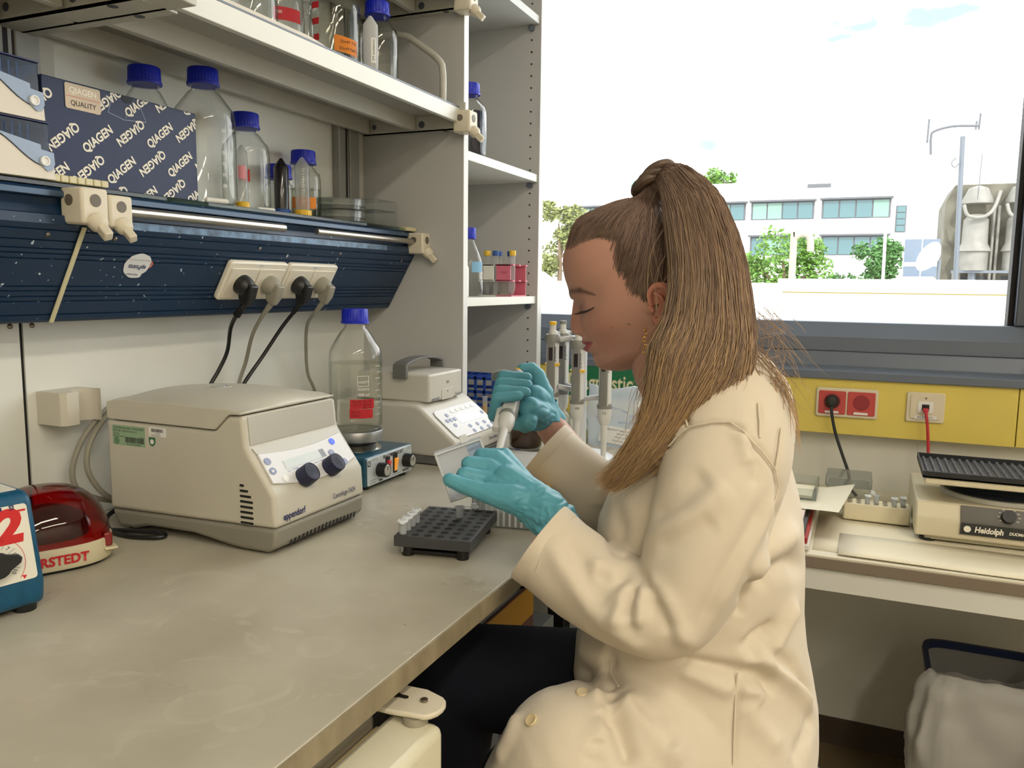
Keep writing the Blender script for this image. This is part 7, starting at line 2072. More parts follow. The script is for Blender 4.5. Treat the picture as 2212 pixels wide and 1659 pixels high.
BK = ([-0.090, -0.084, -0.060, -0.030, 0.0, 0.04, 0.07, 0.095, 0.112, 0.122, TOPU], [-0.030, -0.036, -0.062, -0.086, -0.095, -0.101, -0.094, -0.076, -0.055, -0.038, -0.012])
HW = ([-0.090, -0.084, -0.078, -0.070, -0.055, -0.035, -0.015, 0.01, 0.04, 0.065, 0.085, 0.10, 0.112, 0.121, TOPU], [0.020, 0.033, 0.043, 0.0500, 0.0570, 0.0630, 0.0670, 0.0700, 0.0735, 0.0725, 0.066, 0.0565, 0.044, 0.029, 0.0005])
_us = np.linspace(-0.092, TOPU, 600)
_bf = np.array([base_front(x) for x in _us])
_kr = np.exp(-(np.linspace(-3, 3, 61))**2/2)
_kr /= _kr.sum()
_sm = np.convolve(np.pad(_bf, 30, mode='edge'), _kr, 'valid')
def smooth_front(u):
    return float(np.interp(u, _us, _sm))
NU, NA = 150, 168
angs = []
for k in range(NA):
    s = -1+2*k/NA
    angs.append(PI*(0.62*s+0.38*s**3))
U0 = -0.090
hv, hcol = [], []
skin = lin(190, 142, 124)
lipc = lin(172, 84, 90)
browc = lin(84, 58, 48)
redc_ = lin(194, 118, 100)
lid_shade = lin(136, 92, 86)
e_f, e_u, e_l = w2h(EYE)
m_f, m_u, m_l = w2h(MOUTH)
a_f, a_u, a_l = w2h(ALA)
brow = [w2h(BROW_A), w2h(BROW_B), w2h(BROW_C)]
def G(x, s):
    return math.exp(-(x/s)**2)
for i in range(NU+1):
    u = U0+(TOPU-U0)*i/NU
    fr, ff, bk, wd = front(u), base_front(u), float(np.interp(u, *BK)), float(np.interp(u, *HW))
    if u < UU[0]+0.002:
        kk = max(0.0, (u-U0)/(UU[0]+0.002-U0))
        ff = fr = 0.030+(np.interp(UU[0]+0.002, UU, FF)-0.030)*math.sqrt(kk)
    jaw = max(0.0, min(1.0, (0.0-u)/0.06))
    fc = -0.012-0.022*jaw
    pf = 2.02-0.42*min(1.0, jaw*1.3)+0.16*max(0.0, min(1.0, (u-0.02)/0.04))
    detail = ff-smooth_front(u) if UU[0]+0.012 < u < 0.095 else 0.0
    ff = ff-detail
    for k in range(NA):
        a = angs[k]
        c, s = math.cos(a), math.sin(a)
        p = pf if c > 0 else 2.1
        cc = math.copysign(abs(c)**(2/p), c)
        ss = math.copysign(abs(s)**(2/p), s)
        f = fc+((ff-fc) if c > 0 else (fc-bk))*cc
        l = wd*ss
        al = abs(l)
        col = skin.copy()
        if c > 0:
            # nose ridge, alae, nostril shade painted into the skin colour
            f += detail*math.exp(-(al/0.021)**2)
            nd = fr-ff-detail
            if nd > 0:
                kz = min(1, max(0, (U_NAS-u)/(U_NAS-U_TIP)))
                sg = 0.0068+0.0062*kz**1.6
                f += nd*math.exp(-(al/sg)**2.4)
                col = col*(1-0.35*kz*G(al, 0.016)) + redc_*0.35*kz*G(al, 0.016)
            f += 0.0088*G(al-0.0125, 0.0050)*G(u-a_u, 0.0062)
            f -= 0.0042*G(al-0.0190, 0.0026)*G(u-a_u-0.001, 0.0075)
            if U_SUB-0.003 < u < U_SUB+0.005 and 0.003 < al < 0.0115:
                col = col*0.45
            # eye socket, lid, brow ridge, cheekbone, cheek hollow
            f -= 0.0085*G(al-0.0315, 0.0155)*G(u-e_u-0.004, 0.0125)
            f += 0.0062*G(al-0.0325, 0.0115)*G(u-e_u-0.0010, 0.0082)
            f -= 0.0018*G(al-0.033, 0.014)*G(u-e_u-0.0098, 0.0022)
            f += 0.0026*G(al-0.026, 0.018)*G(u-brow[1][1]+0.001, 0.007)
            l += math.copysign(0.0034*G(u-e_u+0.030, 0.016)*G(f-0.035, 0.022), l)
            l -= math.copysign(0.0026*G(u-e_u-0.012, 0.014)*G(f-0.038, 0.014), l)
            if abs(u-e_u-0.002) < 0.013 and 0.015 < al < 0.050:
                q = 0.75*G(al-0.033, 0.013)*G(u-e_u-0.002, 0.008)
                col = col*(1-q)+lid_shade*q  # eyelid shading, mixed into the skin colour
            # mouth
            f += 0.0030*G(al, 0.017)*G(u-U_MOUTH-0.0042, 0.0040)
            f += 0.0034*G(al, 0.016)*G(u-U_MOUTH+0.0050, 0.0042)
            f -= 0.0022*G(u-U_MOUTH+0.0003-0.0012*(al/0.02)**2, 0.0014)*(1 if al < 0.024 else 0)
            f -= 0.0030*G(al-0.0255, 0.006)*G(u-U_MOUTH, 0.006)
            lim = max(0.0, 1-(al/0.0245)**2)
            up = 0.0088*lim**0.75*(1-0.10*G(al, 0.004))
            dn = 0.0100*lim**0.6
            if -dn < u-U_MOUTH < up and f > 0.02:
                col = lipc*(0.78 if abs(u-U_MOUTH) < 0.0007 else 1.0)
            # brow tint
            for q in range(2):
                b0, b1 = brow[q], brow[q+1]
                t = max(0, min(1, ((f-b0[0])*(b1[0]-b0[0])+(u-b0[1])*(b1[1]-b0[1]))/max(1e-9, (b1[0]-b0[0])**2+(b1[1]-b0[1])**2)))
                du = math.hypot(f-(b0[0]+t*(b1[0]-b0[0])), u-(b0[1]+t*(b1[1]-b0[1])))
                wdt = 0.0036 if q == 0 else 0.0036*(1-0.6*t)
                if du < wdt*1.7 and al > 0.010:
                    kk = 0.85*G(du, wdt)
                    col = col*(1-kk)+browc*kk
            # rosy cheek
            q = 0.30*G(u-e_u+0.035, 0.022)*G(f-0.040, 0.022)
            col = col*(1-q)+redc_*q
        hv.append(h2w(f, u, l))
        hcol.append((*col, 1.0))
hf = []
for i in range(NU):
    for k in range(NA):
        k2 = (k+1) % NA
        hf.append((i*NA+k, i*NA+k2, (i+1)*NA+k2, (i+1)*NA+k))
hf.append(tuple(range(NA-1, -1, -1)))
hf.append(tuple(range(NU*NA, (NU+1)*NA)))
head_tree = BVHTree.FromPolygons([tuple(v) for v in hv], hf)
# hair roots tint the scalp, softly towards the hairline
hl = [w2h(q) for q in (HAIRL1, HAIRL2, HAIRL3, HAIRL4, HAIRL5, HAIRL6, HAIRL7)]
def hairline_f(u):
    """how far forward the hair reaches at height u (head frame)"""
    pts = sorted([(q[1], q[0]) for q in hl[1:]] + [(-0.012, -0.030), (-0.03, -0.060), (-0.09, -0.075)], key=lambda q: q[0])
    return float(np.interp(u, [q[0] for q in pts], [q[1] for q in pts]))
def in_hair(f, u, l):
    """signed depth into the hair, metres"""
    side = hairline_f(u)-f
    wv = 0.0022*math.sin(u*210)+0.0016*math.sin(u*520+1)
    top = u-(hl[0][1]-0.003-0.012*min(1, (abs(l)/0.045)**2))
    return max(side+wv if u < 0.098 else -1, top)
rootc_ = lin(112, 90, 72)
for i, v in enumerate(hv):
    f, u, l = w2h(v)
    k = max(0.0, min(1.0, (in_hair(f, u, l)+0.004)/0.010))
    if k > 0:
        hcol[i] = (*(np.array(hcol[i][:3])*(1-k)+rootc_*k), 1.0)
# moles
for mo in (MOLE1, MOLE2):
    q = Vector(mo)
    h_ = head_tree.find_nearest(q)[0]
    for i, v in enumerate(hv):
        if (v-h_).length < 0.0016:
            hcol[i] = (*(skin*0.45), 1.0)
# ear on the near side
eb = MB()
def E3(f, u, d):
    # near-side surface at (f, u) lifted by d
    o = h2w(f, u, -0.2)
    hit = head_tree.ray_cast(o, Vector((0, 1, 0)))[0]
    if hit is None:
        hit = h2w(f, u, -0.066)
    return Vector((o.x, hit.y-d, o.z))
hel = [(-0.0365, -0.0190, 0.002), (-0.0385, -0.0060, 0.005), (-0.0470, 0.0020, 0.009), (-0.0580, 0.0005, 0.013), (-0.0640, -0.0110, 0.016), (-0.0610, -0.0250, 0.016), (-0.0520, -0.0370, 0.012), (-0.0420, -0.0440, 0.007), (-0.0360, -0.0405, 0.004), (-0.0350, -0.0330, 0.002)]
hp_ = catmull([E3(*q) for q in hel], 6)
rr_ = [0.0030+0.0016*math.sin(PI*min(1, k/len(hp_)*1.1)) for k in range(len(hp_))]
eb.tube(hp_, rr_, 10)
cen = E3(-0.047, -0.019, 0.0035)
fan = [cen]+hp_
eb.add(fan, [(0, i, i+1) for i in range(1, len(fan)-1)])
eb.tube(catmull([E3(-0.0445, -0.0050, 0.008), E3(-0.0520, -0.0120, 0.0105), E3(-0.0530, -0.0230, 0.0105), E3(-0.0460, -0.0320, 0.008), E3(-0.0400, -0.0330, 0.006)], 6), 0.0022, 8)
capsule(eb, E3(-0.0345, -0.0215, 0.002), 0.0036, E3(-0.0370, -0.0255, 0.006), 0.0030, 12)
capsule(eb, E3(-0.0400, -0.0400, 0.005), 0.0050, E3(-0.0435, -0.0375, 0.008), 0.0045, 12)
# neck, torso and arms under the clothes
nb = MB()
chain(nb, [(h2w(-0.030, -0.040, 0.0), 0.050), ((-0.232, 1.07, 1.175), 0.052), ((-0.200, 1.072, 1.125), 0.060), ((-0.19, 1.07, 1.02), 0.11), ((-0.18, 1.06, 0.80), 0.13)], 24)
chain(nb, [((-0.19, 1.07, 1.06), 0.07), (SLEEVE_N[3][0], 0.030), (SLEEVE_N[6][0], 0.026), (SLEEVE_N[9][0], 0.024), (SLEEVE_N[11][0], 0.022)], 16)
chain(nb, [((-0.19, 1.07, 1.06), 0.07), (SLEEVE_F[1][0], 0.045), (SLEEVE_F[3][0], 0.034), (RH['wrist_in'], 0.0285), (RH['wrist'], 0.0255)], 20)
under = evaluated(nb, 0.005, 6)
bm = bmesh.new()
n0 = len(hv)
me_all = bpy.data.meshes.new('body')
allv = [tuple(v) for v in hv] + [tuple(v) for v in eb.v] + [tuple(v.co) for v in under.vertices]
o1 = len(hv)
o2 = o1+len(eb.v)
allf = list(hf) + [tuple(i+o1 for i in q) for q in eb.f] + [tuple(i+o2 for i in p.vertices) for p in under.polygons]
allv = [tuple(Vector(v)-PLOC) for v in allv]
me_all.from_pydata(allv, [], allf)
ear_c = lin(202, 132, 112)
cols = np.array(hcol + [(*ear_c, 1.0)]*len(eb.v) + [(*skin, 1.0)]*len(under.vertices))
vcol(me_all, cols)
_b = bmesh.new()
_b.from_mesh(me_all)
bmesh.ops.recalc_face_normals(_b, faces=_b.faces)
_b.to_mesh(me_all)
_b.free()
m_skin = vmat('skin', 0.5, sss=0.12, bump=0.05, bscale=700)
body = link('body', me_all, m_skin, person, angle=70)
# lashes and lid line on the near eye
ei, eo = w2h(EYE_IN), w2h(EYE_OUT)
lb_ = MB()
for s in (-1,):
    line = []
    for k in range(15):
        t = k/14
        f = ei[0]+0.003+(eo[0]-ei[0]-0.003)*t
        u = ei[1]-0.001+(eo[1]-ei[1])*t-0.0022*math.sin(PI*t)
        q = h2w(f, u, -0.3)
        hit = head_tree.ray_cast(q, Vector((0, 1, 0)))[0]
        line.append(hit+Vector((0, -0.0004, 0)) if hit else None)
    line = [q for q in line if q]
    lb_.tube(line, [0.0003+0.0011*math.sin(PI*min(1, k/len(line)+0.05))**0.6 for k in range(len(line))], 6)
    random.seed(5)
    for k in range(60):
        p = line[int(random.random()*(len(line)-1))]
        d = Vector((-0.75+0.30*(p.x-line[0].x)/0.03, -0.55, -0.45)).normalized()
        L = 0.0065+0.0030*random.random()
        mid = p+d*L*0.55+Vector((0, 0, -0.0003))
        lb_.tube([p, mid, p+d*L+Vector((-0.0006, 0, 0.0009))], [0.00034, 0.00024, 0.00006], 4)
lb_.obj('eyelashes', mat('lash_dark', (44, 32, 30), 0.6), person)['kind'] = 'stuff'
# earring: a short string of gold beads
er = MB()
for k in range(7):
    er.lathe([(0.0001, -0.0021), (0.0016, -0.0012), (0.0021, 0), (0.0016, 0.0012), (0.0001, 0.0021)], (EARRING[0]+0.0013*math.sin(k*1.9), EARRING[1]-0.006, EARRING[2]+0.016-k*0.0046), 10)
er.obj('earring', mat('gold', (226, 184, 96), 0.2, 1.0), person)

# ---------------- hair: scalp shell, then strands combed to the tie and down the tail
TIEV = Vector(TIE)
HC = h2w(-0.01, 0.045, 0)
def skull(p, off):
    d = (Vector(p)-HC).normalized()
    hit = head_tree.ray_cast(HC, d)[0]
    if hit is None:
        return Vector(p)
    return hit+d*off
scalp = MB()
sv, sf, idx = [], [], {}
for i in range(NU+1):
    for k in range(NA):
        v = hv[i*NA+k]
        f, u, l = w2h(v)
        if in_hair(f, u, l) > 0.004:
            d = (v-HC).normalized()
            idx[(i, k)] = len(sv)
            sv.append(v+d*(0.0004+0.0030*min(1.0, max(0.0, (in_hair(f, u, l)-0.004)/0.014))))
for i in range(NU):
    for k in range(NA):
        k2 = (k+1) % NA
        q = [(i, k), (i, k2), (i+1, k2), (i+1, k)]
        if all(t in idx for t in q):
            sf.append(tuple(idx[t] for t in q))
scalp.add(sv, sf)
scalp.obj('scalp_hair', mat('hair_base', (98, 78, 62), 0.55, var=0.25, vscale=90, stretch=(1, 1, 0.3)), person)
strand_v, strand_f, strand_c = [], [], []
root_c, mid_c, tip_c = lin(118, 96, 84), lin(146, 121, 102), lin(208, 172, 122)
def strand(path, r, c0, c1, n=3, jit=(0.72, 1.25)):
    o = len(strand_v)
    m = len(path)
    up = None
    j = random.uniform(*jit)
    for i, p in enumerate(path):
        t = (path[min(i+1, m-1)]-path[max(i-1, 0)]).normalized()
        if up is None:
            a = Vector((0, 0, 1)) if abs(t.z) < 0.9 else Vector((1, 0, 0))
            up = (a-t*a.dot(t)).normalized()
        else:
            up = (up-t*up.dot(t)).normalized()
        w = t.cross(up)
        k = i/(m-1)
        rad = r*(1.0 if k < 0.7 else max(0.12, 1-(k-0.7)/0.3*0.85))
        col = (c0*(1-k*k)+c1*k*k)*j
        for q in range(n):
            an = 2*PI*q/n
            strand_v.append(p+up*(rad*math.cos(an))+w*(rad*math.sin(an)))
            strand_c.append((*np.clip(col, 0, 1), 1.0))
    for i in range(m-1):
        for q in range(n):
            q2 = (q+1) % n
            strand_f.append((o+i*n+q, o+i*n+q2, o+(i+1)*n+q2, o+(i+1)*n+q))
random.seed(11)
starts = []
for n_, v in enumerate(hv):
    f, u, l = w2h(v)
    d_ = in_hair(f, u, l)
    if l < 0.04 and -0.0005 < d_ < 0.010:
        starts.append((v, True))
for (i, k) in idx:
    v = hv[i*NA+k]
    f, u, l = w2h(v)
    if l < 0.035:
        starts.append((v, False))
edges = [s for s, e in starts if e]
inner = [s for s, e in starts if not e]
for k in range(2600):
    s = random.choice(edges) if k % 3 else random.choice(inner)
    s = s+Vector((random.uniform(-0.002, 0.002), random.uniform(-0.002, 0.002), random.uniform(-0.002, 0.002)))
    e = TIEV+Vector((random.uniform(-0.010, 0.004), random.uniform(-0.016, 0.010), random.uniform(-0.012, 0.006)))
    path = []
    of = random.uniform(0.0030, 0.0058)
    for q in range(11):
        t = q/10
        p = s.lerp(e, t)
        p = skull(p, of*(0.12+0.88*min(1, t*5)) + 0.010*max(0, t-0.8)*5*0.5)
        if t > 0.82:
            p = p.lerp(e, (t-0.82)/0.18)
        path.append(p)
    strand(path, random.uniform(0.0003, 0.0007), root_c*0.95, root_c*1.3, jit=(0.55, 1.6))
# short fine hairs that soften the hairline
soft = []
for v in hv:
    f, u, l = w2h(v)
    d_ = in_hair(f, u, l)
    if l < 0.03 and -0.007 < d_ < 0.001 and u > -0.01:
        soft.append(v)
for k in range(650):
    s = random.choice(soft)
    e = TIEV.lerp(s, 0.55)
    path = [skull(s.lerp(e, q/6)+Vector((0, 0, 0.001*math.sin(q))), 0.0003+0.0035*min(1, q/4)) for q in range(7)]
    strand(path, random.uniform(0.00016, 0.00034), root_c*1.1, root_c*1.2, jit=(0.7, 1.5))
# the tie: hair wound round, lumps
tw = MB()
capsule(tw, TIEV+Vector((0.0, 0, -0.010)), 0.016, skull(TIEV, -0.01), 0.030, 18)
capsule(tw, TIEV+Vector((0.0, 0, 0.0)), 0.014, PONY[2][0], 0.012, 18)
for k in range(3):
    a0 = k*0.5
    ring = [TIEV+Vector((-0.006+0.006*k, 0, 0.004+0.008*k))+Vector((0.0165*math.cos(a), 0.019*math.sin(a), 0.010*math.cos(a+0.6))) for a in [2*PI*q/20 for q in range(20)]]
    tw.tube(ring, 0.0075-0.0008*k, 10, closed=True)
tw.obj('hair_wrap', mat('hair_wrap', (92, 74, 60), 0.55, var=0.3, vscale=120), person)
# tail core
EX, EY = Vector((0.918, 0.397, 0)), Vector((-0.397, 0.918, 0))
PC = [Vector(p) for p, r in PONY]
PR = [r for p, r in PONY]
cpts = catmull(PC, 6)
crad = [float(np.interp(k/6, range(len(PR)), PR)) for k in range(len(cpts))]
def tail_pt(k, a, s):
    """point of the tail at sample k, angle a, fraction s of the radius"""
    c, r = cpts[k], crad[k]
    thick = 0.55 if k > 12 else 0.8
    t = (cpts[min(k+1, len(cpts)-1)]-cpts[max(k-1, 0)]).normalized()
    ex = EX if k > 20 else (EX.lerp(Vector((0.3, 0.1, 0.9)), (20-k)/20*0.8)).normalized()
    ex = (ex-t*ex.dot(t)).normalized()
    ey = t.cross(ex)
    if ey.dot(EY) < 0:
        ey = -ey
    return c+ex*(r*s*math.cos(a))+ey*(r*thick*s*math.sin(a))
core = MB().loft([[tail_pt(k, 2*PI*q/28, 0.90*(1+0.05*math.sin(q*2.7))) for q in range(28)] for k in range(len(cpts)-4)])
core.obj('ponytail_core', mat('hair_core', (100, 80, 62), 0.55, var=0.3, vscale=60, stretch=(1, 1, 0.12)), person)
for k in range(3600):
    a = random.uniform(0, 2*PI)
    if math.sin(a) > 0.25 and random.random() < 0.7:
        a = -a
    s = random.uniform(0.86, 1.03) if k % 5 else random.uniform(0.95, 1.10)
    n = len(cpts)
    end = n-1 if random.random() < 0.45 else int(n*random.uniform(0.62, 0.98))
    st0 = random.choice((0, 0, 1, 2, 4))
    drift = random.uniform(-0.28, 0.28)
    ph = random.uniform(0, 6.28)
    spl = Vector((random.gauss(0, 0.007), random.gauss(0, 0.004), random.gauss(0, 0.006)))
    path = []
    for q in range(16):
        x = st0+(end-st0)*q/15
        i = int(x)
        fr_ = x-i
        aa = a+drift*q/15+0.05*math.sin(ph+q*0.9)
        p = tail_pt(i, aa, s)
        if i+1 < n:
            p = p.lerp(tail_pt(i+1, aa, s), fr_)
        if q > 11:
            p = p+spl*((q-11)/4)**1.5
        path.append(p)
    strand(path, random.uniform(0.0003, 0.00075), root_c*1.05 if random.random() < 0.6 else mid_c*0.85, tip_c if random.random() < 0.75 else mid_c)
# loose ends at the nape and flyaways
NAPE = Vector((-0.105, 1.005, 1.205))
for k in range(120):
    b0 = NAPE+Vector((random.uniform(-0.03, 0.012), random.uniform(-0.04, 0.03), random.uniform(-0.03, 0.06)))
    ang = random.uniform(-0.5, 0.9)
    L = random.uniform(0.035, 0.085)
    c = random.uniform(-1.0, 1.6)
    path = []
    for q in range(10):
        t = q/9
        th = ang-c*t*1.8
        path.append(b0+Vector((L*t*math.cos(th)*0.8, -0.01*t, -L*t*(0.75+0.4*math.sin(th)))))
    strand(path, random.uniform(0.00018, 0.00040), mid_c, tip_c*1.05)
for k in range(150):
    b0 = Vector((-0.125+random.uniform(-0.02, 0.02), 0.985+random.uniform(-0.02, 0.03), 1.19+random.uniform(-0.02, 0.02)))
    e0 = Vector((-0.075+random.uniform(-0.03, 0.02), 0.975+random.uniform(-0.03, 0.02), 1.105+random.uniform(-0.02, 0.03)))
    mdl = b0.lerp(e0, 0.5)+Vector((0.012, -0.004, 0.016))
    path = [q for q in catmull([b0, mdl, e0], 5)]
    strand(path, random.uniform(0.0003, 0.0007), mid_c, tip_c*1.08)
for k in range(70):
    i = random.randrange(8, len(cpts)-26)
    a = random.choice((0.0, PI))+random.uniform(-0.5, 0.5)
    p0 = tail_pt(i, a, 0.98)
    sd = 1 if math.cos(a) > 0 else -1
    path = [p0]
    v = Vector((0.010*sd, -0.004, -0.012))
    for q in range(8):
        v = v+Vector((random.uniform(-0.002, 0.002)-0.0022*sd, 0, -0.001))
        path.append(path[-1]+v*0.9)
    strand(path, 0.00025, mid_c, tip_c)
me = bpy.data.meshes.new('hair_strands')
me.from_pydata([tuple(v-PLOC) for v in strand_v], [], strand_f)
vcol(me, np.array(strand_c))
ho = link('hair_strands', me, vmat('hair', 0.42, spec=0.4, aniso=0.5), person, angle=180)
ho['kind'] = 'stuff'

# ---------------- gloves
m_glove = mat('nitrile_glove', (92, 164, 182), 0.45, var=0.06, vscale=40, bump=0.25, bscale=70, spec=0.35)
gl = MB()
L_ = LH
chain(gl, [(L_['wrist'], 0.031), (L_['wrist2'], 0.0305), ((Vector(L_['wrist2'])*0.4+Vector(L_['mcp_m'])*0.6), 0.025)], 18)
for fk, r in (('i', 0.0112), ('m', 0.0115), ('r', 0.0110), ('p', 0.0098)):
    base = Vector(L_['wrist2']).lerp(Vector(L_['mcp_'+fk]), 0.25)
    chain(gl, [(base, 0.020), (L_['mcp_'+fk], r*1.18), (L_['pip_'+fk], r*1.02), (L_['dip_'+fk], r*0.92), (L_['tip_'+fk], r*0.82)], 16)
chain(gl, [(Vector(L_['wrist2']), 0.026), (L_['t_cmc'], 0.0205), (L_['t_mcp'], 0.0132), (L_['t_ip'], 0.0112), (L_['t_tip'], 0.0098)], 16)
capsule(gl, Vector(L_['mcp_i']), 0.0125, Vector(L_['t_cmc']), 0.017)
capsule(gl, Vector(L_['mcp_i']), 0.0125, Vector(L_['mcp_p']), 0.012)
me = evaluated(gl, 0.0016, 5)
WR = Vector(L_['wrist'])
co, no = np_co(me), np_no(me)
ax = np.array(Vector(L_['wrist2'])-WR)
ax = ax/np.linalg.norm(ax)
sAx = (co-np.array(WR)) @ ax
dsp = np.array([noise.noise(Vector((p[0]*95+p[2]*40, p[1]*60, p[2]*95-p[0]*30))) for p in co])
wgt = np.clip(1-(sAx-0.005)/0.055, 0, 1)
dsp2 = np.array([abs(noise.noise(Vector((p[0]*60+p[2]*110, p[1]*45, p[2]*50-p[0]*60))))-0.25 for p in co])
set_co(me, co+no*(0.0020*dsp*wgt+0.0045*dsp2*wgt+0.0010*dsp2)[:, None])
me.transform(Matrix.Translation(-PLOC))
link('left_glove', me, m_glove, person, angle=180)

PT, PE = Vector(PIP_TOP), Vector(PIP_TIP)
pd = (PE-PT).normalized()
e1 = Vector((0.918, 0.397, 0))
e1 = (e1-pd*e1.dot(pd)).normalized()
e2 = pd.cross(e1)
if e2.y > 0:
    e2 = -e2          # towards the viewer side
PSC = 0.92
def pax(s, a=0.0, b=0.0):
    """point on the pipette: s down the axis from the collar, a to the window side, b towards the room"""
    return PT+pd*(0.034*PSC+s)+e1*a+e2*b
gr = MB()
R = RH
palm = Vector(R['palm'])
wr = Vector(R['wrist'])
fing = (('i', 0.028, 0.0105, 0.025), ('m', 0.050, 0.0110, 0.028), ('r', 0.072, 0.0108, 0.028), ('p', 0.092, 0.0096, 0.018))
for nm, s, r, ext in fing:
    mcp = pax(s-0.002, 0.026, -0.034)
    pip = pax(s, -0.026, -0.018)
    dip = pax(s+0.002, -0.020, 0.020)
    tip = pax(s+(0.004 if nm != 'p' else -0.004), ext-0.004, 0.023)
    chain(gr, [(palm, 0.018), (mcp, r*1.25), (pip, r*1.06), (dip, r*0.98), (tip, r*0.84)], 16)
capsule(gr, pax(0.020, 0.030, -0.030), 0.015, pax(0.090, 0.030, -0.026), 0.016)
chain(gr, [(wr, 0.029), (palm, 0.026), (pax(0.03, 0.034, -0.016), 0.021)], 18)
chain(gr, [(wr, 0.027), (R['t_cmc'], 0.0185), (R['t_mcp'], 0.0140), (R['t_ip'], 0.0115), (R['t_tip'], 0.0098)], 16)
capsule(gr, palm, 0.024, Vector(R['t_cmc']), 0.020)
capsule(gr, wr, 0.028, pax(0.070, 0.030, -0.012), 0.020)
me = evaluated(gr, 0.0017, 5)
co, no = np_co(me), np_no(me)
ax = np.array(palm-wr)
ax = ax/np.linalg.norm(ax)
sAx = (co-np.array(wr)) @ ax
wgt = np.clip(1-(sAx)/0.05, 0, 1)
dsp2 = np.array([abs(noise.noise(Vector((p[0]*55+p[2]*70, p[1]*45, p[2]*60-p[0]*30))))-0.25 for p in co])
set_co(me, co+no*(0.0026*dsp2*wgt+0.0008*dsp2)[:, None])
me.transform(Matrix.Translation(-PLOC))
rg = link('right_glove', me, m_glove, person, angle=180)
# rolled edge of the right glove
axv = (wr-palm).normalized()
wi = Vector(R['wrist_in'])
ex_ = (Vector((0.5, 0.2, 0.8))-axv*Vector((0.5, 0.2, 0.8)).dot(axv)).normalized()
ey_ = axv.cross(ex_)
rings = []
for s_, r_ in ((-0.022, 0.0285), (-0.008, 0.0305), (0.004, 0.0325), (0.012, 0.0345), (0.0135, 0.0335), (0.008, 0.0315)):
    ring = []
    for q in range(40):
        a = 2*PI*q/40
        rr = r_*(1+0.05*math.sin(5*a+s_*200)+0.04*math.sin(9*a+1))
        ring.append(wr+axv*(s_+0.003*math.sin(4*a))+ex_*rr*math.cos(a)+ey_*rr*0.92*math.sin(a))
    rings.append(ring)
MB().loft(rings, cap=False).obj('glove_cuff', m_glove, person)
# the held pipette is a thing of its own
hpip = thing('pipette', 'pipette held in the right gloved hand over the tip box', 'pipette', tuple(PT), 0)
zax = -pd
xax = -e1
yax = zax.cross(xax)
Mp = Matrix(((xax.x, yax.x, zax.x, 0), (xax.y, yax.y, zax.y, 0), (xax.z, yax.z, zax.z, 0), (0, 0, 0, 1)))
o_ = PT+pd*0.034*PSC
pipette_parts(hpip, Matrix.Translation(o_) @ Mp @ Matrix.Scale(PSC, 4), m_ycap, tip=False, button_h=0.018)

# ---------------- lab coat
m_coat = mat('coat_cotton', (220, 208, 188), 0.82, bump=0.5, bscale=24, spec=0.2)
m_coat.node_tree.nodes['Principled BSDF'].inputs['Sheen Weight'].default_value = 0.15
ct_ = MB()
rings = []
for xf, xb, z, yc_, wd in TORSO:
    ring = []
    for q in range(64):
        a = 2*PI*q/64
        c, s = math.cos(a), math.sin(a)
        p = 2.15
        ring.append(Vector(((xf+xb)/2+(xb-xf)/2*math.copysign(abs(c)**(2/p), c), yc_+wd*math.copysign(abs(s)**(2/p), s), z+0.02*abs(s)**2*(-1 if z > 1.05 else 0))))
    rings.append(ring)
ct_.loft(rings)
def fat(pts, n=40, sq=1.0):
    path = catmull([Vector(p) for p, r in pts], 5)
    rad = [float(np.interp(k/5, range(len(pts)), [r for p, r in pts])) for k in range(len(path))]
    return path, rad
pN, rN = fat(SLEEVE_N)
ct_.tube(pN, rN, 40)
capsule(ct_, SLEEVE_N[0][0], SLEEVE_N[0][1]*0.95, SLEEVE_N[2][0], SLEEVE_N[2][1], 28)
pF, rF = fat(SLEEVE_F)
ct_.tube(pF, rF, 40)
capsule(ct_, SLEEVE_F[0][0], 0.07, (-0.20, 1.20, 1.08), 0.08, 24)
chain(ct_, [((-0.16, 1.00, 0.705), 0.112), ((-0.215, 0.925, 0.715), 0.104), ((-0.285, 0.855, 0.718), 0.088), ((-0.315, 0.84, 0.66), 0.086), ((-0.328, 0.84, 0.55), 0.088), ((-0.325, 0.85, 0.42), 0.092)], 32)
chain(ct_, [((-0.16, 1.10, 0.74), 0.10), ((-0.25, 1.08, 0.76), 0.085)], 28)
coat_me = evaluated(ct_, 0.0036, 5)
if FOLDS:
    apply_folds(coat_me, FOLDS)
co, no = np_co(coat_me), np_no(coat_me)
wob = np.array([noise.noise(Vector((p[0]*11, p[1]*11, p[2]*7)))*0.0035+noise.noise(Vector((p[0]*26+9, p[1]*26, p[2]*15)))*0.0014 for p in co])
set_co(coat_me, co+no*wob[:, None])
coat_me.transform(Matrix.Translation(-PLOC))
coat = link('lab_coat', coat_me, m_coat, person, angle=180)
# cuffs: open ends of the sleeves
def cuff(path, rad, name, ln=0.030, k0=-4, flare=1.06, squash=1.0, tilt=(0, 0, 0)):
    c1 = path[-1]
    d = (path[-1]-path[k0]).normalized()
    d = (d+Vector(tilt)).normalized()
    a = Vector((0, 0, 1))
    u = (a-d*a.dot(d)).normalized()
    v = d.cross(u)
    r = rad[-1]
    spec = [(-0.030, 1.005), (-0.004, 1.02), (-0.0035, 1.035), (ln, flare), (ln+0.002, flare*0.985), (ln, flare*0.965), (-0.02, 0.93)]
    rg_ = []
    for s, k in spec:
        rg_.append([c1+d*s+u*(r*k*(1+0.02*math.sin(3*t+s*60))*math.cos(t))+v*(r*k*squash*(1+0.02*math.sin(4*t))*math.sin(t)) for t in [2*PI*q/56 for q in range(56)]])
    return MB().loft(rg_, cap=False).obj(name, m_coat, person, angle=50)
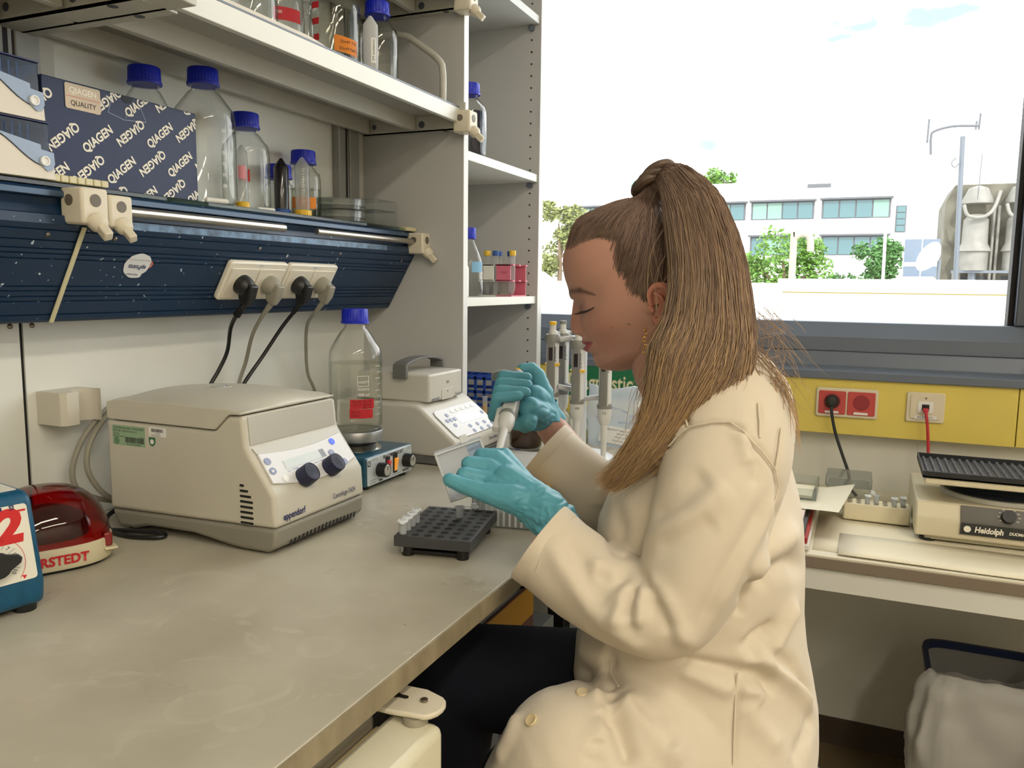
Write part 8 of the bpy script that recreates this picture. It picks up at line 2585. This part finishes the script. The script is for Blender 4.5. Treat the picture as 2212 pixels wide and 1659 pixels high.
cuff(pN, rN, 'near_cuff', 0.012, flare=1.045, tilt=(-0.10, -0.22, 0.22))
cuff(pF, rF, 'far_cuff', 0.012, flare=1.05, tilt=(0, -0.1, 0.05))
# collar: a folded band round the neck
cr = []
NC = Vector((-0.205, 1.072, 1.135))
nx = Vector((-0.55, 0, 0.83)).normalized()
ux = Vector((0.83, 0, 0.55)).normalized()
uy = Vector((0, 1, 0))
for s, k in ((-0.030, 1.34), (-0.012, 1.22), (0.016, 1.06), (0.026, 1.02), (0.024, 0.96), (0.0, 0.94)):
    ring = []
    for q in range(48):
        t = 2*PI*q/48
        ring.append(NC+nx*(s+0.012*math.cos(t))+ux*(0.074*k*math.cos(t))+uy*(0.070*k*math.sin(t)))
    cr.append(ring)
MB().loft(cr, cap=False).obj('collar', m_coat, person, angle=60)
# buttons on the front edge over the knee
for p in BUTTONS:
    MB().lathe([(0.0075, 0), (0.0078, 0.0012), (0.0068, 0.0022), (0.0050, 0.0016), (0, 0.0016)], p[0], 22, p[1]).obj('button', mat('button_cream', (226, 206, 160), 0.4), person)
for q in SEAMS:
    MB().tube(catmull(q, 3), 0.0011, 6).obj('seam', m_coat, person)
# trousers and shoes
tr_b = MB()
m_navyt = mat('trouser_navy', (16, 18, 34), 0.85)
chain(tr_b, [((-0.15, 1.10, 0.68), 0.08), ((-0.30, 1.08, 0.695), 0.088), ((-0.535, 1.03, 0.700), 0.072), ((-0.55, 1.03, 0.45), 0.056), ((-0.52, 1.03, 0.12), 0.045)], 28)
chain(tr_b, [((-0.15, 1.00, 0.68), 0.06), ((-0.36, 0.88, 0.66), 0.055), ((-0.38, 0.86, 0.40), 0.055), ((-0.36, 0.86, 0.12), 0.045)], 28)
capsule(tr_b, (-0.15, 1.00, 0.69), 0.075, (-0.15, 1.10, 0.69), 0.075)
me = evaluated(tr_b, 0.008, 6)
me.transform(Matrix.Translation(-PLOC))
link('trousers', me, m_navyt, person, angle=180)
for y, x in ((1.03, -0.52), (0.86, -0.36)):
    sb_ = MB()
    chain(sb_, [((x+0.03, y, 0.045), 0.040), ((x-0.08, y, 0.038), 0.038), ((x-0.16, y, 0.030), 0.028)], 18)
    for v in sb_.v:
        v.z = max(0.002, v.z)
    sb_.obj('shoe', m_black, person)
# stool
so = thing('stool', 'grey padded laboratory stool under the seated person', 'stool', (-0.155, 1.075, 0.0))
m_seat = mat('seat_grey', (98, 104, 112), 0.6, bump=0.3, bscale=300)
MB().lathe([(0.0, 0.555), (0.150, 0.555), (0.172, 0.570), (0.176, 0.585), (0.165, 0.600), (0.10, 0.606), (0, 0.607)], (-0.155, 1.075, 0), 48).obj('seat', m_seat, so)
MB().cyl((-0.155, 1.075, 0.06), (-0.155, 1.075, 0.556), 0.025, 20).obj('column', mat('chrome', (190, 190, 190), 0.15, 1.0), so)
for k in range(5):
    a = 2*PI*k/5+0.3
    p = (-0.155+0.26*math.cos(a), 1.075+0.26*math.sin(a), 0.045)
    MB().tube([(-0.155, 1.075, 0.10), ((-0.155+p[0])/2, (1.075+p[1])/2, 0.085), p], [0.022, 0.018, 0.013], 12).obj('leg', m_black, so)
    MB().lathe([(0.022, -0.012), (0.025, 0), (0.022, 0.012)], (p[0], p[1], 0.0255), 18, (math.sin(a), -math.cos(a), 0)).obj('caster', m_black, so)
